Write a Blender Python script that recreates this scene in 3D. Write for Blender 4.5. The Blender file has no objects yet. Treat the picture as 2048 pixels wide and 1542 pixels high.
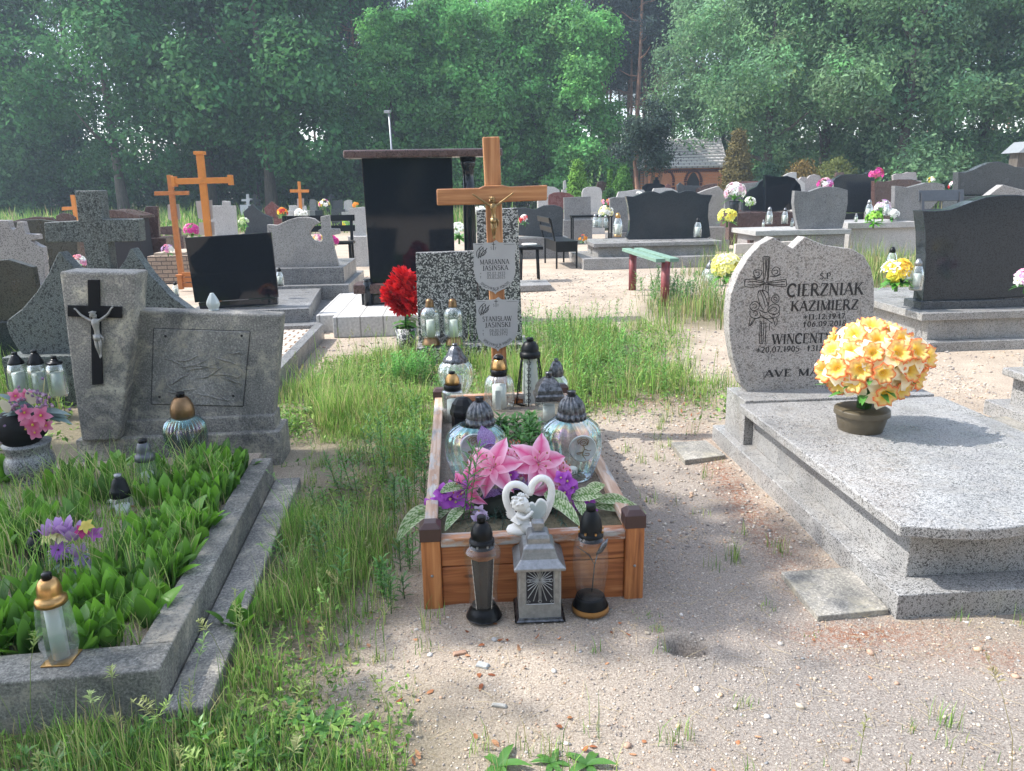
import bpy, bmesh, math, random
import numpy as np
from mathutils import Vector, Matrix, Euler
SC = bpy.context.scene
COL = SC.collection
rad = math.radians
random.seed(7); RNG = np.random.default_rng(7)

# ---------------------------------------------------------------- camera
F = 1540.0; EYE = 1.5
PITCH = math.atan((771 - 372) / F); ROLL = rad(1.0)
_fw = Vector((0, math.cos(PITCH), -math.sin(PITCH))); _up = Vector((0, math.sin(PITCH), math.cos(PITCH))); _rt = Vector((1, 0, 0))
_R = _rt * math.cos(ROLL) - _up * math.sin(ROLL); _U = _up * math.cos(ROLL) + _rt * math.sin(ROLL)
cam_d = bpy.data.cameras.new('camera'); cam = bpy.data.objects.new('camera', cam_d); COL.objects.link(cam)
cam_d.sensor_fit = 'HORIZONTAL'; cam_d.sensor_width = 36.0; cam_d.lens = 36.0 * F / 2048.0
cam_d.clip_start = 0.05; cam_d.clip_end = 2000
m3 = Matrix((_R, _U, -_fw)).transposed()
cam.matrix_world = Matrix.Translation((0, 0, EYE)) @ m3.to_4x4()
SC.camera = cam
# ---------------------------------------------------------------- light
SUNV = Vector((-0.28, 0.035, 0.33)).normalized()
SUN_EL = math.asin(SUNV.z); SUN_AZ = math.atan2(SUNV.x, SUNV.y)
w = bpy.data.worlds.new('World'); SC.world = w; w.use_nodes = True
nt = w.node_tree; nt.nodes.clear()
sky = nt.nodes.new('ShaderNodeTexSky'); sky.sky_type = 'NISHITA'; sky.sun_disc = False
sky.sun_elevation = SUN_EL; sky.sun_rotation = SUN_AZ; sky.air_density = 1.0; sky.dust_density = 1.0; sky.ozone_density = 1.0
bg = nt.nodes.new('ShaderNodeBackground'); bg.inputs[1].default_value = 0.15
wo = nt.nodes.new('ShaderNodeOutputWorld')
hs_ = nt.nodes.new('ShaderNodeHueSaturation'); hs_.inputs['Saturation'].default_value = .62; nt.links.new(sky.outputs[0], hs_.inputs['Color']); nt.links.new(hs_.outputs[0], bg.inputs[0]); nt.links.new(bg.outputs[0], wo.inputs[0])
sd = bpy.data.lights.new('sun', 'SUN'); sd.energy = 2.35; sd.angle = rad(0.6); sd.color = (1.0, 0.965, 0.91)
so = bpy.data.objects.new('sun', sd); COL.objects.link(so); so.rotation_euler = SUNV.to_track_quat('Z', 'Y').to_euler()
SC.view_settings.view_transform = 'Standard'; SC.view_settings.look = 'None'
SC.view_settings.exposure = 1.7; SC.view_settings.gamma = 1.0
SC.render.engine = 'CYCLES'
try:
    SC.cycles.max_bounces = 8; SC.cycles.transparent_max_bounces = 16; SC.cycles.caustics_reflective = False
    SC.cycles.caustics_refractive = False; SC.cycles.sample_clamp_indirect = 4.0
    SC.cycles.volume_step_rate = 8; SC.cycles.volume_bounces = 0
except Exception: pass

# ---------------------------------------------------------------- picture geometry -> world
def ray(x, y): return _fw * F + _R * (x - 1024) + _U * (771 - y)
def P(x, y, z=0.0):
    d = ray(x, y); t = (z - EYE) / d.z; return Vector((d.x * t, d.y * t, z))
def D(x, y, Y):
    d = ray(x, y); t = Y / d.y; return Vector((d.x * t, Y, EYE + d.z * t))
def mpp(Y, y=771):      # metres per photo pixel for something upright at distance Y
    d = ray(1024, y); return Y / d.y
ZN = {0: (1, 0, 0), 1: (2.926, 0, 300), 2: (3.085, 600, 250), 3: (3.413, 1050, 300), 4: (3.084, 1450, 250), 5: (3.085, 0, 650),
      6: (2.846, 0, 1000), 7: (3.413, 750, 650), 8: (3.413, 750, 900), 9: (2.934, 1350, 450), 10: (2.804, 1350, 800)}
def zx(z, p): s, ox, oy = ZN[z]; return (p[0] / s + ox, p[1] / s + oy)
YAW = rad(4.0)
class Frame:            # upright local frame: x along the face, y into the picture, z up
    def __init__(s, O, yaw=YAW):
        s.O = Vector((O[0], O[1], 0)); s.yaw = yaw
        s.u = Vector((math.cos(yaw), math.sin(yaw), 0)); s.n = Vector((-math.sin(yaw), math.cos(yaw), 0))
    def uz(s, x, y, off=0.0):
        d = ray(x, y); C = Vector((0, 0, EYE)); t = ((s.O - C).dot(s.n) + off) / d.dot(s.n)
        p = C + d * t; return ((p - s.O).dot(s.u), p.z)
    def g(s, x, y, z=0.0):
        p = P(x, y, z) - s.O; return (p.dot(s.u), p.dot(s.n), z)
    def w(s, u, v, z=0.0): return s.O + s.u * u + s.n * v + Vector((0, 0, z))

# ---------------------------------------------------------------- mesh builder
class MB:
    def __init__(s): s.v = []; s.f = []; s.c = []; s.m = []; s.sm = []
    def add(s, vs, fs, col=(1, 1, 1), smooth=False, mi=0):
        o = len(s.v); s.v += [tuple(p) for p in vs]
        if isinstance(col, list): s.c += col
        else: s.c += [col] * len(vs)
        for f in fs: s.f.append([i + o for i in f]); s.m.append(mi); s.sm.append(smooth)
    def box(s, c, d, rz=0, rx=0, ry=0, col=(1, 1, 1), mi=0, taper=1.0):
        R = Euler((rx, ry, rz)).to_matrix(); c = Vector(c); vs = []
        for z in (-1, 1):
            k = taper if z > 0 else 1
            for x, y in ((-1, -1), (1, -1), (1, 1), (-1, 1)): vs.append(c + R @ Vector((x * d[0] / 2 * k, y * d[1] / 2 * k, z * d[2] / 2)))
        s.add(vs, [(0, 3, 2, 1), (4, 5, 6, 7), (0, 1, 5, 4), (1, 2, 6, 5), (2, 3, 7, 6), (3, 0, 4, 7)], col, False, mi)
    def prism(s, out, y0, y1, col=(1, 1, 1), mi=0):       # outline in (x, z), from depth y0 to y1
        a = sum(out[i][0] * out[(i + 1) % len(out)][1] - out[(i + 1) % len(out)][0] * out[i][1] for i in range(len(out)))
        if a < 0: out = out[::-1]
        n = len(out); vs = [(x, y0, z) for x, z in out] + [(x, y1, z) for x, z in out]
        fs = [list(range(n)), list(range(2 * n - 1, n - 1, -1))] + [(i, i + n, (i + 1) % n + n, (i + 1) % n) for i in range(n)]
        s.add(vs, [fs[0], fs[1]] + [tuple(reversed(f)) for f in [(i, (i + 1) % n, (i + 1) % n + n, i + n) for i in range(n)]], col, False, mi)
    def slab(s, out, z0, z1, col=(1, 1, 1), mi=0):        # outline in (x, y) seen from above
        a = sum(out[i][0] * out[(i + 1) % len(out)][1] - out[(i + 1) % len(out)][0] * out[i][1] for i in range(len(out)))
        if a < 0: out = out[::-1]
        n = len(out); vs = [(x, y, z0) for x, y in out] + [(x, y, z1) for x, y in out]
        s.add(vs, [list(range(n - 1, -1, -1)), list(range(n, 2 * n))] + [(i, (i + 1) % n, (i + 1) % n + n, i + n) for i in range(n)], col, False, mi)
    def tube(s, pts, r, seg=8, col=(1, 1, 1), mi=0, cap=True, smooth=True, flat=1.0):
        pts = [Vector(p) for p in pts]; n = len(pts)
        rs = r if isinstance(r, (list, tuple)) else [r] * n
        vs = []; up = None
        for i, p in enumerate(pts):
            t = (pts[min(i + 1, n - 1)] - pts[max(i - 1, 0)])
            t = t.normalized() if t.length > 1e-9 else Vector((0, 0, 1))
            if up is None: up = Vector((0, 0, 1)) if abs(t.z) < .9 else Vector((0, 1, 0))
            a = t.cross(up);  a = a.normalized() if a.length > 1e-6 else t.orthogonal().normalized()
            b = a.cross(t); up = b
            for k in range(seg):
                th = 2 * math.pi * k / seg; vs.append(p + (a * math.cos(th) + b * math.sin(th) * flat) * rs[i])
        fs = []
        for i in range(n - 1):
            for k in range(seg):
                k2 = (k + 1) % seg; fs.append((i * seg + k, i * seg + k2, (i + 1) * seg + k2, (i + 1) * seg + k))
        if cap: fs += [list(range(seg - 1, -1, -1)), list(range((n - 1) * seg, n * seg))]
        s.add(vs, fs, col, smooth, mi)
    def lathe(s, prof, seg=28, c=(0, 0, 0), col=(1, 1, 1), mi=0, ribs=0, amp=0, square=False, twist=0, cap=True, smooth=True, rot=0):
        if square: seg = 4; smooth = False
        n = len(prof); vs = []; zt = prof[-1][1] - prof[0][1] or 1
        for i, (r, z) in enumerate(prof):
            for k in range(seg):
                th = 2 * math.pi * k / seg + rot
                rr = r
                if square: th += math.pi / 4; rr = r * math.sqrt(2)
                if ribs: rr = r * (1 + amp * (abs(math.cos(ribs * th / 2 + twist * (z - prof[0][1]) / zt)) - .5))
                vs.append((c[0] + rr * math.cos(th), c[1] + rr * math.sin(th), c[2] + z))
        fs = []
        for i in range(n - 1):
            for k in range(seg):
                k2 = (k + 1) % seg; fs.append((i * seg + k, i * seg + k2, (i + 1) * seg + k2, (i + 1) * seg + k))
        if prof[-1][1] < prof[0][1]: fs = [f[::-1] for f in fs]
        if cap:
            a, b = list(range(seg - 1, -1, -1)), list(range((n - 1) * seg, n * seg))
            if prof[-1][1] < prof[0][1]: a, b = a[::-1], b[::-1]
            fs += [a, b]
        s.add(vs, fs, col, smooth, mi)
    def ball(s, c, r, seg=10, col=(1, 1, 1), mi=0, sc=(1, 1, 1), noise=0):
        rings = max(4, seg // 2); vs = [(c[0], c[1], c[2] - r * sc[2])]
        for i in range(1, rings):
            ph = math.pi * i / rings - math.pi / 2
            for k in range(seg):
                th = 2 * math.pi * k / seg; q = r * (1 + random.uniform(-noise, noise))
                vs.append((c[0] + q * math.cos(ph) * math.cos(th) * sc[0], c[1] + q * math.cos(ph) * math.sin(th) * sc[1], c[2] + q * math.sin(ph) * sc[2]))
        vs.append((c[0], c[1], c[2] + r * sc[2])); fs = []
        for k in range(seg):
            fs.append((0, 1 + (k + 1) % seg, 1 + k))
            for i in range(rings - 2): a = 1 + i * seg; fs.append((a + k, a + (k + 1) % seg, a + seg + (k + 1) % seg, a + seg + k))
            a = 1 + (rings - 2) * seg; fs.append((a + k, a + (k + 1) % seg, len(vs) - 1))
        s.add(vs, fs, col, True, mi)
    def leaf(s, base, dirv, L, W, up=None, bend=0.3, fold=0.25, col=(.1, .3, .05), col2=None, nseg=5, tipw=0.0, shape=0.8, ruffle=0, stripe=None):
        base = Vector(base); d = Vector(dirv).normalized(); up = Vector(up) if up else Vector((0, 0, 1))
        a = d.cross(up); a = a.normalized() if a.length > 1e-4 else d.orthogonal().normalized(); nrm = a.cross(d)
        vs = []; cs = []; col2 = col2 or col
        for i in range(nseg + 1):
            t = i / nseg; w_ = W / 2 * (math.sin(math.pi * min(1, (t * .93 + .05)) ** shape) ** .8 if i < nseg else tipw)
            p = base + d * (L * t * (1 - .25 * abs(bend) * t)) - nrm * (bend * L * t * t)
            rf = ruffle * W * (1 if i % 2 else -1) * t
            vs += [p - a * w_ + nrm * (fold * w_ + rf), p, p + a * w_ + nrm * (fold * w_ - rf)]
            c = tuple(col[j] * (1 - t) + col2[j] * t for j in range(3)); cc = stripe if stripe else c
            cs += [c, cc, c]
        fs = []
        for i in range(nseg):
            o = i * 3; fs += [(o, o + 1, o + 4, o + 3), (o + 1, o + 2, o + 5, o + 4)]
        s.add(vs, fs, cs, True)
    def build(s, name, mat, parent=None, bev=0, loc=None, yaw=None, seg=2):
        me = bpy.data.meshes.new(name); me.from_pydata(s.v, [], s.f)
        mats = mat if isinstance(mat, (list, tuple)) else [mat]
        for m in mats: me.materials.append(M[m] if isinstance(m, str) else m)
        me.polygons.foreach_set('use_smooth', s.sm); me.polygons.foreach_set('material_index', s.m)
        if any(c != (1, 1, 1) for c in s.c):
            at = me.color_attributes.new('Col', 'FLOAT_COLOR', 'POINT')
            at.data.foreach_set('color', np.array([(c[0], c[1], c[2], 1) for c in s.c], dtype=np.float32).ravel())
        me.update()
        o = bpy.data.objects.new(name, me); COL.objects.link(o)
        if parent: o.parent = parent
        if loc is not None: o.location = loc
        if yaw is not None: o.rotation_euler.z = yaw
        if bev:
            b = o.modifiers.new('bevel', 'BEVEL'); b.width = bev; b.segments = seg; b.limit_method = 'ANGLE'; b.angle_limit = rad(40)
            b.use_clamp_overlap = True
        return o
def np_mesh(name, verts, faces, mat, cols=None, parent=None, smooth=False):
    me = bpy.data.meshes.new(name); nv = len(verts); nf, k = faces.shape
    me.vertices.add(nv); me.vertices.foreach_set('co', verts.astype(np.float32).ravel())
    me.loops.add(nf * k); me.loops.foreach_set('vertex_index', faces.astype(np.int32).ravel())
    me.polygons.add(nf); me.polygons.foreach_set('loop_start', np.arange(0, nf * k, k, dtype=np.int32))
    me.polygons.foreach_set('loop_total', np.full(nf, k, dtype=np.int32))
    if smooth: me.polygons.foreach_set('use_smooth', np.ones(nf, dtype=bool))
    me.update(calc_edges=True)
    if cols is not None:
        at = me.color_attributes.new('Col', 'FLOAT_COLOR', 'POINT')
        c4 = np.ones((nv, 4), dtype=np.float32); c4[:, :3] = cols; at.data.foreach_set('color', c4.ravel())
    me.materials.append(M[mat]); me.validate()
    if name is None: return me
    o = bpy.data.objects.new(name, me); COL.objects.link(o)
    if parent: o.parent = parent
    return o
def tag(o, label=None, cat=None, group=None, kind=None):
    if label: o['label'] = label
    if cat: o['category'] = cat
    if group: o['group'] = group
    if kind: o['kind'] = kind
    return o
def thing(name, label, cat, loc=(0, 0, 0), yaw=0, group=None):
    o = bpy.data.objects.new(name, None); COL.objects.link(o); o.location = loc; o.rotation_euler = (0, 0, yaw)
    o.empty_display_size = .1
    return tag(o, label, cat, group)
def copy_tree(o, parent=None):
    c = o.copy(); COL.objects.link(c)
    if parent is not None: c.parent = parent
    for ch in list(o.children): copy_tree(ch, c)
    return c

# ---------------------------------------------------------------- materials
M = {}
def newmat(name):
    m = bpy.data.materials.new(name); m.use_nodes = True; M[name] = m; nt = m.node_tree
    b = nt.nodes['Principled BSDF']; return m, nt, b
def N(nt, t, **k):
    n = nt.nodes.new(t)
    for a, v in k.items():
        if a in ('operation', 'blend_type', 'data_type', 'feature', 'noise_dimensions', 'attribute_name', 'distance', 'wave_type', 'bands_direction', 'invert', 'layer_name'): setattr(n, a, v)
        else:
            try: n.inputs[a.replace('_', ' ')].default_value = v
            except Exception: n.inputs[int(a[1:])].default_value = v
    return n
def ramp(nt, stops, interp='LINEAR'):
    r = nt.nodes.new('ShaderNodeValToRGB'); r.color_ramp.interpolation = interp
    e = r.color_ramp.elements
    while len(e) < len(stops): e.new(.5)
    for i, (p, c) in enumerate(stops): e[i].position = p; e[i].color = (c[0], c[1], c[2], 1) if len(c) == 3 else c
    return r
def mixc(nt, f, a, b, mode='MIX'):
    m = nt.nodes.new('ShaderNodeMix'); m.data_type = 'RGBA'; m.blend_type = mode
    for i, v in ((0, f), (6, a), (7, b)):
        if hasattr(v, 'is_linked') or hasattr(v, 'links'): nt.links.new(v, m.inputs[i])
        elif i == 0: m.inputs[0].default_value = v
        else: m.inputs[i].default_value = (v[0], v[1], v[2], 1)
    return m.outputs[2]
def coord(nt, kind='Object', sc=1.0, scv=None):
    t = nt.nodes.new('ShaderNodeTexCoord'); mp = nt.nodes.new('ShaderNodeMapping')
    nt.links.new(t.outputs[kind], mp.inputs[0]); mp.inputs['Scale'].default_value = scv or (sc, sc, sc); return mp.outputs[0]
def noise(nt, vec, scale, detail=3, rough=.5, dist=0):
    n = nt.nodes.new('ShaderNodeTexNoise'); n.inputs['Scale'].default_value = scale; n.inputs['Detail'].default_value = detail
    n.inputs['Roughness'].default_value = rough; n.inputs['Distortion'].default_value = dist
    nt.links.new(vec, n.inputs['Vector']); return n.outputs['Fac']
def voro(nt, vec, scale, feat='F1', out='Distance'):
    n = nt.nodes.new('ShaderNodeTexVoronoi'); n.feature = feat; n.inputs['Scale'].default_value = scale
    nt.links.new(vec, n.inputs['Vector']); return n.outputs[out]
def bump(nt, b, h, strength=.3, dist=.01):
    n = nt.nodes.new('ShaderNodeBump'); n.inputs['Strength'].default_value = strength; n.inputs['Distance'].default_value = dist
    nt.links.new(h, n.inputs['Height']); nt.links.new(n.outputs[0], b.inputs['Normal']); return n
def plain(name, col, rough=.5, metal=0, var=.12, nscale=20, bmp=0, spec=.5, coat=0):
    m, nt, b = newmat(name); v = coord(nt); n = noise(nt, v, nscale, 4, .6)
    r = ramp(nt, [(.3, [c * (1 - var) for c in col]), (.7, [min(1, c * (1 + var)) for c in col])]); nt.links.new(n, r.inputs[0])
    nt.links.new(r.outputs[0], b.inputs['Base Color']); b.inputs['Roughness'].default_value = rough; b.inputs['Metallic'].default_value = metal
    b.inputs['Specular IOR Level'].default_value = spec; b.inputs['Coat Weight'].default_value = coat
    if bmp: bump(nt, b, n, bmp, .003)
    return m
def granite(name, c0, c1, c2, scale=220, rough=.25, stain=.12, bmp=0, stops=(.36, .5, .62), spec=.5):
    m, nt, b = newmat(name); v = coord(nt); scale *= 1.6
    n = noise(nt, v, scale, 2, .6); r = ramp(nt, [(stops[0], c0), (stops[1], c1), (stops[2], c2)]); nt.links.new(n, r.inputs[0])
    vv = voro(nt, v, scale * .55, 'F1', 'Color'); sep = nt.nodes.new('ShaderNodeSeparateColor'); nt.links.new(vv, sep.inputs[0])
    r2 = ramp(nt, [(.15, (1, 1, 1)), (.24, (0, 0, 0))]); nt.links.new(sep.outputs[0], r2.inputs[0])
    c = mixc(nt, r2.outputs[0], r.outputs[0], [x * .8 for x in c0])
    n2 = noise(nt, v, 2.3, 5, .65, .4); r3 = ramp(nt, [(.35, (1 - stain * 1.6,) * 3), (.65, (1 + stain * .3,) * 3)]); nt.links.new(n2, r3.inputs[0])
    c = mixc(nt, 1.0, c, r3.outputs[0], 'MULTIPLY')
    n7 = noise(nt, coord(nt, 'Object', 1, (1.5, 1.5, .5)), 5, 7, .75, 1.2); r7 = ramp(nt, [(.5, (0, 0, 0)), (.72, (.35, .35, .35))]); nt.links.new(n7, r7.inputs[0])
    if stain > .1: c = mixc(nt, r7.outputs[0], c, [min(.5, x * .75 + .05) * t for x, t in zip(c1, (1.12, 1.0, .82))])
    nt.links.new(c, b.inputs['Base Color']); b.inputs['Specular IOR Level'].default_value = spec
    n3 = noise(nt, v, 6, 3); r4 = ramp(nt, [(.3, (rough * .7,) * 3), (.7, (min(1, rough * 1.5),) * 3)]); nt.links.new(n3, r4.inputs[0]); nt.links.new(r4.outputs[0], b.inputs['Roughness'])
    if bmp: bump(nt, b, n, bmp, .002)
    return m
g = granite
g('granite_light', (.11, .108, .105), (.315, .308, .298), (.54, .53, .51), 230, .3, .18)
g('granite_tan', (.2, .185, .17), (.33, .31, .29), (.46, .44, .41), 150, .55, .12)
g('granite_pale', (.3, .29, .28), (.45, .44, .42), (.62, .6, .58), 180, .4, .1)
g('granite_mid', (.08, .08, .085), (.2, .2, .2), (.36, .36, .35), 160, .35, .12)
g('granite_pinkish', (.16, .14, .14), (.33, .3, .29), (.5, .47, .45), 150, .4, .1)
g('granite_green', (.03, .036, .036), (.095, .11, .105), (.2, .22, .21), 100, .5, .15)
g('granite_dark', (.014, .018, .022), (.03, .037, .043), (.065, .075, .085), 200, .12, .05, spec=.28)
g('granite_darkgrey', (.03, .035, .04), (.065, .073, .08), (.12, .13, .14), 200, .2, .08, spec=.3)
g('granite_black', (.004, .006, .009), (.007, .010, .015), (.014, .018, .026), 300, .05, .03, spec=.4)
g('granite_brown', (.035, .02, .018), (.09, .05, .045), (.17, .11, .1), 150, .25, .1)
g('granite_red', (.09, .03, .028), (.17, .065, .06), (.26, .12, .11), 150, .25, .1)
g('granite_olive', (.012, .014, .01), (.04, .042, .032), (.1, .095, .08), 110, .3, .1)
def terrazzo():
    m, nt, b = newmat('terrazzo'); v = coord(nt)
    e = noise(nt, v, 120, 2); sep = nt.nodes.new('ShaderNodeSeparateColor')
    vv = voro(nt, v, 85, 'F1', 'Color'); nt.links.new(vv, sep.inputs[0])
    r = ramp(nt, [(.0, (.03, .03, .032)), (.36, (.1, .1, .1)), (.46, (.3, .29, .28)), (.62, (.56, .54, .52)), (1, (.68, .66, .63))], 'CONSTANT'); nt.links.new(sep.outputs[0], r.inputs[0])
    d = voro(nt, v, 85, 'DISTANCE_TO_EDGE'); r2 = ramp(nt, [(.04, (1, 1, 1)), (.1, (0, 0, 0))]); nt.links.new(d, r2.inputs[0])
    c = mixc(nt, r2.outputs[0], r.outputs[0], (.05, .05, .05)); nt.links.new(c, b.inputs['Base Color']); b.inputs['Roughness'].default_value = .35
terrazzo()
def concrete(name, base, lich, dark, rough=.9, bs=.6):
    m, nt, b = newmat(name); v = coord(nt)
    n = noise(nt, v, 110, 5, .75); r = ramp(nt, [(.35, dark), (.52, base), (.68, [min(1, x * 1.9) for x in base])]); nt.links.new(n, r.inputs[0])
    n2 = noise(nt, v, 5, 8, .75, .6); r2 = ramp(nt, [(.5, (0, 0, 0)), (.62, (.9, .9, .9))]); nt.links.new(n2, r2.inputs[0])
    n4 = noise(nt, v, 60, 4, .7); r5 = ramp(nt, [(.38, (0, 0, 0)), (.5, (1, 1, 1))]); nt.links.new(n4, r5.inputs[0])
    f = mixc(nt, 1.0, r2.outputs[0], r5.outputs[0], 'MULTIPLY')
    c = mixc(nt, f, r.outputs[0], lich)
    n3 = noise(nt, v, 1.7, 6, .7, .8); r3 = ramp(nt, [(.35, (.4, .42, .42)), (.62, (1.15, 1.14, 1.1))]); nt.links.new(n3, r3.inputs[0])
    c = mixc(nt, 1.0, c, r3.outputs[0], 'MULTIPLY'); nt.links.new(c, b.inputs['Base Color']); b.inputs['Roughness'].default_value = rough
    bump(nt, b, n, bs, .004)
concrete('old_concrete', (.26, .245, .225), (.55, .5, .4), (.11, .105, .1))
concrete('kerb_concrete', (.22, .21, .19), (.38, .34, .28), (.09, .088, .08))
concrete('flagstone', (.3, .28, .25), (.42, .38, .3), (.17, .16, .15), bs=.3)
concrete('panel_concrete', (.25, .24, .225), (.42, .38, .3), (.15, .145, .14))
def wood(name, c0, c1, c2, axis='z', rough=.5, weather=0):
    m, nt, b = newmat(name)
    sv = {'z': (26, 26, 1.6), 'x': (1.6, 26, 26), 'y': (26, 1.6, 26)}[axis]
    v = coord(nt, 'Object', 1, sv); n = noise(nt, v, 1.4, 6, .6, .8)
    r = ramp(nt, [(.3, c0), (.5, c1), (.72, c2)]); nt.links.new(n, r.inputs[0]); c = r.outputs[0]
    vk = coord(nt, 'Object', 1, {'z': (1.2, 1.2, .5), 'x': (.5, 1.2, 1.2), 'y': (1.2, .5, 1.2)}[axis]); k = voro(nt, vk, 7.0)
    r2 = ramp(nt, [(.05, (1, 1, 1)), (.11, (0, 0, 0))]); nt.links.new(k, r2.inputs[0]); c = mixc(nt, r2.outputs[0], c, [x * .35 for x in c0])
    if weather:
        vw = coord(nt, 'Object', 1, {'z': (6, 6, 1.5), 'x': (1.5, 6, 6), 'y': (6, 1.5, 6)}[axis])
        nw = noise(nt, vw, 2.5, 6, .7); rw = ramp(nt, [(.6 - weather * .3, (0, 0, 0)), (.66 - weather * .2, (1, 1, 1))]); nt.links.new(nw, rw.inputs[0])
        n5 = noise(nt, v, 3, 4); rg = ramp(nt, [(.3, (.22, .21, .2)), (.6, (.5, .47, .43))]); nt.links.new(n5, rg.inputs[0])
        c = mixc(nt, rw.outputs[0], c, rg.outputs[0])
    nt.links.new(c, b.inputs['Base Color']); b.inputs['Roughness'].default_value = rough; bump(nt, b, n, .35, .002)
wood('wood_v', (.18, .05, .014), (.42, .15, .045), (.58, .25, .09), 'z')
wood('wood_h', (.16, .042, .012), (.4, .13, .04), (.56, .23, .085), 'x')
wood('cross_wood_v', (.22, .085, .03), (.4, .17, .065), (.56, .29, .13), 'z', .45)
wood('cross_wood_h', (.22, .085, .03), (.38, .16, .06), (.52, .26, .11), 'x', .45)
wood('wood_weathered_h', (.2, .07, .03), (.38, .17, .08), (.52, .3, .17), 'x', .8, .45)
wood('wood_weathered_y', (.3, .17, .11), (.45, .3, .21), (.6, .47, .37), 'y', .8, .35)
plain('orange_paint', (.56, .2, .035), .4, 0, .1, 8); plain('orange_wood', (.42, .15, .04), .5, 0, .15, 14)
plain('plaque_grey', (.37, .37, .365), .35, 0, .06, 6); plain('black_paint', (.006, .006, .007), .6, spec=.2); plain('ink', (.012, .012, .014), .5)
plain('brown_plastic', (.055, .026, .022), .4, 0, .1); plain('black_plastic', (.004, .004, .005), .35, 0, .3, 60, .4, .22)
plain('black_metal', (.005, .006, .007), .42, .0, .2, spec=.22); plain('grey_metal', (.1, .105, .115), .4, .5)
plain('silver', (.26, .265, .27), .42, .75, .22, 60); plain('bronze', (.28, .19, .09), .35, .85, .2, 40)
plain('dark_silver', (.11, .113, .12), .34, .8, .75, 55, .4)
plain('gold_metal', (.45, .26, .1), .3, .9, .3, 22); plain('brass_dark', (.2, .12, .06), .38, .8, .35, 18)
plain('pewter', (.3, .295, .28), .5, .5, .2, 50); plain('white_candle', (.72, .72, .68), .5); plain('plaster', (.72, .7, .66), .75, 0, .05, 30)
plain('red_paint', (.17, .03, .03), .5, 0, .3, 12); plain('green_paint', (.15, .25, .19), .65, 0, .2, 10)
plain('brown_pot', (.085, .068, .042), .45); plain('brick_wall', (.5, .21, .11), .9, 0, .12); plain('brick_trim', (.1, .035, .03), .9)
plain('interior_shade', (.02, .018, .02), .9); plain('lamp_grey', (.3, .32, .34), .4, .3); plain('pale_wood', (.6, .52, .45), .7)  # near-black interior colour paints the shade inside openings and recesses
plain('asphalt_grey', (.2, .2, .2), .7); plain('white_stone', (.62, .61, .6), .5); plain('ochre_plastic', (.32, .15, .04), .35)
plain('green_glass_paint', (.02, .16, .03), .1)
def brick(name, c1, c2, mortar, scale, bw=.5, rh=.25, ms=.02, kind='Object', rot=None, off=.5):
    m, nt, b = newmat(name); v = coord(nt, kind)
    if rot: v.node.inputs['Rotation'].default_value = rot
    t = nt.nodes.new('ShaderNodeTexBrick'); nt.links.new(v, t.inputs[0]); t.offset = off
    for k, c in (('Color1', c1), ('Color2', c2), ('Mortar', mortar)): t.inputs[k].default_value = (*c, 1)
    t.inputs['Scale'].default_value = scale; t.inputs['Brick Width'].default_value = bw; t.inputs['Row Height'].default_value = rh; t.inputs['Mortar Size'].default_value = ms
    n = noise(nt, v, 40, 4); r = ramp(nt, [(.3, (.75, .75, .75)), (.7, (1.15, 1.15, 1.15))]); nt.links.new(n, r.inputs[0])
    c = mixc(nt, 1.0, t.outputs[0], r.outputs[0], 'MULTIPLY'); nt.links.new(c, b.inputs['Base Color']); b.inputs['Roughness'].default_value = .85
    inv = nt.nodes.new('ShaderNodeMath'); inv.operation = 'SUBTRACT'; inv.inputs[0].default_value = 1; nt.links.new(t.outputs['Fac'], inv.inputs[1]); bump(nt, b, inv.outputs[0], .6, .006)
brick('brick_planter', (.35, .27, .2), (.26, .2, .15), (.1, .08, .07), 1, .17, .07, .008, rot=(rad(90), 0, 0))
brick('chapel_brick', (.72, .23, .07), (.62, .19, .06), (.5, .3, .2), 1, .25, .08, .012, rot=(rad(90), 0, 0))
brick('chapel_roof', (.5, .48, .47), (.42, .4, .4), (.2, .19, .19), 1, .3, .22, .03)
brick('paving', (.62, .56, .49), (.5, .44, .38), (.16, .1, .06), 1, .13, .1, .011)
brick('paver_slab', (.5, .49, .46), (.44, .43, .41), (.25, .24, .22), 1, 2.0, .24, .008, rot=(0, 0, rad(90)))
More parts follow.
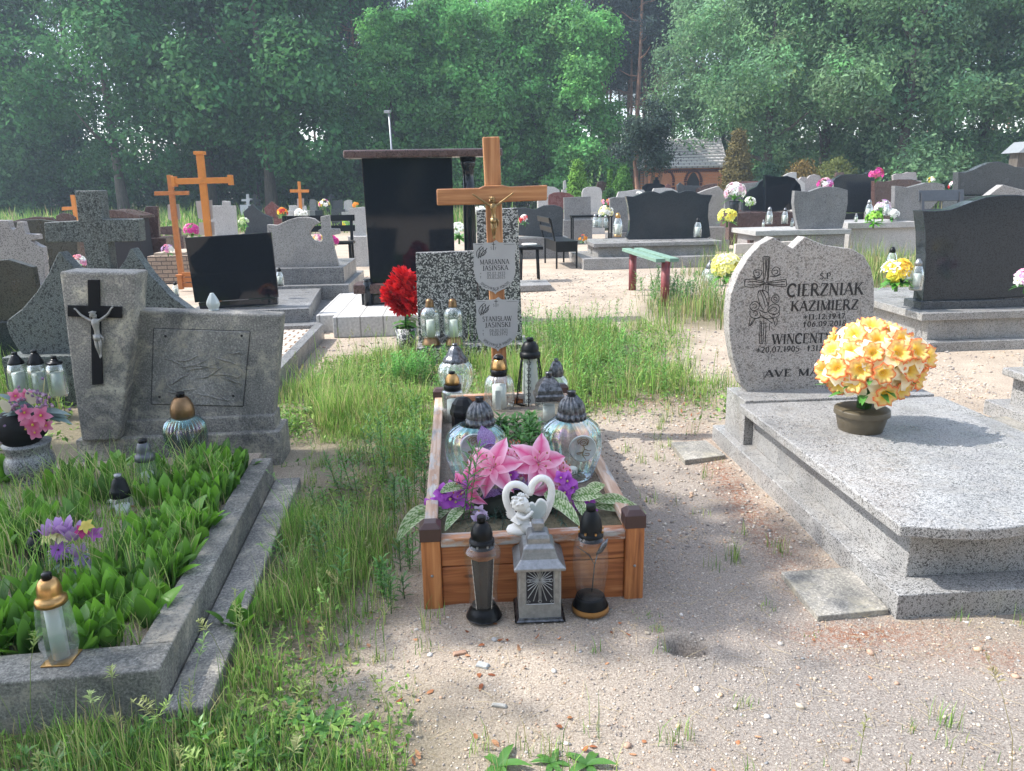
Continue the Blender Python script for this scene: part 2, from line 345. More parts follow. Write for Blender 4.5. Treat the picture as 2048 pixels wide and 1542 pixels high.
def glass(name, tint=(.9, .95, .93), rough=.04, refl=.35, irid=False, cloudy=.12):
    m = bpy.data.materials.new(name); m.use_nodes = True; M[name] = m; nt = m.node_tree; nt.nodes.clear()
    out = nt.nodes.new('ShaderNodeOutputMaterial'); tr = nt.nodes.new('ShaderNodeBsdfTransparent'); tr.inputs[0].default_value = (*tint, 1)
    gl = nt.nodes.new('ShaderNodeBsdfGlossy'); gl.inputs['Roughness'].default_value = rough; gl.inputs[0].default_value = (.95, .97, 1, 1)
    df = nt.nodes.new('ShaderNodeBsdfDiffuse'); df.inputs[0].default_value = (.6, .66, .64, 1)
    lw = nt.nodes.new('ShaderNodeLayerWeight'); lw.inputs[0].default_value = .35
    mr = nt.nodes.new('ShaderNodeMapRange'); mr.inputs[1].default_value = 0; mr.inputs[2].default_value = 1; mr.inputs[3].default_value = refl * .14; mr.inputs[4].default_value = min(1, refl * 2.2)
    nt.links.new(lw.outputs['Facing'], mr.inputs[0])
    if irid:
        r = ramp(nt, [(0, (.9, .95, 1)), (.25, (.5, .8, 1)), (.45, (.9, .55, 1)), (.6, (1, .8, .45)), (.75, (.4, .9, .9)), (1, (.9, .9, 1))])
        v = coord(nt); n = noise(nt, v, 14, 2); ad = nt.nodes.new('ShaderNodeMath'); ad.operation = 'ADD'; nt.links.new(lw.outputs['Facing'], ad.inputs[0]); nt.links.new(n, ad.inputs[1])
        fr = nt.nodes.new('ShaderNodeMath'); fr.operation = 'FRACT'; nt.links.new(ad.outputs[0], fr.inputs[0]); nt.links.new(fr.outputs[0], r.inputs[0]); nt.links.new(r.outputs[0], gl.inputs[0])
    a = nt.nodes.new('ShaderNodeMixShader'); a.inputs[0].default_value = cloudy; nt.links.new(tr.outputs[0], a.inputs[1]); nt.links.new(df.outputs[0], a.inputs[2])
    c = nt.nodes.new('ShaderNodeMixShader'); nt.links.new(mr.outputs[0], c.inputs[0]); nt.links.new(a.outputs[0], c.inputs[1]); nt.links.new(gl.outputs[0], c.inputs[2])
    nt.links.new(c.outputs[0], out.inputs[0])
glass('glass_clear', tint=(.95, .97, .96), refl=.13, cloudy=.01); glass('glass_ribbed', (.9, .94, .92), .07, .4, False, .12); glass('glass_rainbow', (.95, .97, .96), .05, .4, True, .04); glass('glass_smoke_rainbow', (.5, .52, .55), .06, .45, True, .03)
glass('glass_green', (.1, .5, .15), .06, .3, False, .05); glass('glass_frost', (.8, .82, .78), .3, .2, False, .6)
glass('glass_dark', (.35, .38, .36), .1, .35, False, .1); glass('purple_mesh', (.6, .45, .75), .5, .05, False, .1)
def vcol(name, rough=.6, transl=.3, var=.15, spec=.3, tint=(1, 1, 1), nsc=9):
    m = bpy.data.materials.new(name); m.use_nodes = True; M[name] = m; nt = m.node_tree; b = nt.nodes['Principled BSDF']; out = nt.nodes['Material Output']
    a = nt.nodes.new('ShaderNodeAttribute'); a.attribute_name = 'Col'
    v = coord(nt); n = noise(nt, v, nsc, 3); r = ramp(nt, [(.3, [(1 - var) * t for t in tint]), (.7, [(1 + var) * t for t in tint])]); nt.links.new(n, r.inputs[0])
    c = mixc(nt, 1.0, a.outputs['Color'], r.outputs[0], 'MULTIPLY'); nt.links.new(c, b.inputs['Base Color'])
    b.inputs['Roughness'].default_value = rough; b.inputs['Specular IOR Level'].default_value = spec
    if transl:
        t = nt.nodes.new('ShaderNodeBsdfTranslucent'); nt.links.new(c, t.inputs[0]); mx = nt.nodes.new('ShaderNodeMixShader'); mx.inputs[0].default_value = transl
        nt.links.new(b.outputs[0], mx.inputs[1]); nt.links.new(t.outputs[0], mx.inputs[2]); nt.links.new(mx.outputs[0], out.inputs[0])
    return m
vcol('foliage', .7, .35, .2, .08, nsc=.6); vcol('grass_blades', .55, .35, .15, .3, nsc=4); vcol('leaf_gloss', .38, .3, .12, .5); vcol('petal', .6, .35, .06, .2); vcol('pebble', .85, 0, .15, .2, nsc=90)
vcol('dry_leaf', .8, .15, .2, .1, nsc=60); vcol('conifer', .75, .2, .25, .1, nsc=2)
def variegated():
    m, nt, b = newmat('variegated_leaf'); a = nt.nodes.new('ShaderNodeAttribute'); a.attribute_name = 'Col'
    v = coord(nt); wv = nt.nodes.new('ShaderNodeTexNoise'); wv.inputs['Scale'].default_value = 230; nt.links.new(v, wv.inputs['Vector'])
    r = ramp(nt, [(.46, (.12, .24, .06)), (.54, (.62, .7, .45))]); nt.links.new(wv.outputs[0], r.inputs[0]); c = mixc(nt, .5, a.outputs['Color'], r.outputs[0]); nt.links.new(c, b.inputs['Base Color']); b.inputs['Roughness'].default_value = .5
variegated()
def bark(name, c0, c1, sc=(8, 8, 1.5)):
    m, nt, b = newmat(name); v = coord(nt, 'Object', 1, sc); n = noise(nt, v, 2.5, 6, .7, .5); r = ramp(nt, [(.35, c0), (.65, c1)]); nt.links.new(n, r.inputs[0]); nt.links.new(r.outputs[0], b.inputs['Base Color']); b.inputs['Roughness'].default_value = .95; bump(nt, b, n, .8, .03)
bark('bark', (.05, .042, .035), (.13, .11, .09)); bark('pine_bark', (.14, .07, .045), (.3, .16, .1), (4, 4, 1.2))

# ---------------------------------------------------------------- ground
def smooth_noise(x, y, seed, f):
    r = np.random.default_rng(seed); a = 0
    for i in range(4):
        th = r.uniform(0, 6.28, 3); k = f * (1.7 ** i) * r.uniform(.8, 1.2, 3)
        for t, q in zip(th, k): a = a + np.sin((x * math.cos(t) + y * math.sin(t)) * q + r.uniform(0, 6.28)) / (1.5 ** i) / 5
    return a
HOLE = P(1372, 1292)
def gh(x, y):
    x = np.asarray(x, float); y = np.asarray(y, float)
    near = np.clip((9 - y) / 5, 0, 1)
    h = .012 * smooth_noise(x, y, 3, 3.0) * near + .006 * smooth_noise(x, y, 5, 11.0) * near
    h = h + .02 * smooth_noise(x, y, 9, .8) * np.clip((y - 6) / 6, 0, 1) - .018 - .012 * np.clip((y - 6) / 6, 0, 1)
    d = np.hypot((x - HOLE.x) / .06, (y - HOLE.y) / .05); h = h - .1 * np.exp(-d ** 4) + .012 * np.exp(-(d - 1.6) ** 2 * 3)
    dp = np.hypot((x - .05) / .6, (y - 2.3) / .3); h = h + .012 * np.exp(-dp ** 2)
    return h
xs = np.unique(np.concatenate([np.linspace(-400, -12, 24), np.linspace(-12, -3.2, 60), np.linspace(-3.2, 3.6, 330), np.linspace(3.6, 14, 60), np.linspace(14, 400, 24)]))
ys = np.unique(np.concatenate([np.linspace(-60, .8, 24), np.linspace(.8, 5, 240), np.linspace(5, 12, 140), np.linspace(12, 30, 70), np.linspace(30, 600, 40)]))
X, Y = np.meshgrid(xs, ys); Zg = gh(X, Y)
vv = np.stack([X.ravel(), Y.ravel(), Zg.ravel()], 1); nx, ny = len(xs), len(ys)
ii, jj = np.meshgrid(np.arange(nx - 1), np.arange(ny - 1)); a = (jj * nx + ii).ravel(); fc = np.stack([a, a + 1, a + 1 + nx, a + nx], 1)
def blob(x, y, cx, cy, rx, ry, p=2): return np.exp(-(((x - cx) / rx) ** 2 + ((y - cy) / ry) ** 2) ** (p / 2))
def grassmask(x, y):
    m = 0 * x
    m = np.maximum(m, blob(x, y, -.85, 3.0, .33, 1.6, 4) * .8)            # strip left of the timber border
    m = np.maximum(m, blob(x, y, -1.0, 1.75, .9, .42, 4) * .7)
    m = np.maximum(m, blob(x, y, -2.1, 1.75, 1.0, .42, 4) * .9)
    m = np.maximum(m, blob(x, y, -1.05, 5.6, .75, 1.5, 4) * 1.0)
    m = np.maximum(m, blob(x, y, .25, 6.1, .75, 1.1, 4) * 1.0)
    m = np.maximum(m, blob(x, y, .95, 6.6, .5, 1.4, 4) * .8)
    m = np.maximum(m, blob(x, y, .8, 8.0, .9, 1.5, 4) * .45)
    m = np.maximum(m, blob(x, y, 2.2, 9.2, .5, 1.2, 4) * .8)
    m = np.maximum(m, blob(x, y, -3.0, 4.3, .7, 1.1, 4) * .9)
    m = np.maximum(m, blob(x, y, -4.6, 5.8, 1.2, 2.2, 4) * 1.0)
    m = np.maximum(m, blob(x, y, 5.8, 13.0, 2.4, 2.3, 4) * .9)
    m = np.maximum(m, blob(x, y, 1.6, 5.4, .9, .6, 4) * .25)
    m = np.maximum(m, np.clip((y - 26) / 5, 0, 1) * np.clip((-x + 2) / 5, .25, 1) * .95)
    m = np.maximum(m, blob(x, y, 0.1, 1.45, .5, .18, 4) * .45)
    return m
gm = grassmask(vv[:, 0], vv[:, 1]); gm = np.clip(gm + .25 * smooth_noise(vv[:, 0], vv[:, 1], 11, 4) * (gm > .05), 0, 1)
red = np.clip(blob(vv[:, 0], vv[:, 1], 1.12, 3.6, .09, .9) + blob(vv[:, 0], vv[:, 1], 1.2, 2.35, .25, .07) + blob(vv[:, 0], vv[:, 1], 1.75, 2.2, .4, .07) * .7 + blob(vv[:, 0], vv[:, 1], .4, 1.42, .9, .12) + .7 * blob(vv[:, 0], vv[:, 1], .9, 5.3, .5, .15), 0, 1)
grey = np.clip(blob(vv[:, 0], vv[:, 1], .75, 3.2, .5, 1.2) + blob(vv[:, 0], vv[:, 1], 1.3, 1.9, .9, .5) * .9, 0, 1)  # greyer gravel, with the foreground shade also put into its colour
gc = np.stack([gm, red, grey], 1)
def groundmat():
    m, nt, b = newmat('ground_soil'); v = coord(nt); a = nt.nodes.new('ShaderNodeAttribute'); a.attribute_name = 'Col'
    sep = nt.nodes.new('ShaderNodeSeparateColor'); nt.links.new(a.outputs['Color'], sep.inputs[0])
    n = noise(nt, v, 150, 6, .8); r = ramp(nt, [(.3, (.13, .105, .08)), (.47, (.36, .3, .24)), (.68, (.62, .54, .445))]); nt.links.new(n, r.inputs[0])
    n2 = noise(nt, v, 1.4, 7, .7, .5); r2 = ramp(nt, [(.35, (.78, .76, .74)), (.6, (1.1, 1.08, 1.05))]); nt.links.new(n2, r2.inputs[0])
    c = mixc(nt, 1.0, r.outputs[0], r2.outputs[0], 'MULTIPLY')
    rg = ramp(nt, [(.3, (.1, .087, .075)), (.5, (.27, .235, .205)), (.68, (.5, .455, .4))]); nt.links.new(n, rg.inputs[0]); c = mixc(nt, sep.outputs[2], c, rg.outputs[0])
    n3 = noise(nt, v, 45, 5, .8); r3 = ramp(nt, [(.44, (0, 0, 0)), (.56, (1, 1, 1))]); nt.links.new(n3, r3.inputs[0]); f = mixc(nt, 1.0, r3.outputs[0], sep.outputs[1], 'MULTIPLY')
    c = mixc(nt, f, c, (.24, .11, .065))
    r4 = ramp(nt, [(.3, (.06, .05, .03)), (.5, (.12, .11, .055)), (.7, (.22, .18, .12))]); nt.links.new(n3, r4.inputs[0]); c = mixc(nt, sep.outputs[0], c, r4.outputs[0])
    nt.links.new(c, b.inputs['Base Color']); b.inputs['Roughness'].default_value = .95; b.inputs['Specular IOR Level'].default_value = .15
    n5 = noise(nt, v, 60, 8, .75); bump(nt, b, n5, .9, .012)
groundmat()
o = np_mesh('ground', vv, fc, 'ground_soil', gc, smooth=True); tag(o, kind='structure')
# ================================================================ builders
def TR(fr, z, pts, off=0.0): return [fr.uz(*zx(z, p), off) for p in pts]
def curve(pts, n=4):     # smooth an outline through its points (closed)
    out = []; m = len(pts)
    for i in range(m):
        p0, p1, p2, p3 = pts[i - 1], pts[i], pts[(i + 1) % m], pts[(i + 2) % m]
        if len(p1) == 3 or len(p2) == 3: # corner marked with a third value: straight segment
            out.append(p1[:2]); continue
        for k in range(n):
            t = k / n; out.append(tuple(.5 * (2 * p1[j] + (p2[j] - p0[j]) * t + (2 * p0[j] - 5 * p1[j] + 4 * p2[j] - p3[j]) * t * t + (3 * p1[j] - p0[j] - 3 * p2[j] + p3[j]) * t ** 3) for j in (0, 1)))
    return out
def spline(pts, n=5):
    out = []; m = len(pts); dim = len(pts[0])
    for i in range(m - 1):
        p0, p1, p2, p3 = pts[max(i - 1, 0)], pts[i], pts[i + 1], pts[min(i + 2, m - 1)]
        for k in range(n):
            t = k / n; out.append(tuple(.5 * (2 * p1[j] + (p2[j] - p0[j]) * t + (2 * p0[j] - 5 * p1[j] + 4 * p2[j] - p3[j]) * t * t + (3 * p1[j] - p0[j] - 3 * p2[j] + p3[j]) * t ** 3) for j in range(dim)))
    return out + [tuple(pts[-1])]
def mono(label, cat, z, Y, outline, th, mat, bases=(), group='graves in the rows behind', yaw=YAW, name='grave_monument', bev=.006, part='headstone', foot=None):
    xs_ = [zx(z, p)[0] for p in outline]; ys_ = [zx(z, p)[1] for p in outline]
    c = D((min(xs_) + max(xs_)) / 2, max(ys_), Y); fr = Frame(c, yaw)
    root = thing(name, label, cat, (c.x, c.y, 0), yaw, group)
    mb = MB(); mb.prism(TR(fr, z, outline), 0, th); mb.build(part, mat, root, bev)
    zb = min(p[1] for p in TR(fr, z, outline))
    for b in bases:
        x0, x1, yt, yb, fo, dp, m = b[:7]; nm = b[7] if len(b) > 7 else 'plinth'
        u0, z1 = fr.uz(*zx(z, (x0, yt)), -fo); u1, _ = fr.uz(*zx(z, (x1, yt)), -fo)
        z0 = -.04 if yb is None else fr.uz(*zx(z, (x0, yb)), -fo)[1]
        mb = MB(); mb.box(((u0 + u1) / 2, (dp - fo) / 2, (z0 + z1) / 2), (u1 - u0, dp + fo, z1 - z0)); mb.build(nm, m, root, .005)
        zb = min(zb, z0)
    if foot is not False and (foot or zb > .0):
        us = [p[0] for p in TR(fr, z, outline)]; m = foot or mat
        mb = MB(); mb.box(((min(us) + max(us)) / 2, .02, (zb - .004) / 2 - .02), (max(us) - min(us) + .14, th + .22, zb - .004 + .04)); mb.build('plinth', m, root, .005)
    return root, fr

# ---------------------------------------------------------------- lettering: a small serif alphabet of our own
def arc(cx, cy, rx, ry, a0, a1, n=10): return [(cx + rx * math.cos(rad(a0 + (a1 - a0) * i / n)), cy + ry * math.sin(rad(a0 + (a1 - a0) * i / n))) for i in range(n + 1)]
K, H_ = .13, .06
GL = {
 'A': (.78, [(H_, [(.04, 0), (.38, 1)]), (K, [(.36, 1), (.72, 0)]), (H_, [(.15, .33), (.58, .33)])]),
 'C': (.74, [(K, arc(.42, .5, .36, .5, 50, 310, 14)), (H_, [(.66, .72), (.66, .98)])]),
 'D': (.78, [(K, [(.12, 0), (.12, 1)]), (K, [(.12, 1)] + arc(.3, .5, .4, .5, 90, -90, 12) + [(.12, 0)])]),
 'E': (.66, [(K, [(.14, 0), (.14, 1)]), (H_, [(.14, .97), (.56, .97), (.56, .8)]), (H_, [(.14, .52), (.44, .52)]), (H_, [(.14, .03), (.6, .03), (.6, .22)])]),
 'I': (.34, [(K, [(.17, 0), (.17, 1)])]),
 'J': (.42, [(K, [(.26, 1), (.26, .15), (.2, -.02), (.06, -.02)])]),
 'K': (.76, [(K, [(.13, 0), (.13, 1)]), (H_, [(.17, .45), (.62, 1)]), (K, [(.3, .6), (.7, 0)])]),
 'L': (.64, [(K, [(.14, 0), (.14, 1)]), (H_, [(.14, .03), (.58, .03), (.58, .24)])]),
 'M': (.94, [(H_, [(.12, 0), (.12, 1)]), (K, [(.12, 1), (.46, .05)]), (H_, [(.46, .05), (.8, 1)]), (K, [(.8, 1), (.8, 0)])]),
 'N': (.8, [(H_, [(.12, 0), (.12, 1)]), (K, [(.12, 1), (.68, 0)]), (H_, [(.68, 0), (.68, 1)])]),
 'O': (.8, [(K, arc(.4, .5, .33, .49, 0, 360, 20))]),
 'P': (.64, [(K, [(.13, 0), (.13, 1)]), (H_ * 1.4, [(.13, .98), (.34, .98)] + arc(.34, .73, .22, .25, 90, -90, 8) + [(.13, .48)])]),
 'R': (.74, [(K, [(.13, 0), (.13, 1)]), (H_ * 1.4, [(.13, .98), (.34, .98)] + arc(.34, .74, .2, .24, 90, -90, 8) + [(.13, .5)]), (K, [(.34, .5), (.7, 0)])]),
 'S': (.58, [(K * .8, arc(.29, .74, .2, .24, 40, 270, 10)[:-1] + arc(.29, .27, .22, .26, 90, -150, 10))]),
 'T': (.7, [(K, [(.35, 0), (.35, 1)]), (H_, [(.04, .8), (.06, .97), (.64, .97), (.66, .8)])]),
 'U': (.76, [(K, [(.13, 1), (.13, .3)] + arc(.38, .28, .25, .28, 180, 360, 8) + [(.63, 1)])]),
 'W': (1.06, [(K, [(.04, 1), (.3, 0)]), (H_, [(.3, 0), (.53, 1)]), (K, [(.5, 1), (.76, 0)]), (H_, [(.76, 0), (1.0, 1)])]),
 'V': (.76, [(K, [(.04, 1), (.38, 0)]), (H_, [(.38, 0), (.7, 1)])]),
 'Y': (.74, [(K, [(.06, 1), (.37, .5)]), (H_, [(.37, .5), (.68, 1)]), (K, [(.37, .52), (.37, 0)])]),
 'Z': (.68, [(H_, [(.08, .8), (.1, .97), (.6, .97)]), (K, [(.6, .97), (.08, .03)]), (H_, [(.08, .03), (.62, .03), (.62, .22)])]),
 '0': (.56, [(K * .8, arc(.28, .48, .2, .47, 0, 360, 16))]), '1': (.44, [(K, [(.23, 0), (.23, .98)]), (H_, [(.08, .82), (.23, .96)])]),
 '2': (.56, [(K * .8, arc(.27, .7, .18, .26, 160, -20, 8) + [(.08, .06)]), (K, [(.08, .05), (.5, .05)])]),
 '3': (.54, [(K * .8, arc(.25, .72, .17, .23, 150, -80, 8) + arc(.25, .26, .21, .25, 80, -150, 8))]),
 '4': (.56, [(H_, [(.38, .95), (.04, .3), (.52, .3)]), (K, [(.38, .96), (.38, 0)])]),
 '5': (.54, [(H_ * 1.4, [(.46, .95), (.16, .95), (.12, .55)]), (K * .8, arc(.24, .3, .23, .28, 110, -150, 9))]),
 '6': (.56, [(K * .8, [(.44, .93), (.2, .72)] + arc(.28, .28, .19, .27, 150, 510, 14))]),
 '7': (.54, [(K, [(.08, .93), (.48, .93)]), (K * .8, [(.48, .93), (.2, 0)])]),
 '8': (.56, [(K * .75, arc(.28, .72, .16, .23, -90, 270, 12)), (K * .75, arc(.28, .26, .2, .25, 90, 450, 12))]),
 '9': (.56, [(K * .8, [(.12, .03), (.36, .25)] + arc(.28, .68, .19, .26, -30, 330, 14))]),
 '.': (.26, [(K * 1.5, [(.06, .08), (.22, .08)])]), '-': (.4, [(H_, [(.06, .4), (.34, .4)])]),
 '*': (.6, [(H_ * 1.2, [(.3, .1), (.3, .9)]), (H_ * 1.2, [(.02, .3), (.58, .7)]), (H_ * 1.2, [(.02, .7), (.58, .3)])]),
 '+': (.56, [(K, [(.27, -.05), (.27, 1)]), (K, [(.06, .7), (.48, .7)])]), ' ': (.42, []),
}
GL['Ń'] = (GL['N'][0], GL['N'][1] + [(H_, [(.36, 1.1), (.5, 1.28)])]); GL['Ś'] = (GL['S'][0], GL['S'][1] + [(H_, [(.26, 1.1), (.4, 1.28)])])
GL['Ł'] = (GL['L'][0], GL['L'][1] + [(H_, [(.0, .38), (.36, .62)])])
SERIF = set('AIKMNPRTUVWYŃHJŁLE')
def ribbon(mb, pts, wd, y, mapf):
    n = len(pts); L = []; Rr = []
    for i in range(n):
        a = pts[max(0, i - 1)]; b = pts[min(n - 1, i + 1)]; dx, dz = b[0] - a[0], b[1] - a[1]; q = math.hypot(dx, dz) or 1
        nx_, nz_ = -dz / q * wd / 2, dx / q * wd / 2; L.append(mapf(pts[i][0] + nx_, pts[i][1] + nz_)); Rr.append(mapf(pts[i][0] - nx_, pts[i][1] - nz_))
    vs = [(p[0], y, p[1]) for p in L + Rr]; mb.add(vs, [(i + n, i + n + 1, i + 1, i) for i in range(n - 1)])
def text(mb, s, u, z, h, width=None, y=-.0015, mapw=None, align='l', serif=True, bold=1.0, sq=1.0):
    tot = sum(GL[c][0] + .06 for c in s) * h; k = (width / tot if width else 1.0)
    if align == 'c': u -= tot * k / 2
    x = 0
    for ci, c in enumerate(s):
        gw, strokes = GL[c]; yy = y - .0001 * (ci % 2)
        def mp(a, b, x=x):
            q = (x + a * h) * k; return mapw(u, q, b * h) if mapw else (u + q, z + b * h)
        for si, (wd, pl) in enumerate(strokes):
            ribbon(mb, pl, wd * bold, yy - .00003 * si, mp)
            if serif and c in SERIF:
                for e, o in ((pl[0], pl[1]), (pl[-1], pl[-2])):
                    if (abs(e[1]) < .01 or abs(e[1] - 1) < .01) and abs(e[0] - o[0]) < abs(e[1] - o[1]): ribbon(mb, [(e[0] - .13, e[1] + (.02 if e[1] < .5 else -.02)), (e[0] + .13, e[1] + (.02 if e[1] < .5 else -.02))], .045, yy - .0002, mp)
        x += (gw + .06) * h
def ink_lines(mb, fr, z, lines, wpx, y=-.0015):
    for i, l in enumerate(lines):
        wd = wpx
        if isinstance(l[0], (int, float)): wd = l[0]; l = l[1]
        if len(l) > 2: l = spline(l, 3)
        pts = TR(fr, z, l, y); s = abs(fr.uz(*zx(z, (l[0][0] + 10, l[0][1])), y)[0] - fr.uz(*zx(z, l[0]), y)[0]) / 10
        ribbon(mb, pts, wd * s, y - .00003 * (i % 9), lambda a, b: (a, b))

# ---------------------------------------------------------------- statues
def skin_fig(name, nodes, edges, mat, parent, sub=2):
    me = bpy.data.meshes.new(name); me.from_pydata([n[0] for n in nodes], edges, []); me.materials.append(M[mat])
    o = bpy.data.objects.new(name, me); COL.objects.link(o); o.parent = parent
    o.modifiers.new('skin', 'SKIN'); sk = me.skin_vertices[0].data
    for i, n in enumerate(nodes):
        r = n[1]; sk[i].radius = (r, r * (n[2] if len(n) > 2 else 1))
    sk[0].use_root = True; s = o.modifiers.new('sub', 'SUBSURF'); s.levels = sub; s.render_levels = sub
    for p in me.polygons: p.use_smooth = True
    o.modifiers['skin'].use_smooth_shade = True
    return o
def corpus(root, u, z, h, y, mat, spread=.62):
    """crucified figure: hangs from raised arms, head bowed, knees bent; h = head top to feet"""
    s = h
    nd = [((u, y, z - .50 * s), .060 * s, .8), ((u + .005 * s, y - .01 * s, z - .40 * s), .055 * s, .75), ((u, y - .02 * s, z - .28 * s), .075 * s, .7), ((u, y - .01 * s, z - .19 * s), .07 * s, .6),
          ((u, y - .02 * s, z - .13 * s), .03 * s), ((u - .02 * s, y - .04 * s, z - .05 * s), .058 * s),
          ((u - .11 * s, y, z - .17 * s), .034 * s), ((u - .27 * s, y + .0 * s, z - .06 * s), .026 * s), ((u - spread * s * .72, y + .01 * s, z + .06 * s), .018 * s), ((u - spread * s * .8, y + .01 * s, z + .09 * s), .022 * s),
          ((u + .11 * s, y, z - .17 * s), .034 * s), ((u + .27 * s, y + .0 * s, z - .06 * s), .026 * s), ((u + spread * s * .72, y + .01 * s, z + .07 * s), .018 * s), ((u + spread * s * .8, y + .01 * s, z + .10 * s), .022 * s),
          ((u - .04 * s, y - .02 * s, z - .60 * s), .045 * s), ((u - .03 * s, y - .05 * s, z - .74 * s), .034 * s), ((u - .01 * s, y - .01 * s, z - .92 * s), .022 * s), ((u - .0 * s, y - .03 * s, z - 1.0 * s), .02 * s),
          ((u + .045 * s, y - .02 * s, z - .60 * s), .045 * s), ((u + .045 * s, y - .055 * s, z - .73 * s), .034 * s), ((u + .02 * s, y - .015 * s, z - .90 * s), .022 * s), ((u + .018 * s, y - .035 * s, z - .98 * s), .02 * s)]
    ed = [(0, 1), (1, 2), (2, 3), (3, 4), (4, 5), (3, 6), (6, 7), (7, 8), (8, 9), (3, 10), (10, 11), (11, 12), (12, 13), (0, 14), (14, 15), (15, 16), (16, 17), (0, 18), (18, 19), (19, 20), (20, 21)]
    b = skin_fig('figure_of_christ', nd, ed, mat, root)
    mb = MB(); mb.ball((u - .02 * s, y - .03 * s, z - .035 * s), .062 * s, 10, sc=(1, .95, 1.1))
    for sx in (-1, 1): mb.tube([(u - .02 * s + sx * .05 * s, y - .02 * s, z - .05 * s), (u - .02 * s + sx * .06 * s, y - .03 * s, z - .13 * s)], [.028 * s, .012 * s], 6)
    for k in range(14):
        th = k / 14 * 6.283; mb.ball((u - .02 * s + .062 * s * math.cos(th), y - .03 * s + .062 * s * math.sin(th), z + .0 * s), .014 * s, 5)
    mb.build('hair_and_crown', mat, b)
    mb = MB(); mb.lathe([(.075 * s, -.08 * s), (.085 * s, -.02 * s), (.078 * s, .05 * s)], 14, (u, y - .01 * s, z - .53 * s), ribs=7, amp=.15)
    mb.tube([(u + .07 * s, y - .04 * s, z - .49 * s), (u + .11 * s, y - .03 * s, z - .56 * s), (u + .10 * s, y - .02 * s, z - .68 * s)], [.02 * s, .028 * s, .01 * s], 6)
    mb.build('loincloth', mat, b); return b

# ---------------------------------------------------------------- lanterns
def axis(cx, yb, z0, rpx):       # centre of a round base whose front rim is seen at (cx, yb)
    p = P(cx, yb, z0); r = rpx * mpp(p.y, yb); return Vector((p.x, p.y + r, z0))
def lantern(label, cx, yb, z0, parts, group=None, yaw=YAW, rbase=30, name='grave_lantern', Yc=None, cat='lantern'):
    if Yc: c = D(cx, yb, Yc); c.z = z0
    else: c = axis(cx, yb, z0, rbase)
    root = thing(name, label, cat, c, yaw, group); sc = mpp(c.y, 900)
    made = {}
    for q in parts:
        nm, mat, prof = q[:3]; op = dict(q[3]) if len(q) > 3 else {}
        dx = op.pop('dx', 0); par = op.pop('parent', None); bv = op.pop('bev', 0); sm = op.pop('n', 3)
        pr = [(max(r, .2) * sc, D(cx, y, c.y).z - z0) for r, y in prof]
        if not op.get('square') and sm > 1: pr = spline(pr, sm)
        pr = [(r, max(z, .0)) for r, z in pr]
        mb = MB(); mb.lathe(pr, c=(dx * sc, 0, 0), **op); made[nm] = mb.build(nm, mat, made.get(par, root), bv)
    root['px'] = sc; del root['px']
    return root, c, sc

# ---------------------------------------------------------------- flowers
def basis(nrm):
    n = Vector(nrm).normalized(); a = n.orthogonal().normalized(); return n, a, n.cross(a)
def flower(mb, c, nrm, R, n=6, w=.5, c0=(1, .4, .6), c1=(1, .8, .9), cup=.3, layers=1, centre=None, stripe=None, rnd=.1, shape=.8, ruffle=0, bend=.35, tipw=0):
    nn, a, b = basis(nrm); c = Vector(c)
    for l in range(layers):
        k = 1 - l * .8 / max(layers, 1) * .9
        ph = random.uniform(0, 6.28)
        for i in range(n):
            th = ph + 2 * math.pi * i / n + random.uniform(-rnd, rnd); e = a * math.cos(th) + b * math.sin(th)
            cu = cup + l * .5
            mb.leaf(c + nn * (.002 * l), e + nn * cu, R * k * random.uniform(.92, 1.05), R * w * (1.0 if layers == 1 else 1.1), up=nn, bend=bend - l * .12, fold=.2, col=c0, col2=c1, nseg=4, shape=shape, stripe=stripe, ruffle=ruffle, tipw=tipw * R)
    if centre: mb.ball(c + nn * R * .08, R * .12, 6, col=centre)
def posy(label, px, py, Y, rpx, cols, Yz=None, leafcol=(.05, .2, .03), nfl=12, leaves=8, frpx=None, cat='flowers', name='flower_bunch', group='small grave flowers', pot=None, pom=False):
    """a bunch of artificial flowers: individual blooms over a ball with leaves under it"""
    c = D(px, py, Y); s = mpp(Y); R = rpx * s; fr_ = (frpx or rpx * .42) * s
    root = thing(name, label, cat, (c.x, c.y, c.z - R), 0, group); mb = MB()
    for i in range(nfl):
        th = random.uniform(0, 6.28); ph = math.acos(random.uniform(-.25, 1)); d = Vector((math.sin(ph) * math.cos(th), math.sin(ph) * math.sin(th) - .35, math.cos(ph))).normalized()
        cc = random.choice(cols); flower(mb, Vector((0, 0, R)) + Vector((d.x * R * .8, d.y * R * .6, d.z * R * .75)), d, fr_, 6 if not pom else 9, .55, cc, [min(1, q * 1.25) for q in cc], .35, 2 if not pom else 3, (.6, .5, .1))
    mb.build('blooms', 'petal', root); mb = MB()
    for i in range(leaves):
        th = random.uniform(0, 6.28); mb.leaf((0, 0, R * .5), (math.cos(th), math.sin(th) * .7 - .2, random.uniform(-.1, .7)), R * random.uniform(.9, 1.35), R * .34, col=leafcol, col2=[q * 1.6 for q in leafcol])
    mb.tube([(0, 0, 0), (0, 0, R)], [R * .1, R * .08], 5, col=leafcol); mb.build('leaves', 'leaf_gloss', root)
    if pot:
        mat, hp, r1, r2 = pot; mb = MB(); mb.lathe([(r1 * s, -hp * s), (r2 * s, -hp * s * .2), (r2 * s * 1.06, 0), (r2 * s * .9, 0)], 18, (0, 0, R * .35)); mb.build('vase', mat, root)
    return root
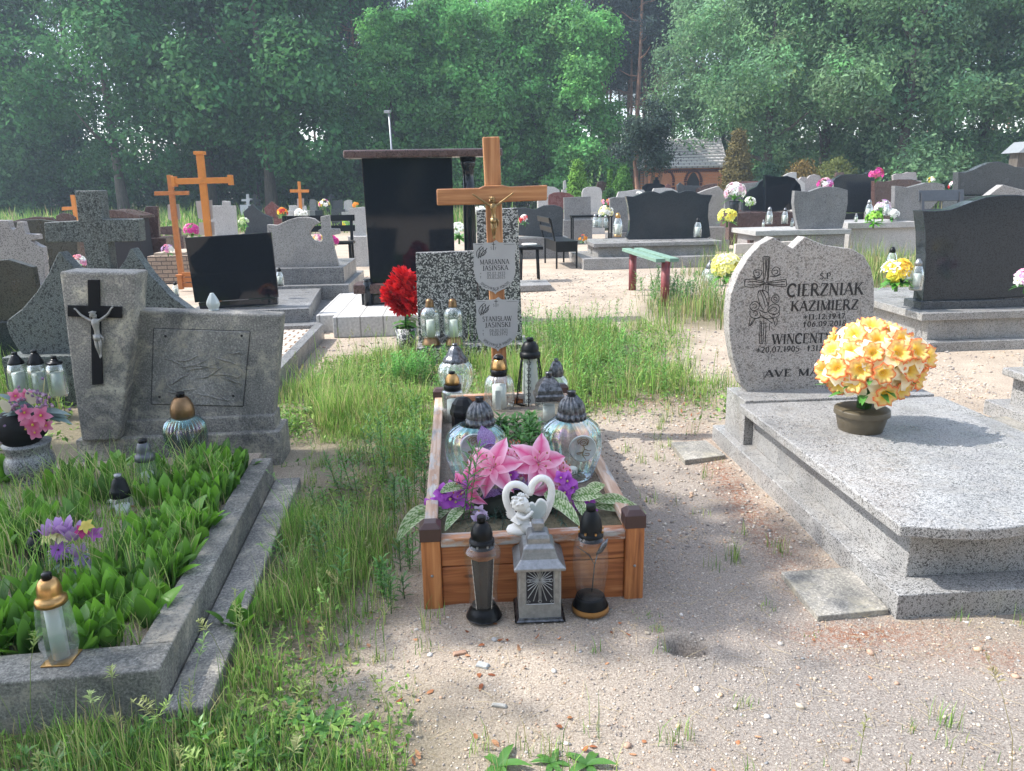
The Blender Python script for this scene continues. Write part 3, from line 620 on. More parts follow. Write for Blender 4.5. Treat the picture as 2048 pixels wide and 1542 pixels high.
# ================================================================ forest
def leaf_cloud(centers, nrm, per, spread, size, cols, rng, up=.4, asp=.6):
    """many leaf-sized quads scattered round each cluster centre"""
    n = len(centers); c = np.repeat(centers, per, 0); N_ = len(c)
    p = c + rng.normal(0, 1, (N_, 3)) * np.repeat(spread, per)[:, None] * np.array([1, 1, .75])
    nn = np.repeat(nrm, per, 0) * .7 + rng.normal(0, .5, (N_, 3)) + np.array([0, 0, up]); nn /= np.linalg.norm(nn, axis=1)[:, None]
    t = np.cross(nn, rng.normal(0, 1, (N_, 3))); t /= np.linalg.norm(t, axis=1)[:, None] + 1e-9; b = np.cross(nn, t)
    s = size * rng.uniform(.6, 1.35, N_)[:, None]
    v = np.stack([p - t * s, p + b * s * asp, p + t * s, p - b * s * asp], 1).reshape(-1, 3)
    f = np.arange(N_ * 4).reshape(-1, 4); cc = np.repeat(np.repeat(cols, per, 0) * rng.uniform(.8, 1.2, (N_, 1)), 4, 0)
    return v, f, cc
def crown_mesh(name, blobs, ncl, per, size, col, seed, spread=.35, lo=.72, mat='foliage', var=.3, asp=.6):
    rng = np.random.default_rng(seed); cen = []; nr = []; vol = np.array([b[3] * b[4] * b[5] for b in blobs]) ** .67; vol /= vol.sum()
    k = rng.choice(len(blobs), ncl, p=vol); B = np.array(blobs)[k]
    d = rng.normal(0, 1, (ncl, 3)); d /= np.linalg.norm(d, axis=1)[:, None]
    r = rng.uniform(lo, 1.05, ncl) * (1 + .12 * np.sin(d[:, 0] * 5 + seed) * np.sin(d[:, 2] * 6 + d[:, 1] * 4))
    cen = B[:, :3] + d * B[:, 3:6] * r[:, None]; cl = np.array(col)[None] * rng.uniform(1 - var, 1 + var, (ncl, 1)) * (1 + rng.normal(0, .07, (ncl, 3)))
    v, f, c = leaf_cloud(cen, d, per, np.full(ncl, spread) * rng.uniform(.6, 1.3, ncl), size, cl, rng, asp=asp)
    me_o = np_mesh(name, v, f, mat, c); return me_o
def trunk(mb, h, r, lean=(0, 0), limbs=(), rng=random):
    pts = [(lean[0] * (t / 5) ** 1.2 * 1.0 + rng.uniform(-.04, .04) * t, lean[1] * t / 5, h * t / 5 - .1) for t in range(6)]
    mb.tube(pts, [r * 1.35] + [r * (1 - .15 * t) for t in range(1, 6)], 9)
    for (hz, az, L, up) in limbs:
        q = Vector((lean[0] * hz / h, lean[1] * hz / h, hz)); e = Vector((math.cos(az) * L, math.sin(az) * L, up)); mb.tube([q, q + e * .5 + Vector((0, 0, -.1 * L)), q + e], [r * .45, r * .28, r * .08], 6)
def rblobs(w, z0, z1, n, seed, rr=(.28, .42), flat=.8):
    r = random.Random(seed); out = [(0, 0, (z0 + z1) / 2, w * .55, w * .5, (z1 - z0) * .42)]
    for i in range(n):
        t = r.random(); z = z0 + (z1 - z0) * t; ww = w * (.95 - .45 * abs(t - .4) ** 1.3 * 1.6); th = r.uniform(0, 6.28); q = ww * r.uniform(.55, .95)
        s = w * r.uniform(*rr); out.append((q * math.cos(th), q * math.sin(th) * .9, z, s, s, s * flat))
    return out
def tree(name, label, cat, px, Y, meshes, group, scale=1.0, rz=0, trunkscale=1.0, zs=1.0):
    p = D(px, 420, Y); r = thing(name, label, cat, (p.x, p.y, -.05), rz, group); r.scale = (scale, scale, scale * zs)
    for me, nm in meshes:
        o = bpy.data.objects.new(nm, me); COL.objects.link(o); o.parent = r
    return r
def take(o): me = o.data; bpy.data.objects.remove(o); return me
def trunk_me(h, r, lean, limbs, mat='bark', seed=0):
    random.seed(seed); mb = MB(); trunk(mb, h, r, lean, limbs); return take(mb.build('trunk', mat))
KINDS = {}
GC = (.036, .075, .03)
for i in range(3):   # dark broadleaf, oak / beech like
    KINDS['dark%d' % i] = [(take(crown_mesh('crown', rblobs(4.6, 2.8, 17, 18, 20 + i), 760, 62, .115, (.068, .18, .065), 30 + i, .42, .78)), 'crown'),
                         (trunk_me(11, .26, (.6 * (i - 1), 0), [(3.5 + j * 1.3, j * 2.2 + i, 2.6, 1.5) for j in range(6)], seed=i), 'trunk')]
for i in range(3):   # bright maples with loose crowns
    KINDS['maple%d' % i] = [(take(crown_mesh('crown', rblobs(3.7, 1.4, 11.4, 22, 50 + i, (.2, .34)), 620, 62, .115, (.155, .37, .11), 60 + i, .32, .78, var=.35)), 'crown'),
                          (trunk_me(9, .17, (.3, 0), [(2 + j * 1.1, j * 2.4 + i, 1.9, 1.6) for j in range(6)], seed=9 + i), 'trunk')]
for i in range(2):   # hornbeam / chestnut with low dense crown, pale leaves
    KINDS['chest%d' % i] = [(take(crown_mesh('crown', rblobs(4.3, 1.6, 16, 24, 80 + i, (.22, .36)), 760, 62, .11, (.16, .29, .14), 90 + i, .38, .78, var=.3, asp=.45)), 'crown'),
                          (trunk_me(10, .3, (.1, 0), [(2.6 + j * 1.2, j * 2.3 + i, 2.3, 1.2) for j in range(6)], seed=19 + i), 'trunk')]
for i in range(3):   # scots pines: bare reddish trunk, ragged top
    rr = random.Random(i); bl = [(rr.uniform(-1.5, 1.5), rr.uniform(-1.5, 1.5), rr.uniform(11.5, 23), rr.uniform(1.0, 1.8), rr.uniform(1, 1.7), rr.uniform(.6, 1.0)) for _ in range(15)]
    KINDS['pine%d' % i] = [(take(crown_mesh('crown', bl, 230, 36, .18, (.045, .065, .055), 120 + i, .35, .5, 'conifer', asp=.22)), 'crown'),
                         (trunk_me(21, .19, (.4 * (i - 1), 0), [(9 + j * 1.2, j * 2.4 + i, 1.6, .6) for j in range(8)], 'pine_bark', 29 + i), 'trunk')]
for i in range(3):   # undergrowth shrubs
    KINDS['bush%d' % i] = [(take(crown_mesh('crown', rblobs(2.4, .5, 3.8, 9, 150 + i, (.3, .45)), 240, 50, .1, (.08, .18, .07), 160 + i, .3, .7)), 'crown'),
                         (trunk_me(2.6, .06, (.1, 0), [(.4 + j * .4, j * 2 + i, .9, .9) for j in range(4)], seed=39 + i), 'trunk')]
rt = random.Random(5)
FG = 'tall broadleaf trees at the forest edge'
# left group: tall and dark
for k, (px, Y, s, lb) in enumerate([(-150, 50, 1.25, 'tall dark broadleaf tree at the extreme left edge of the forest'), (60, 54, 1.2, 'dark tree standing behind the grey granite cross at the left'), (250, 44, 1.12, 'big spreading oak with sunlit boughs above the left orange crosses'),
        (425, 47, 1.15, 'tall tree with leaning trunk behind the largest orange cross'), (545, 43, 1.2, 'dark tree with a bare trunk behind the small orange cross'), (600, 54, 1.25, 'dark tall tree closing the gap between oaks and bright maples')]):
    tree('broadleaf_tree', lb, 'tree', px, Y, KINDS['dark%d' % (k % 3)], FG, s, k * 1.3)
for k, (px, Y, s, lb) in enumerate([(790, 46, .9, 'bright green maple behind the lamp post'), (880, 48, .98, 'bright green maple above the tall black monument'), (985, 45, .93, 'fresh green maple right behind the wooden crucifix'), (1085, 47, .98, 'sunlit maple left of the clipped spruce'), (1150, 45, .86, 'light green maple at the right end of the maple row'), (835, 53, .98, 'maple standing in the second row behind the lamp post'), (1030, 53, 1.04, 'maple in the second row to the right of the crucifix')]):
    tree('maple_tree', lb, 'tree', px, Y, KINDS['maple%d' % (k % 3)], 'bright maples in the middle of the forest edge', s, k * 1.9)
for k, (px, Y, s, lb) in enumerate([(1435, 50, 1.05, 'pale sunlit chestnut rising behind the brick chapel'), (1530, 41, .98, 'chestnut with low boughs right of the pale thuja'), (1640, 44, 1.1, 'dense chestnut behind the black heart headstones'), (1790, 38, 1.02, 'broad chestnut with a thick trunk behind the pink flower vase'), (1950, 43, 1.12, 'dark chestnut behind the tall black wavy headstone'), (2090, 38, 1.05, 'chestnut cut off by the right edge of the view'), (1720, 52, 1.25, 'second row chestnut towering over the right side')]):
    tree('chestnut_tree', lb, 'tree', px, Y, KINDS['chest%d' % (k % 2)], 'chestnuts on the right of the forest edge', s, k * 2.1)
used = []
for k in range(78):
    px = -250 + 2500 * ((k * .618034) % 1.0) + rt.uniform(-20, 20); Y = rt.uniform(58, 92)
    tree('pine_tree', 'slender pine with reddish trunk deep in the forest', 'tree', px, Y, KINDS['pine%d' % (k % 3)], 'slender pines deep in the forest', rt.uniform(.85, 1.1), rt.uniform(0, 6.28))
for k in range(30):
    px = [rt.uniform(1195, 1345), rt.uniform(672, 745)][k % 3 == 2]; Y = rt.uniform(60, 84)
    tree('pine_tree', 'slender pine with reddish trunk seen in a gap between the leafy crowns', 'tree', px, Y, KINDS['pine%d' % (k % 3)], 'slender pines in the gaps between the leafy crowns', rt.uniform(.75, 1.05), rt.uniform(0, 6.28))
for k in range(46):
    px = -200 + 2400 * ((k * .618034 + .3) % 1.0); Y = rt.uniform(48, 62)
    if 1225 < px < 1450: Y = 62 + rt.uniform(0, 4)
    tree('forest_shrub', 'bushy undergrowth shrub at the foot of the forest', 'shrub', px, Y, KINDS['bush%d' % (k % 3)], 'undergrowth shrubs under the forest trees', rt.uniform(.8, 1.35), rt.uniform(0, 6.28), zs=1.1)
for k, (px_, Y_, n_) in enumerate([(-26, -24, 'farther left'), (-15, -30, 'middle left'), (-5, -34, 'centre left'), (6, -33, 'centre right'), (17, -30, 'middle right'), (28, -24, 'farther right')]):
    r = tree('broadleaf_tree', 'broadleaf tree standing behind the viewpoint, ' + n_, 'tree', 1024, 40, KINDS['dark%d' % (k % 3)], 'trees behind the viewpoint', 1.1, k); r.location = (px_, Y_, -.05)  # added, unseen row that darkens what the polished black stones reflect
for k in range(14):
    r = tree('forest_shrub', 'shrub behind the viewpoint in the row of trees there', 'shrub', 1024, 40, KINDS['bush%d' % (k % 3)], 'shrubs behind the viewpoint', 1.3, k); r.location = (-34 + 5.2 * k, -27 - 3 * (k % 2), -.05)  # added, unseen undergrowth closing gaps in the stones' reflected sky
# conifers among the graves
def cone_tree(label, px, Y, wpx, ytop, col, size=.05, ncl=420, fat=1.0, name='conifer', shape='cone', cat='conifer', z0=.1):
    p = D(px, 420, Y); H_t = D(px, ytop, Y).z; W = wpx / 2 * mpp(Y, 400); rng = np.random.default_rng(int(px))
    r = thing(name, label, cat, (p.x, p.y, -.03)); t = rng.uniform(0, 1, ncl) ** (1.2)
    rad_ = W * ((1 - t) ** (.75 if shape == 'cone' else .5)) * (np.minimum(1, t * 8 + .65)); th = rng.uniform(0, 6.28, ncl); q = rad_ * rng.uniform(.75, 1.08, ncl)
    cen = np.stack([q * np.cos(th), q * np.sin(th), z0 + t * (H_t - z0)], 1); nr = np.stack([np.cos(th), np.sin(th), 0 * th + .3], 1)
    cl = np.array(col)[None] * rng.uniform(.7, 1.3, (ncl, 1)); v, f, c = leaf_cloud(cen, nr, 26, np.full(ncl, W * .12 * fat), size, cl, rng, .2, .35)
    np_mesh('crown', v, f, 'conifer', c, r); mb = MB(); mb.tube([(0, 0, 0), (0, 0, H_t * .9)], [W * .13, W * .02], 7); mb.build('trunk', 'bark', r); return r
cone_tree('clipped bright green conical spruce among the far graves', 1155, 28, 58, 322, (.14, .28, .05), .06, 560)
cone_tree('small conical conifer left of the round thuja', 1219, 30, 26, 338, (.09, .2, .04), .045, 200)
cone_tree('rounded green thuja in front of the brick chapel', 1245, 29, 52, 334, (.08, .19, .04), .05, 360, shape='round')
cone_tree('low juniper spreading beside the round thuja', 1217, 27, 66, 378, (.05, .11, .035), .045, 160, shape='round')
cone_tree('tall yellowish brown thuja right of the chapel', 1470, 33, 84, 263, (.15, .125, .05), .06, 620)
cone_tree('dark low conifer right of the yellowish thuja', 1535, 32, 90, 330, (.03, .07, .04), .06, 240, shape='round')
cone_tree('rusty brown low hedge shrub behind the black heart headstones', 1600, 34, 110, 326, (.16, .11, .035), .06, 260, shape='round')
cone_tree('yellow green shrub right of the rusty hedge', 1665, 35, 120, 320, (.12, .14, .04), .06, 260, shape='round')
cone_tree('narrow small conifer near the pink vase flowers', 1776, 30, 12, 333, (.08, .14, .04), .04, 60)
# dark juniper with visible trunks
p = D(1290, 420, 32); r = thing('juniper_tree', 'dark ragged juniper tree left of the chapel roof', 'tree', (p.x, p.y, 0))
s = mpp(32, 300); random.seed(3)
bl = [(random.uniform(-54, 44) * s, random.uniform(-30, 30) * s, 1.5 + random.uniform(42, 118) * s, random.uniform(15, 26) * s, random.uniform(15, 26) * s, random.uniform(14, 24) * s) for _ in range(16)] + [(5 * s, 0, 1.5 + 148 * s, 14 * s, 14 * s, 14 * s), (-30 * s, 0, 1.5 + 110 * s, 14 * s, 14 * s, 14 * s), (30 * s, 0, 1.5 + 130 * s, 20 * s, 14 * s, 18 * s)]
o = crown_mesh('crown', bl, 420, 30, .07, (.045, .07, .055), 7, .2, .4, 'conifer', asp=.35); o.parent = r
mb = MB()
for dx in (-12, 0, 9, 18): mb.tube([(dx * s, 0, -.1), (dx * s * 1.1, 0, .9), (dx * 2 * s, 0, 2.4)], [.13, .11, .06], 7)
mb.build('trunk', 'pine_bark', r)

# ================================================================ chapel and lamp
fr = Frame(D(1365, 400, 46), rad(-6)); root = thing('brick_chapel', 'small orange brick chapel with pale shingled roof and arched openings', 'chapel', (fr.O.x, fr.O.y, 0), fr.yaw)
def U(x, y): return fr.uz(x, y)
x0, _ = U(1288, 340); x1, ze = U(1446, 333); _, zr = U(1400, 276)
mb = MB(); mb.box(((x0 + x1) / 2, 2.0, ze / 2 - .05), (x1 - x0, 4.0, ze + .1)); mb.build('wall', 'chapel_brick', root)
mb = MB(); mb.add([(x0 - .25, -.25, ze - .05), (x1 + .25, -.25, ze - .05), (x1 + .1, 2, zr), (x0 + .9, 2, zr), (x0 - .25, 4.2, ze - .05), (x1 + .25, 4.2, ze - .05),
                 (x0 - .25, -.25, ze + .06), (x1 + .25, -.25, ze + .06), (x1 + .1, 2, zr + .1), (x0 + .9, 2, zr + .1), (x0 - .25, 4.2, ze + .06), (x1 + .25, 4.2, ze + .06)],
                [(6, 7, 8, 9), (9, 8, 11, 10), (6, 9, 10), (7, 11, 8), (0, 1, 7, 6), (4, 10, 11, 5), (0, 6, 10, 4), (1, 5, 11, 7), (0, 4, 5, 1)])
mb.build('roof', 'chapel_roof', root)
mb = MB()
for i in range(9):      # courses of shingles
    t = i / 9; yq = -.27 + 2.25 * t; zq = ze + .06 + (zr + .1 - ze - .06) * t
    mb.box(((x0 + x1) / 2 + .25 * t, yq, zq + .015), (x1 - x0 + .4 - .9 * t, .06, .07))
mb.build('shingle_courses', 'white_stone', root)
mb = MB(); mb.box(((x0 + x1) / 2, -.03, ze - .16), (x1 - x0, .06, .1))
for k in range(40): mb.box((x0 + (x1 - x0) * (k + .5) / 40, -.04, ze - .25), (.05, .08, .08))
mb.build('cornice', 'brick_trim', root)
for cx_, hw in ((1332, 12), (1387, 12)):
    uc, zt = U(cx_, 343); hwm = hw * mpp(46, 350); mb = MB(); pts = [(-hwm, 0), (-hwm, zt - .55)] + [(-hwm + hwm * (i / 6), zt - .55 + .5 * math.sin(i / 6 * 1.57)) for i in range(1, 7)]
    pts += [(-a_, b_) for a_, b_ in reversed(pts[:-1])]; mb.prism([(uc + a_, b_) for a_, b_ in pts], -.02, .04); w_ = mb.build('window' if cx_ < 1350 else 'door', 'interior_shade' if cx_ > 1350 else 'brick_wall', root)  # door is a flat slab, the shade inside painted as its dark colour
    mb = MB()
    for i in range(17):
        th = math.pi * i / 16; mb.box((uc - (hwm + .1) * math.cos(th), -.05, zt - .55 + (.62) * math.sin(th)), (.1, .06, .16), ry=-(th - math.pi / 2))
    for sx in (-1, 1):
        for k in range(6): mb.box((uc + sx * (hwm + .09), -.05, .3 + k * (zt - .9) / 5.5), (.12 if k % 2 else .2, .06, .16))
    mb.build('brick_surround', 'brick_trim', w_)
c = D(793, 420, 30); s = mpp(30, 300); zt = D(787, 226, 30).z
root = thing('lamp_post', 'slim grey lamp post behind the black monument', 'lamp post', (c.x, c.y, 0)); mb = MB(); mb.tube([(0, 0, -.1), (-.05, 0, zt * .5), (-.09, 0, zt)], [.04, .036, .03], 8); mb.build('pole', 'lamp_grey', root)
mb = MB(); mb.box((-.12, -.1, zt + .04), (.2, .45, .1), rx=.1); mb.build('lamp_head', 'lamp_grey', root, .01)
c = D(2046, 300, 28); root = thing('eave_sign', 'pale peaked roof of a small shelter at the right edge of the view', 'shelter', (c.x, c.y, 0)); mb = MB(); s = mpp(28, 300)
zz = D(2046, 305, 28).z; mb.prism([(-8 * s, zz), (40 * s, zz), (16 * s, zz + 22 * s)], 0, 1.0); mb.build('roof', 'lamp_grey', root); mb = MB(); mb.box((16 * s, .5, zz / 2), (.5, .5, zz)); mb.build('post', 'bark', root)
root.name = 'small_shelter'

# ================================================================ graves in the distance and middle
GR = 'graves in the rows behind'
# --- left side
mono('light speckled headstone with a notched top and stub cross arm at the far left', 'gravestone', 1, 7.9, [(-90, 410), (48, 412), (60, 455), (78, 468), (95, 455), (100, 420), (132, 420), (150, 490), (222, 494), (226, 522), (178, 530), (212, 552), (250, 570), (262, 700), (262, 800), (-90, 800)], .09, 'granite_pinkish', [(-120, 300, 800, None, .1, .3, 'granite_mid')])
mono('dark olive pointed headstone at the left edge of the view', 'gravestone', 1, 6.6, [(-120, 690), (-60, 660), (0, 645), (45, 640), (95, 655), (190, 685), (208, 780), (214, 850), (205, 1010), (-120, 1010)], .08, 'granite_olive', [(-140, 240, 1010, None, .06, .2, 'granite_dark')])
mono('dark curved headstone just behind the grey granite cross', 'gravestone', 1, 10.2, [(50, 430), (120, 412), (220, 405), (330, 420), (420, 445), (450, 540), (455, 700), (100, 700)], .08, 'granite_olive', [(60, 480, 700, None, .15, .3, 'granite_dark')])
# winged monument with a big granite cross
cw = [(36, 1018), (50, 990), (130, 930), (215, 830), (285, 720), (340, 598), (352, 598), (390, 640), (440, 695), (520, 712), (620, 712), (690, 700), (735, 640), (762, 578), (775, 578), (815, 640), (880, 730), (990, 850), (1110, 938), (1180, 990), (1180, 1215), (150, 1215), (100, 1160), (60, 1090)]
root, fr = mono('large grey green granite monument with curved wings and a cross on top', 'gravestone', 1, 5.6, cw, .12, 'granite_green', [(8, 1000, 1216, None, .12, .3, 'granite_green')], None)
mb = MB(); mb.prism(TR(fr, 1, [(436, 238), (583, 236), (598, 405), (806, 405), (816, 534), (628, 540), (648, 712), (512, 712), (486, 540), (262, 540), (254, 425), (455, 414)], 0), .003, .13); mb.build('cross', 'granite_green', root, .006)
# tilted black plate grave
fr = Frame(D(470, 640, 8.5), rad(9)); root = thing('grave_monument', 'glossy black slanted headstone plate on a grey granite grave', 'gravestone', (fr.O.x, fr.O.y, 0), fr.yaw, GR)
mb = MB(); mb.prism(TR(fr, 1, [(1080, 514), (1586, 482), (1630, 860), (1140, 893)]), 0, .05); mb.build('headstone', 'granite_black', root, .004)
mb = MB(); mb.prism(TR(fr, 1, [(1160, 895), (1622, 864), (1625, 905), (1170, 932)]), .003, .1); mb.build('foot_block', 'granite_black', root, .003)
ua, zt = fr.uz(385, 618); ub, _ = fr.uz(622, 618); mb = MB(); mb.box(((ua + ub) / 2, .75, zt / 2 - .03), (ub - ua, 2.0, zt + .05)); mb.build('plinth', 'granite_mid', root, .008)
mb = MB(); mb.box(((ua + ub) / 2, .75, .02), (ub - ua + .26, 2.3, .14)); mb.build('lower_step', 'granite_mid', root, .008)
mono('granite headstone with a cut out cross and crescent opening', 'gravestone', 1, 10.4, [(1562, 436), (1620, 440), (1690, 408), (1740, 394), (1790, 392), (1838, 402), (1868, 425), (1836, 445), (1815, 470), (1812, 500), (1835, 530), (1880, 540), (1886, 525), (1886, 505), (1860, 470), (1880, 460), (1875, 390), (1926, 380), (1932, 460), (1985, 462), (1990, 490), (1940, 500), (1955, 580), (1985, 690), (1590, 720), (1570, 560)], .1, 'granite_tan', [(1590, 2010, 695, 800, .15, 1.2, 'granite_mid', 'plinth'), (1560, 2040, 800, None, .3, 1.5, 'granite_mid', 'lower_step')])
mono('tall pale speckled rectangular headstone behind the large orange cross', 'gravestone', 1, 15, [(1225, 326), (1298, 326), (1300, 298), (1340, 300), (1342, 326), (1372, 326), (1385, 500), (1235, 500)], .12, 'granite_pale')
mono('dark reddish rectangular headstone left of the smaller orange cross', 'gravestone', 1, 16, [(835, 372), (855, 330), (920, 330), (932, 510), (845, 520)], .1, 'granite_brown', [(780, 970, 520, None, .2, .5, 'granite_brown')])
mono('low dark tomb with a flat roof slab behind the granite cross', 'tomb', 1, 15, [(600, 360), (640, 350), (700, 355), (815, 385), (820, 400), (600, 395)], .8, 'granite_brown', [(610, 800, 400, None, -.1, .7, 'interior_shade', 'chamber')], GR, name='low_tomb')
mono('small round brownish headstone left of the granite cross', 'gravestone', 1, 17, [(325, 420), (328, 385), (360, 368), (400, 372), (435, 395), (440, 430)], .1, 'granite_brown')
mono('flat dark headstone on the extreme left in front of the forest', 'gravestone', 1, 17, [(40, 430), (100, 408), (200, 390), (300, 395), (330, 420), (330, 440), (40, 445)], .1, 'granite_brown')
mono('dark concave headstone right of the large orange cross', 'gravestone', 1, 17, [(1422, 365), (1478, 312), (1500, 340), (1545, 375), (1595, 395), (1600, 480), (1430, 490), (1445, 440)], .1, 'granite_darkgrey')
mono('red brown pointed headstone behind the granite cut out cross', 'gravestone', 1, 22, [(1545, 340), (1590, 300), (1632, 335), (1625, 400), (1560, 400)], .12, 'granite_red')
mono('short stubby grey headstone near the brick bordered grave', 'gravestone', 1, 20, [(935, 450), (1030, 443), (1060, 470), (1055, 500), (940, 495)], .1, 'granite_brown')
mono('small plain white cross far away on the left', 'grave cross', 1, 42, [(1440, 258), (1455, 258), (1457, 283), (1476, 285), (1476, 300), (1457, 300), (1458, 320), (1442, 320), (1440, 300), (1413, 300), (1413, 288), (1441, 287)], .12, 'white_stone', (), 'far stone crosses', name='stone_cross')
mono('small dark cross beside the far white cross', 'grave cross', 1, 40, [(1482, 256), (1498, 256), (1500, 285), (1525, 288), (1524, 304), (1500, 304), (1502, 325), (1480, 325), (1480, 302), (1462, 302), (1462, 290), (1481, 288)], .12, 'granite_dark', (), 'far stone crosses', name='stone_cross')
mono('dark stone cross far away behind the right dark bench', 'grave cross', 1, 40, [(1930, 256), (1942, 256), (1944, 268), (1958, 270), (1958, 280), (1944, 280), (1946, 300), (1930, 300), (1930, 280), (1916, 280), (1916, 270), (1930, 268)], .12, 'granite_dark', (), 'far stone crosses', name='stone_cross')
for q in [('slim grey headstone between far crosses and the black monument', 33, [(1812, 290), (1835, 287), (1852, 300), (1852, 352), (1812, 352)], 'granite_mid'),
          ('small dark headstone right of the slim grey one', 33, [(1858, 305), (1875, 292), (1880, 350), (1856, 352)], 'granite_dark'),
          ('wide low pale headstone behind the small orange cross', 28, [(1690, 325), (1722, 322), (1745, 330), (1790, 326), (1795, 352), (1692, 355)], 'granite_pale'),
          ('white rounded headstone touching the black monument on its left', 30, [(2012, 302), (2032, 292), (2060, 295), (2062, 360), (2012, 360)], 'granite_pale'),
          ('dark low headstone with flowers left of the black monument', 30, [(1950, 298), (2005, 290), (2008, 345), (1950, 345)], 'granite_darkgrey'),
          ('far dark headstone at the left forest edge', 36, [(862, 210), (920, 210), (922, 260), (862, 262)], 'granite_darkgrey')]:
    z_ = 1
    if q[1] == 36: q = (q[0], q[1], [(180, 395), (240, 388), (242, 420), (180, 420)], q[3])
    mono(q[0], 'gravestone', z_, q[1], q[2], .1, q[3])
mono('pale headstone between the bench and the black monument', 'gravestone', 2, 16, [(300, 515), (395, 505), (405, 520), (408, 690), (335, 690), (320, 640), (305, 560)], .1, 'granite_pale', [(295, 410, 690, None, .3, .4, 'granite_pale')])
# --- central far rows
for lb, Y, z_, pts, th, mt, bs in [
    ('grey headstone with concave sides behind the black metal bench', 17, 3, [(-60, 395), (0, 392), (70, 405), (130, 378), (200, 375), (248, 388), (262, 410), (258, 600), (-45, 585), (-40, 480)], .1, 'granite_darkgrey', [(-80, 300, 605, None, .25, .5, 'granite_mid')]),
    ('plain grey rectangular headstone behind the slatted bench', 21, 3, [(266, 325), (448, 316), (452, 480), (268, 480)], .12, 'granite_mid', [(262, 460, 480, None, .2, .5, 'granite_mid')]),
    ('dark red arched headstone behind the plain grey one', 25, 3, [(160, 330), (165, 305), (200, 290), (250, 287), (300, 295), (335, 315), (335, 420), (160, 400)], .12, 'granite_red', []),
    ('light arched headstone right of the clipped spruce', 25, 3, [(390, 290), (400, 265), (430, 252), (480, 250), (515, 258), (526, 285), (526, 420), (392, 420)], .12, 'granite_pale', []),
    ('light headstone left of the clipped spruce', 27, 3, [(100, 320), (110, 260), (150, 248), (200, 252), (235, 272), (240, 330)], .12, 'granite_pale', []),
    ('narrow light headstone directly behind the large wavy dark one', 19, 3, [(580, 330), (610, 322), (700, 322), (705, 560), (582, 560)], .12, 'granite_mid', []),
    ('wide pale headstone with curved top behind the wavy dark one', 22, 3, [(640, 285), (700, 280), (760, 270), (810, 272), (830, 295), (830, 340), (620, 340)], .12, 'granite_pale', []),
    ('light headstone with a slanted point right of the wavy dark one', 18, 3, [(1180, 295), (1240, 270), (1320, 246), (1375, 300), (1365, 350), (1330, 520), (1200, 520)], .14, 'granite_tan', [(1180, 1370, 530, 620, .2, .6, 'granite_tan')]),
    ('small curled dark headstone behind the round thuja', 30, 3, [(490, 245), (500, 215), (530, 212), (560, 230), (600, 245), (600, 280), (490, 280)], .12, 'granite_brown', []),
    ('thin pale headstone edge left of the spruce', 34, 3, [(262, 215), (278, 205), (285, 260), (262, 270)], .12, 'granite_pale', []),
    ('long black headstone with a small cross on top before the chapel', 28, 3, [(805, 250), (830, 230), (878, 226), (880, 205), (890, 205), (892, 185), (906, 185), (908, 205), (918, 206), (920, 228), (955, 240), (960, 280), (800, 285)], .12, 'granite_black', []),
    ('pale low headstone below the chapel window', 25, 3, [(870, 285), (880, 262), (960, 258), (1000, 262), (1040, 280), (1045, 300), (870, 300)], .12, 'granite_pale', []),
    ('dark flat headstone in front of the chapel', 27, 3, [(1040, 240), (1060, 222), (1085, 240), (1200, 245), (1215, 260), (1215, 300), (1040, 300)], .12, 'granite_darkgrey', []),
    ('dark headstone with a raised corner right of the chapel door', 27, 3, [(1170, 265), (1240, 235), (1310, 228), (1320, 270), (1300, 300), (1170, 300)], .12, 'granite_brown', []),
    ('tiny red headstone by the chapel wall', 30, 3, [(955, 255), (975, 230), (995, 240), (1000, 275), (955, 275)], .12, 'granite_red', []),
    ('grey slab headstone left of the black heart shaped ones', 23, 4, [(75, 380), (90, 362), (150, 358), (215, 352), (220, 400), (180, 480), (60, 540), (0, 520), (0, 460)], .12, 'granite_mid', []),
    ('dark red long low headstone behind the pink flower vase', 27, 4, [(60, 350), (200, 345), (230, 352), (230, 375), (60, 370)], .12, 'granite_red', []),
    ('pale curved headstone behind the black heart headstone', 30, 4, [(365, 312), (390, 298), (420, 290), (442, 292), (442, 330), (365, 330)], .12, 'granite_pale', []),
    ('double heart brownish headstone in the far row', 27, 4, [(455, 340), (470, 322), (495, 320), (508, 330), (525, 312), (555, 304), (585, 312), (597, 335), (590, 410), (470, 410)], .12, 'granite_pinkish', []),
    ('grey slab leaning behind the double heart headstone', 26, 4, [(440, 335), (470, 340), (492, 360), (495, 410), (440, 420)], .12, 'granite_pale', []),
    ('pale wavy headstone between the dark ones on the right', 28, 4, [(1038, 310), (1060, 300), (1100, 300), (1130, 290), (1180, 292), (1186, 340), (1040, 345)], .12, 'granite_pinkish', []),
    ('dark angular headstone peak in the right far row', 29, 4, [(620, 345), (680, 325), (690, 292), (735, 292), (735, 340), (640, 380)], .12, 'granite_brown', []),
]: mono(lb, 'gravestone', z_, Y, pts, th, mt, bs)
# big wavy dark headstone on a granite grave
root, fr = mono('large dark headstone with a three wave top on a broad granite base', 'gravestone', 3, 15.6, [(690, 315), (745, 318), (830, 285), (880, 282), (928, 298), (975, 278), (1010, 275), (1052, 295), (1095, 278), (1140, 278), (1200, 303), (1280, 308), (1255, 370), (1250, 450), (1262, 550), (1268, 590), (1235, 605), (1218, 632), (730, 645), (715, 615), (690, 598), (712, 550), (716, 480), (705, 380)], .14, 'granite_dark',
    [(470, 1350, 640, 665, .85, .55, 'granite_light', 'top_slab'), (500, 1305, 665, 755, .75, .45, 'granite_light', 'plinth'), (400, 1330, 745, None, 1.1, .7, 'granite_light', 'lower_step')], GR)
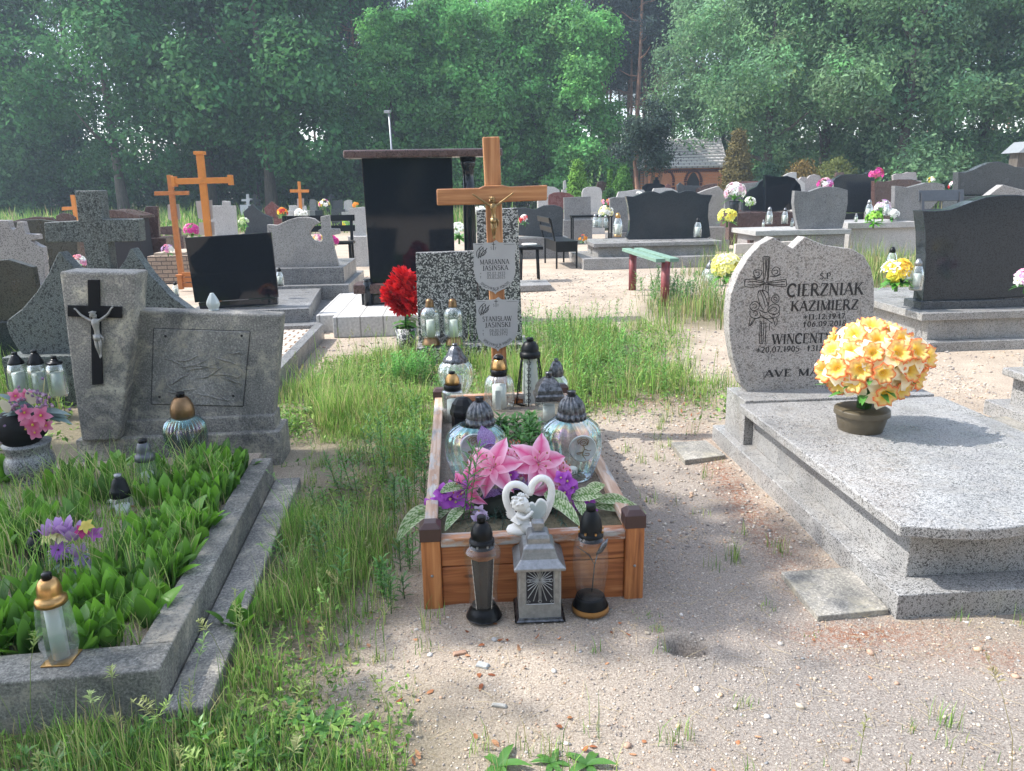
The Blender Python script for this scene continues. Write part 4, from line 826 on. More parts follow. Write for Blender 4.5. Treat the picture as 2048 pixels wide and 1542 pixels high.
# right side
root, fr = mono('grey headstone with a wavy top on a wide pale base in the right middle', 'gravestone', 4, 15.4, [(430, 405), (460, 408), (520, 410), (590, 385), (640, 380), (700, 385), (757, 402), (757, 480), (745, 560), (720, 652), (455, 652), (435, 560), (425, 480)], .13, 'granite_mid', [(190, 780, 655, 685, .25, 1.1, 'granite_pale', 'top_slab'), (215, 740, 685, None, .2, 1.0, 'granite_pinkish', 'plinth')], GR)
mono('black heart shaped headstone with one straight side', 'gravestone', 4, 20, [(248, 308), (262, 308), (330, 320), (385, 314), (430, 328), (465, 370), (475, 420), (430, 520), (250, 540)], .16, 'granite_black', [(30, 470, 545, None, .4, .6, 'granite_brown')])
mono('brown edged curved headstone left of the black heart', 'gravestone', 4, 20.4, [(112, 530), (115, 440), (150, 400), (195, 380), (215, 350), (245, 330), (245, 530)], .16, 'granite_dark')
mono('dark pointed headstone with swooping top behind the pink flowers', 'gravestone', 4, 19, [(620, 420), (680, 330), (720, 308), (780, 302), (830, 305), (870, 300), (910, 275), (922, 280), (920, 540), (640, 540)], .16, 'granite_dark')
mono('dark brown straight headstone with a low wave top', 'gravestone', 4, 18.4, [(922, 345), (1000, 350), (1080, 335), (1150, 335), (1210, 352), (1210, 400), (1050, 540), (922, 540)], .16, 'granite_brown')
mono('grey wavy headstone to the left of the slatted bench', 'gravestone', 4, 16.5, [(1048, 375), (1080, 378), (1130, 385), (1180, 372), (1240, 356), (1300, 355), (1355, 368), (1355, 420), (1200, 600), (1045, 610)], .14, 'granite_mid', [(760, 1200, 605, 640, .4, .9, 'granite_pale', 'top_slab'), (770, 1190, 640, None, .3, .9, 'granite_pale', 'plinth')], GR)
mono('tall dark headstone with a curved crest at the right edge', 'gravestone', 4, 12.5, [(1440, 290), (1480, 292), (1530, 278), (1590, 248), (1640, 230), (1690, 226), (1740, 238), (1790, 258), (1870, 268), (1960, 270), (1960, 430), (1435, 430)], .14, 'granite_darkgrey')
mono('pale granite headstone peak behind the big black headstone', 'gravestone', 4, 10, [(1620, 440), (1670, 400), (1715, 368), (1760, 380), (1840, 400), (1900, 410), (1900, 450)], .12, 'granite_tan')
# big black headstone, near right
root, fr = mono('big black wavy headstone on a long grey granite grave at the right', 'gravestone', 4, 7.15, [(1220, 528), (1300, 530), (1390, 522), (1460, 498), (1540, 468), (1620, 443), (1700, 432), (1800, 430), (1900, 440), (2010, 470), (2100, 500), (2080, 700), (2100, 1045), (1218, 1095), (1232, 960), (1238, 800), (1236, 660)], .16, 'granite_dark', (), None, foot=False)
u0, z1 = fr.uz(*zx(4, (1130, 1095)), -.06); u0b, z0 = fr.uz(*zx(4, (1222, 1155)), -.06); mb = MB(); mb.box((u0b + 1.0, .08, (z0 + z1) / 2), (2.06, .28, z1 - z0 + .0)); mb.build('foot_block', 'granite_darkgrey', root, .004)
ua, za = fr.uz(*zx(4, (1210, 1160)), -.22); mb = MB(); mb.box((ua + 1.2, .62, za - .035), (2.4, 1.72, .07)); mb.build('top_slab', 'granite_light', root, .006)
ub, zb2 = fr.uz(*zx(4, (1230, 1370)), -.2); mb = MB(); mb.box((ub + 1.2, .62, (za - .07 + .07) / 2), (2.36, 1.62, za - .07 - .07)); mb.build('plinth', 'granite_light', root, .004)
mb = MB(); mb.box((ub + 1.23, .6, .015), (2.5, 1.8, .11)); mb.build('lower_step', 'granite_light', root, .006)

# ---- black monument with cap slab and column
fr = Frame(D(820, 600, 8.9), YAW); root = thing('grave_monument', 'tall black polished monument with an overhanging cap slab and round column', 'gravestone', (fr.O.x, fr.O.y, 0), YAW)
def bx(x0, x1, yt, yb, y0, y1, nm, mt, bev=.004):
    ua, zt = fr.uz(x0, yt, y0); ub, zb = fr.uz(x1, yb, y0); mb = MB(); mb.box(((ua + ub) / 2, (y0 + y1) / 2, (zt + zb) / 2), (ub - ua, y1 - y0, zt - zb)); return mb.build(nm, mt, root, bev)
mb = MB(); mb.prism([fr.uz(723, 317), fr.uz(904, 315), fr.uz(911, 570), fr.uz(741, 568)], 0, .14); mb.build('headstone', 'granite_black', root, .004)
ua, zt = fr.uz(686, 304, -.08); ub, _ = fr.uz(1005, 304, -.08); zc = fr.uz(800, 316, 0)[1]; mb = MB(); mb.box(((ua + ub) / 2, .08, zc + .045), (ub - ua, .36, .085)); mb.build('cap_slab', 'granite_brown', root, .02, seg=3)
uc, _ = fr.uz(938, 400, .1); rC = 12.5 * mpp(8.9, 500); zb = fr.uz(940, 575, .1)[1]
mb = MB(); mb.lathe([(rC * 1.15, zb), (rC * 1.15, zb + .08), (rC, zb + .1), (rC, zc - .40), (rC * 1.2, zc - .385), (rC * 1.2, zc - .365), (rC * .9, zc - .35), (rC * .9, zc - .13), (rC * 1.1, zc - .09), (rC * 1.3, zc)], 24, (uc, .1, 0)); mb.build('column', 'granite_black', root)
bx(706, 1000, 570, 581, -.1, .25, 'shelf', 'granite_brown', .01); bx(722, 985, 581, 628, -.03, .2, 'plinth', 'granite_black')
mb = MB(); ul, _ = fr.uz(737, 600, -.06); mb.lathe([(rC * .7, .2), (rC * .7, .46), (rC * .5, .48), (rC * .7, .5)], 16, (ul, -.06, 0)); mb.build('small_column', 'granite_black', root)
bx(704, 1000, 625, 638, -.16, .3, 'black_step', 'granite_brown', .006)
ua, _ = fr.uz(666, 672, -.9); mb = MB(); mb.box((ua + .9, .3, .09), (1.8, 2.3, .22)); mb.build('plinth_paving', 'paver_slab', root, .008)
mb = MB(); mb.box((ua - .12, .45, .07), (.22, 1.9, .2)); mb.build('side_step', 'paver_slab', root, .008)

# ---- terrazzo monument
fr = Frame(D(940, 700, 6.95), YAW); root = thing('grave_monument', 'black and white chip terrazzo headstone of stepped height behind the crucifix', 'gravestone', (fr.O.x, fr.O.y, 0), YAW)
mb = MB(); mb.prism([fr.uz(831, 506), fr.uz(953, 502), fr.uz(957, 688), fr.uz(838, 690)], .0, .1); mb.prism([fr.uz(953, 420, -.03), fr.uz(1035, 416, -.03), fr.uz(1045, 682, -.03), fr.uz(960, 686, -.03)], -.03, .12); mb.build('headstone', 'terrazzo', root, .004)
ua, zt = fr.uz(833, 692, -.22); ub, _ = fr.uz(1058, 690, -.22); mb = MB(); mb.box(((ua + ub) / 2, .0, zt / 2 - .03), (ub - ua, .46, zt + .03)); mb.build('plinth', 'terrazzo', root, .005)
ZTER = zt

# ---- paved plot and paths
pl = [P(548, 672, .05), P(665, 672, .05), P(545, 808, .05), P(430, 808, .05)]
fr = Frame((-2.0, 5.6), YAW); root = thing('paved_plot', 'narrow plot paved with small pale stones inside a dark kerb', 'paving', (-1.80, 5.45, 0), YAW)
mb = MB(); mb.box((-.62, 1.25, .04), (1.1, 2.4, .12)); mb.build('paving_stones', 'paving', root)
mb = MB(); mb.box((-.03, 1.25, .05), (.09, 2.55, .18)); mb.box((-.62, 2.49, .05), (1.09, .08, .18)); mb.build('kerb', 'granite_mid', root, .005)
# ================================================================ near graves
def ztext(mb, fr, z, s, x0, x1, yb, h, off=0.0, y=-.0015, **k):
    u0, zb = fr.uz(*zx(z, (x0, yb)), off); u1, zb1 = fr.uz(*zx(z, (x1, yb)), off); _, zt = fr.uz(*zx(z, (x0, yb - h)), off)
    text(mb, s, u0, zb, zt - zb, u1 - u0, y=off + y, **k)
# ---- left: old concrete tomb with a black cross
LG = Frame(P(330, 1428), rad(6.5)); KT = D(328, 1339, LG.O.y).z; iu, iv, _ = LG.g(277, 1288, KT)
LGR = thing('old_grave', 'weathered concrete grave overgrown with lily of the valley inside its kerb', 'grave', (LG.O.x, LG.O.y, 0), LG.yaw)
ou, ov, _ = LG.g(562, 935, KT); LEN = ov + .17; WID = 1.45
mb = MB(); mb.box((-WID / 2, iv / 2, KT / 2 - .05), (WID, iv, KT + .1)); mb.build('front_kerb', 'kerb_concrete', LGR, .006)
mb = MB(); mb.box((iu / 2 - .001, (LEN + iv) / 2 + .002, KT / 2 - .05), (-iu - .003, LEN - iv - .004, KT + .096)); mb.build('side_kerb', 'kerb_concrete', LGR, .006)
mb = MB(); mb.box((-WID - iu * .0 + .07, (LEN + iv) / 2 + .002, KT / 2 - .05), (.14, LEN - iv - .004, KT + .096)); mb.build('side_kerb', 'kerb_concrete', LGR, .006)
mb = MB(); mb.box((.068, LEN / 2 - .02, -.02), (.13, LEN + .02, .11)); mb.build('lower_ledge', 'old_concrete', LGR, .008)
mb = MB(); mb.box((-WID / 2, (LEN + iv) / 2 + .1, KT - .09), (WID - .2, LEN - iv + .2, .1)); mb.build('soil_bed', 'ground_soil', LGR)
fr = Frame(D(400, 900, 4.18), rad(5)); root = thing('old_tombstone', 'weathered concrete tombstone with a black cross on a tapered pillar', 'gravestone', (fr.O.x, fr.O.y, 0), fr.yaw)
mb = MB(); mb.prism([fr.uz(118, 543, -.1), fr.uz(271, 546, -.1), fr.uz(262, 690, -.1), fr.uz(238, 880, -.1), fr.uz(163, 884, -.1), fr.uz(145, 760, -.1)], -.1, .09); pil = mb.build('pillar', 'old_concrete', root, .012)
mb = MB(); mb.prism([fr.uz(246, 620), fr.uz(563, 630), fr.uz(545, 843), fr.uz(235, 843)], 0, .13); pan = mb.build('panel', 'old_concrete', root, .012)
io = [(308, 657), (500, 663), (486, 812), (303, 808)]
mb = MB(); q = [fr.uz(x, y) for x, y in io]
mb.prism(q, -.006, .01); ins = mb.build('inset_plate', 'panel_concrete', pan, .004)
mb = MB()
for i in range(4):
    a_, b_ = io[i], io[(i + 1) % 4]; pa, pb = fr.uz(*a_), fr.uz(*b_); ribbon(mb, [pa, pb], .007, -.0012, lambda a, b: (a, b))
mb.build('groove_shade', 'interior_shade', pan)  # flat dark ribbons painting the shade of a groove round the plate
mb = MB()
for x, y in [(332, 672), (484, 671), (467, 791), (320, 793)]:
    u_, z_ = fr.uz(x, y); mb.lathe([(.007, 0), (.007, .001)], 10, (0, 0, 0)); n0 = len(mb.v) - 20
    for i in range(n0, len(mb.v)): vx, vy, vz = mb.v[i]; mb.v[i] = (u_ + vx, -.0068 - vz, z_ + vy)
mb.build('bolt_hole_shade', 'interior_shade', ins)  # flat dark discs, the shade inside the holes put into their colour
mb = MB(); random.seed(12)
for i in range(16):   # cement smears on the plate
    x, y = random.uniform(325, 470), random.uniform(690, 790); th = random.uniform(-.9, .9); pts = [(x, y)]
    for k in range(5): th += random.uniform(-.5, .5); x += 13 * math.cos(th); y -= 9 * math.sin(th) * (1 if i % 2 else -1); pts.append((min(482, x), min(800, max(668, y))))
    pp = [fr.uz(*p) for p in pts]; mb.tube([(a, -.0065, b) for a, b in pp], [.002, .005, .006, .005, .004, .001], 6)
mb.build('cement_smears', 'panel_concrete', ins)
ua, zt = fr.uz(236, 843, -.03); ub, zb = fr.uz(552, 878, -.03); mb = MB(); mb.box(((ua + ub) / 2, .06, (zt + zb) / 2), (ub - ua, .18, zt - zb)); mb.build('plinth', 'old_concrete', root, .008)
ua, zt = fr.uz(150, 879, -.07); ub, _ = fr.uz(560, 878, -.07); mb = MB(); mb.box(((ua + ub) / 2, .06, zt / 2 - .03), (ub - ua, .26, zt + .05)); mb.build('base_block', 'old_concrete', root, .008)
mb = MB(); pc = [(175, 560), (198, 560), (199, 612), (243, 614), (243, 636), (200, 635), (205, 768), (184, 770), (181, 635), (135, 633), (135, 611), (176, 612)]
mb.prism([fr.uz(x, y, -.115) for x, y in pc], -.115, -.101); cr = mb.build('black_cross', 'black_paint', pil, .001)
cu, cz = fr.uz(188, 624, -.13); corpus(pil, cu, cz, 92 * mpp(4.1, 650), -.13, 'pewter', .5)

# ---- right: light granite grave with wave headstone and inscription
CG = Frame(P(1792, 1230), YAW); root = thing('grave_monument', 'light speckled granite grave with a carved twin peak headstone and full slab', 'grave', (CG.O.x, CG.O.y, 0), YAW)
zs = .078; L1 = CG.g(1421, 850, zs)[1]; W1 = 1.18
mb = MB(); mb.box((W1 / 2, L1 / 2, zs / 2 - .02), (W1, L1, zs + .04)); mb.build('lower_step', 'granite_light', root, .004)
pu, pv_, _ = CG.g(1818, 1160, zs); zsl = CG.uz(1801, 1051, pv_ - .045)[1]
Lb = CG.g(1484, 807, zsl)[1]; su = CG.uz(1801, 1051, pv_ - .045)[0]
mb = MB(); mb.box(((pu + W1 - pu) / 2, (pv_ + Lb) / 2 + .01, (zs + zsl - .045) / 2), (W1 - 2 * pu, Lb - pv_ - .02, zsl - .045 - zs)); mb.build('plinth', 'granite_light', root, .004)
f0 = pv_ - .045; sw = W1 - 2 * su; out = [(su, Lb)] + [(su, f0)] + [(su + sw * t, f0 - .0 - .06 * math.sin(math.pi * min(1, t / .5 if t < .5 else (1 - t) / .5)) ** 1.3 * (1)) for t in [i / 20 for i in range(1, 20)]] + [(su + sw, f0), (su + sw, Lb)]
mb = MB(); mb.slab(out, zsl - .045, zsl); mb.build('cover_slab', 'granite_light', root, .006)
hb0 = Lb + .004; hu0, hv, _ = CG.g(1438, 780, zsl + .012)
mb = MB(); mb.box((W1 / 2 + .0, hb0 + .15, (zs + zsl + .012) / 2), (W1 - 2 * pu + .1, .30, zsl + .012 - zs)); mb.build('headstone_base', 'granite_light', root, .004)
hf = CG.g(1495, 783, zsl + .012)[1]
C2 = Frame(CG.w(0, hf), YAW)
ho = [(425, 978), (385, 930), (340, 780), (318, 640), (315, 520), (330, 400), (370, 290), (430, 190), (500, 115), (575, 70), (625, 100), (690, 137), (720, 105), (762, 68), (800, 85), (870, 115), (960, 130), (1040, 140), (1110, 180), (1150, 250), (1168, 330), (1170, 450), (1160, 600), (1140, 760), (1110, 900), (1070, 975)]
hs_out = TR(C2, 9, ho); off = hf
mb = MB(); mb.prism([(a, b) for a, b in hs_out], off, off + .09); hs = mb.build('headstone', 'granite_tan', root, .005)
mb = MB()
for s_, x0, x1, yb, h in [('Ś.P.', 848, 928, 318, 36), ('CIERZNIAK', 655, 1105, 420, 72), ('KAZIMIERZ', 678, 1075, 507, 60), ('*11.12.1947', 750, 998, 556, 32), ('+06.09.2018', 748, 1004, 598, 32), ('WINCENTY', 568, 922, 700, 58), ('*20.07.1905 -+31.07', 475, 905, 750, 34), ('AVE MARIA', 524, 985, 893, 42)]:
    u0, zb_ = C2.uz(*zx(9, (x0, yb))); u1, _ = C2.uz(*zx(9, (x1, yb))); zt_ = C2.uz(*zx(9, (x0, yb - h)))[1]
    text(mb, s_, u0, zb_, zt_ - zb_, u1 - u0, y=off - .0012, bold=1.45)
mb.build('lettering', 'ink', hs)
mb = MB(); E_ = [  # carved cross, roses and praying hands
 [(515, 188), (518, 240), (520, 300), (522, 340)], [(556, 188), (553, 240), (548, 300), (545, 335)], [(515, 188), (535, 184), (556, 188)], [(527, 190), (532, 250), (526, 320)], [(540, 190), (536, 240), (544, 300), (536, 335)], [(549, 192), (546, 250), (550, 290)],
 [(412, 320), (460, 318), (510, 330), (530, 342)], [(410, 362), (460, 365), (510, 352), (530, 345)], [(412, 320), (408, 340), (410, 362)], [(425, 335), (470, 332), (525, 343)], [(425, 350), (470, 352), (520, 346)],
 [(530, 340), (580, 328), (650, 318)], [(530, 346), (590, 358), (652, 360)], [(650, 318), (654, 340), (652, 360)], [(540, 343), (590, 338), (645, 330)], [(545, 347), (600, 350), (645, 350)],
 [(522, 350), (515, 380), (518, 400)], [(545, 350), (548, 380), (545, 400)], [(533, 350), (532, 378)],
 [(490, 385), (486, 420), (500, 470), (520, 500)], [(500, 388), (520, 440), (530, 480)], [(510, 384), (530, 420), (546, 470)], [(522, 382), (545, 400), (552, 440), (545, 480)], [(486, 400), (500, 384), (522, 382)], [(498, 500), (530, 515), (560, 495)],
 [(565, 430), (585, 410), (608, 418), (606, 448), (584, 458), (565, 442), (565, 430)], [(575, 430), (592, 424), (598, 440), (584, 446)], [(580, 436), (590, 436)],
 [(440, 470), (465, 448), (492, 462), (488, 492), (458, 502), (440, 486), (440, 470)], [(452, 470), (470, 462), (480, 478), (464, 490)], [(440, 500), (442, 535), (470, 548), (500, 536), (496, 508)], [(455, 512), (475, 506), (484, 524), (466, 534)],
 [(545, 490), (570, 466), (605, 470), (614, 500), (596, 520), (560, 520), (545, 505), (545, 490)], [(560, 492), (582, 482), (598, 496), (582, 508)], [(550, 530), (575, 545), (610, 530), (610, 505)], [(570, 528), (592, 524)],
 [(440, 545), (436, 592), (455, 575), (468, 548)], [(440, 590), (455, 560)], [(575, 550), (590, 592), (600, 560), (596, 545)], [(470, 550), (520, 545), (570, 575)], [(500, 530), (540, 550), (580, 548)],
 [(500, 560), (498, 620), (495, 695)], [(522, 560), (520, 620), (514, 696)], [(495, 695), (514, 696)], [(508, 565), (506, 690)], [(533, 570), (531, 690)], [(556, 575), (552, 620)],
 [(462, 270), (480, 262), (510, 270), (500, 300), (475, 308), (462, 290), (462, 270)], [(472, 280), (490, 275), (494, 292), (480, 298)], [(455, 300), (475, 315), (500, 305)], [(570, 262), (588, 246), (612, 256), (614, 285), (590, 298), (570, 285), (570, 262)], [(580, 268), (598, 264), (602, 280), (588, 286)], [(556, 300), (585, 302), (622, 290)]]
for i, l in enumerate(E_):
    l = spline(l, 3) if len(l) > 2 else l; pts = TR(C2, 9, l); ribbon(mb, pts, .0046, off - .0012 - .00002 * (i % 9), lambda a, b: (a, b))
mb.build('carving', 'ink', hs)

# flagstones beside the granite grave, and the cut off grave at the right edge
for lb, pts in [('square concrete flagstone in the gravel at the front corner of the granite grave', [(1562, 1143), (1700, 1133), (1778, 1218), (1636, 1232)]), ('small flagstone in the gravel beside the back corner of the granite grave', [(1342, 884), (1412, 880), (1452, 910), (1370, 920)])]:
    pp = [P(x, y, .006) for x, y in pts]; c = sum(pp, Vector()) / 4; mb = MB(); mb.slab([(p.x - c.x, p.y - c.y) for p in pp], -.03, .006); o = mb.build('flagstone', 'flagstone', None, .004, (c.x, c.y, 0)); tag(o, lb, 'flagstone')
pp = [P(x, y, .03) for x, y in [(1925, 835), (2080, 830), (2130, 866), (1985, 866)]]; c = sum(pp, Vector()) / 4
mb = MB(); mb.slab([(p.x - c.x, p.y - c.y) for p in pp], -.03, .03); o = mb.build('flagstone', 'flagstone', None, .004, (c.x, c.y, 0)); tag(o, 'reddish flagstone at the right edge beside the cut off grave', 'flagstone')
fr = Frame(P(1966, 822), YAW); root = thing('grave_monument', 'corner of a light granite grave cut off by the right edge of the view', 'grave', (fr.O.x, fr.O.y, 0), YAW)
mb = MB(); mb.box((.6, -.9, .03), (1.2, 1.8, .1)); mb.build('lower_step', 'granite_light', root, .004); mb = MB(); mb.box((.62, -.9, .17), (1.04, 1.6, .2)); mb.build('plinth', 'granite_light', root, .004)
mb = MB(); mb.box((.6, -.92, .295), (1.16, 1.66, .05)); mb.build('cover_slab', 'granite_light', root, .01); mb = MB(); mb.box((.66, -.22, .37), (.98, .3, .1)); mb.build('headstone_base', 'granite_light', root, .004)

# ---- timber grave border in the centre
TB = Frame(P(848, 1212), YAW); WT = TB.g(1290, 1197)[0]; LT = 2.0; hr = .262
root = thing('timber_grave_border', 'wooden box border of planks and posts around the central grave', 'grave border', (TB.O.x, TB.O.y, 0), YAW)
for nm, u_, v_, h in [('post', .035, .035, .27), ('post', WT - .035, .035, .285), ('post', .035, LT, .26), ('post', WT - .035, LT, .26)]:
    mb = MB(); mb.box((u_, v_, h / 2 - .04), (.07, .07, h + .08)); po = mb.build(nm, 'wood_v', root, .004)
    mb = MB(); c_ = .039; mb.box((u_, v_, h + .012), (2 * c_, 2 * c_, .05))
    mb.add([(u_ - c_, v_ - c_, h + .037), (u_ + c_, v_ - c_, h + .037), (u_ + c_, v_ + c_, h + .037), (u_ - c_, v_ + c_, h + .037), (u_ - .022, v_ - .022, h + .054), (u_ + .022, v_ - .022, h + .054), (u_ + .022, v_ + .022, h + .054), (u_ - .022, v_ + .022, h + .054)],
           [(0, 1, 5, 4), (1, 2, 6, 5), (2, 3, 7, 6), (3, 0, 4, 7), (4, 5, 6, 7)]); mb.build('post_cap', 'brown_plastic', po, .002)
    if v_ < .1: mb = MB(); mb.ball((u_, v_ - .036, .12), .006, 8, sc=(1, .5, 1)); mb.build('screw', 'silver', po)
for k, (z0_, z1_) in enumerate([(-.02, .142), (.146, .228)]):
    mb = MB(); mb.box((WT / 2, .032, (z0_ + z1_) / 2), (WT - .142, .028, z1_ - z0_)); mb.build('front_plank', 'wood_h', root, .004)
    for u_ in (.03, WT - .03): mb = MB(); mb.box((u_, LT / 2 + .035, (z0_ + z1_) / 2), (.028, LT - .075, z1_ - z0_)); mb.build('side_plank', 'wood_weathered_y', root, .004)
    mb = MB(); mb.box((WT / 2, LT, (z0_ + z1_) / 2), (WT - .142, .028, z1_ - z0_)); mb.build('back_plank', 'wood_h', root, .004)
mb = MB(); mb.box((WT / 2, .03, hr - .016), (WT - .142, .055, .034)); mb.build('front_rail', 'wood_weathered_h', root, .004)
for u_ in (.032, WT - .032): mb = MB(); mb.box((u_, LT / 2 + .035, hr - .016), (.05, LT - .075, .034)); mb.build('side_rail', 'wood_weathered_y', root, .004)
mb = MB(); mb.box((WT / 2, LT, hr - .016), (WT - .142, .05, .034)); mb.build('back_rail', 'wood_weathered_h', root, .004)
nx_, ny_ = 60, 120; gx, gy = np.meshgrid(np.linspace(.044, WT - .044, nx_), np.linspace(.047, LT - .015, ny_)); rs = np.random.default_rng(4)
gz = .2 + .012 * smooth_noise(gx, gy, 21, 14) + rs.uniform(-.004, .004, gx.shape); a = (np.arange(ny_ - 1)[:, None] * nx_ + np.arange(nx_ - 1)[None]).ravel()
so_ = np_mesh('soil_bed', np.stack([gx.ravel(), gy.ravel(), gz.ravel()], 1), np.stack([a, a + 1, a + 1 + nx_, a + nx_], 1), 'ground_soil', np.stack([.25 + .6 * np.exp(-(gy.ravel() / .45) ** 4), 0 * gx.ravel() + .25, 0 * gx.ravel() + 1], 1), root)
ZB = .2

# ---- wooden cross with crucifix and two plaques
cY = TB.w(0, LT).y + .11; fr = Frame(D(992, 720, cY), YAW); root = thing('wooden_cross', 'tall brown wooden grave cross with a bronze crucifix figure and two plaques', 'grave cross', (fr.O.x, fr.O.y, 0), YAW)
mb = MB(); mb.prism([fr.uz(965, 274), fr.uz(999, 273), fr.uz(1003, 372)] + [fr.uz(1013, 720)] + [fr.uz(984, 722), fr.uz(970, 375)], 0, .055)
q1, q2 = fr.uz(1013, 720), fr.uz(984, 722); mb.prism([q2, q1, (q1[0] + .006, -.05), (q2[0] + .006, -.05)], .0005, .0545); mb.build('upright_beam', 'cross_wood_v', root, .006)
mb = MB(); mb.prism([fr.uz(873, 378, -.02), fr.uz(958, 376, -.02), fr.uz(970, 371, -.02), fr.uz(1005, 370, -.02), fr.uz(1018, 373, -.02), fr.uz(1095, 370, -.02), fr.uz(1094, 401, -.02), fr.uz(1013, 404, -.02), fr.uz(965, 409, -.02), fr.uz(874, 411, -.02)], -.02, .035); mb.build('cross_beam', 'cross_wood_h', root, .007)
cu, cz = fr.uz(986, 395, -.045); corpus(root, cu, cz, 82 * mpp(cY, 430), -.045, 'bronze', .62)
for k, (yt, names, d1, d2) in enumerate([(482, ('MARIANNA', 'JASIŃSKA'), '02.02.1933', '03.05.2025'), (596, ('STANISŁAW', 'JASIŃSKI'), '08.01.1921', '14.08.1972')]):
    dx = 5 * k; q = [(946, 487), (985, 485), (992, 480), (998, 485), (1033, 486), (1030, 510), (1031, 545), (1026, 562), (1012, 576), (994, 584), (991, 589), (987, 584), (966, 577), (952, 562), (947, 540), (948, 515)]
    q = [(x + dx, y - 482 + yt) for x, y in q]; yo = -.012
    mb = MB(); mb.prism([fr.uz(x, y, yo) for x, y in q], yo, yo + .004); pq = mb.build('plaque', 'plaque_grey', root)
    mb = MB()
    def pt(s_, x0, x1, yb, h, **kw):
        u0, zb_ = fr.uz(x0 + dx, yb - 482 + yt, yo); u1, _ = fr.uz(x1 + dx, yb - 482 + yt, yo); zt_ = fr.uz(x0 + dx, yb - h - 482 + yt, yo)[1]; text(mb, s_, u0, zb_, zt_ - zb_, u1 - u0, y=yo - .001, bold=.8 if h < 8 else 1.1, **kw)
    pt(names[0], 960, 1019, 529, 9.5); pt(names[1], 965, 1017, 541, 9.5); pt(d1, 974, 1011, 550.5, 6.5); pt(d2, 974, 1011, 557.5, 6.5); pt('*', 960, 963, 549, 4); pt('+', 960, 963.5, 557, 5)
    pt('Ś', 981, 984.5, 499, 5); pt('P', 990, 993, 499, 5)
    def pl(pts, w_): l = [fr.uz(x + dx, y - 482 + yt, yo) for x, y in (spline(pts, 3) if len(pts) > 2 else pts)]; ribbon(mb, l, w_ * .0028, yo - .0012, lambda a, b: (a, b))
    pl([(987, 484), (987, 500)], 1.1); pl([(983.5, 488.5), (990.5, 488.5)], 1.1); pl([(950, 489), (966, 489)], .5); pl([(1008, 489), (1029, 489)], .5)
    for l in ([(954, 514), (953, 505), (958, 497), (964, 492)], [(957, 517), (957, 508), (962, 500), (967, 494)], [(961, 516), (963, 507), (972, 499), (974, 496)], [(955, 516), (960, 513), (968, 510), (973, 503)], [(959, 496), (960, 505), (958, 513)], [(966, 495), (966, 503), (962, 511)], [(973, 497), (970, 504), (964, 512)]): pl(l, 1.3)
    cx0, cz0 = fr.uz(989 + dx, 545 - 482 + yt, yo); Ra = 31 * mpp(cY, 560)
    def am(u, q_, b): th = rad(218) + q_ / Ra; return (cx0 + (Ra + b * -1 + .012) * math.cos(th) * 1.06, cz0 + (Ra - b + .012) * math.sin(th) * .98)
    text(mb, 'SPOCZYWAJ W POKOJU', 0, 0, .0155, Ra * rad(106), y=yo - .001, mapw=am, serif=False, bold=1.1)
    pl([(985, 582), (988, 579), (991, 582), (994, 579), (997, 581)], .8)
    mb.build('lettering', 'ink', pq)

# ---- orange crosses on the left
def ocross(lb, Y, pu_, pc_, th, mt, plaques, endw=0):
    fr = Frame(D(pu_[-1][0], pu_[-1][1], Y), rad(3)); root = thing('wooden_cross', lb, 'grave cross', (fr.O.x, fr.O.y, 0), fr.yaw, 'orange painted crosses')
    q = TR(fr, 0, pu_); mb = MB(); mb.prism(q, 0, th); zl = min(p[1] for p in q); us = [p[0] for p in q if p[1] < zl + .1]
    mb.prism([(min(us), zl + .02), (max(us), zl + .02), (max(us) + .01, -.05), (min(us) + .01, -.05)], .001, th - .001); mb.build('upright_beam', mt, root, .004)
    mb = MB(); mb.prism(TR(fr, 0, pc_), -.01, th + .01)
    if endw:
        for i in (0, 2):
            a_, b_ = TR(fr, 0, pc_)[i], TR(fr, 0, pc_)[(i + 3) % 4 if i == 0 else (i + 3) % 4]
        L_, R_ = TR(fr, 0, [pc_[0], pc_[1]]); zc_ = (TR(fr, 0, pc_)[0][1] + TR(fr, 0, pc_)[3][1]) / 2; zc2 = (TR(fr, 0, pc_)[1][1] + TR(fr, 0, pc_)[2][1]) / 2
        mb.box((L_[0], th / 2, zc_), (.05, th + .05, endw)); mb.box((R_[0], th / 2, zc2), (.05, th + .05, endw))
    mb.build('cross_beam', mt, root, .004)
    if endw: mb = MB(); tu = sum(p[0] for p in TR(fr, 0, pu_[:2])) / 2; mb.box((tu, th / 2, TR(fr, 0, pu_[:1])[0][1]), (endw, th + .04, .05)); mb.build('top_cap', mt, root, .004)
    for pq in plaques: mb = MB(); mb.prism(TR(fr, 0, pq, th), th + .002, th + .012); mb.build('plaque', 'plaque_grey', root)
    return root
ocross('largest orange painted cross with flared ends and two grey plaques', 12.2, [(391, 306), (404, 306), (421, 470), (409, 470)], [(346, 357), (459, 354), (459, 366), (346, 369)], .09, 'orange_paint', [[(391, 402), (424, 400), (426, 436), (414, 444), (396, 436)], [(397, 445), (428, 444), (430, 470), (399, 470)]], .15)
ocross('smaller brownish orange cross standing in the brick bordered grave', 12.9, [(333, 350), (342, 350), (360, 505), (350, 505)], [(309, 383), (375, 382), (375, 390), (309, 391)], .08, 'orange_wood', [[(335, 409), (358, 408), (361, 438), (345, 443), (336, 438)]])
ocross('orange wooden cross far at the left behind the granite cross', 20, [(140, 390), (147, 390), (154, 434), (147, 434)], [(124, 414), (153, 413), (153, 419), (124, 421)], .08, 'orange_paint', [])
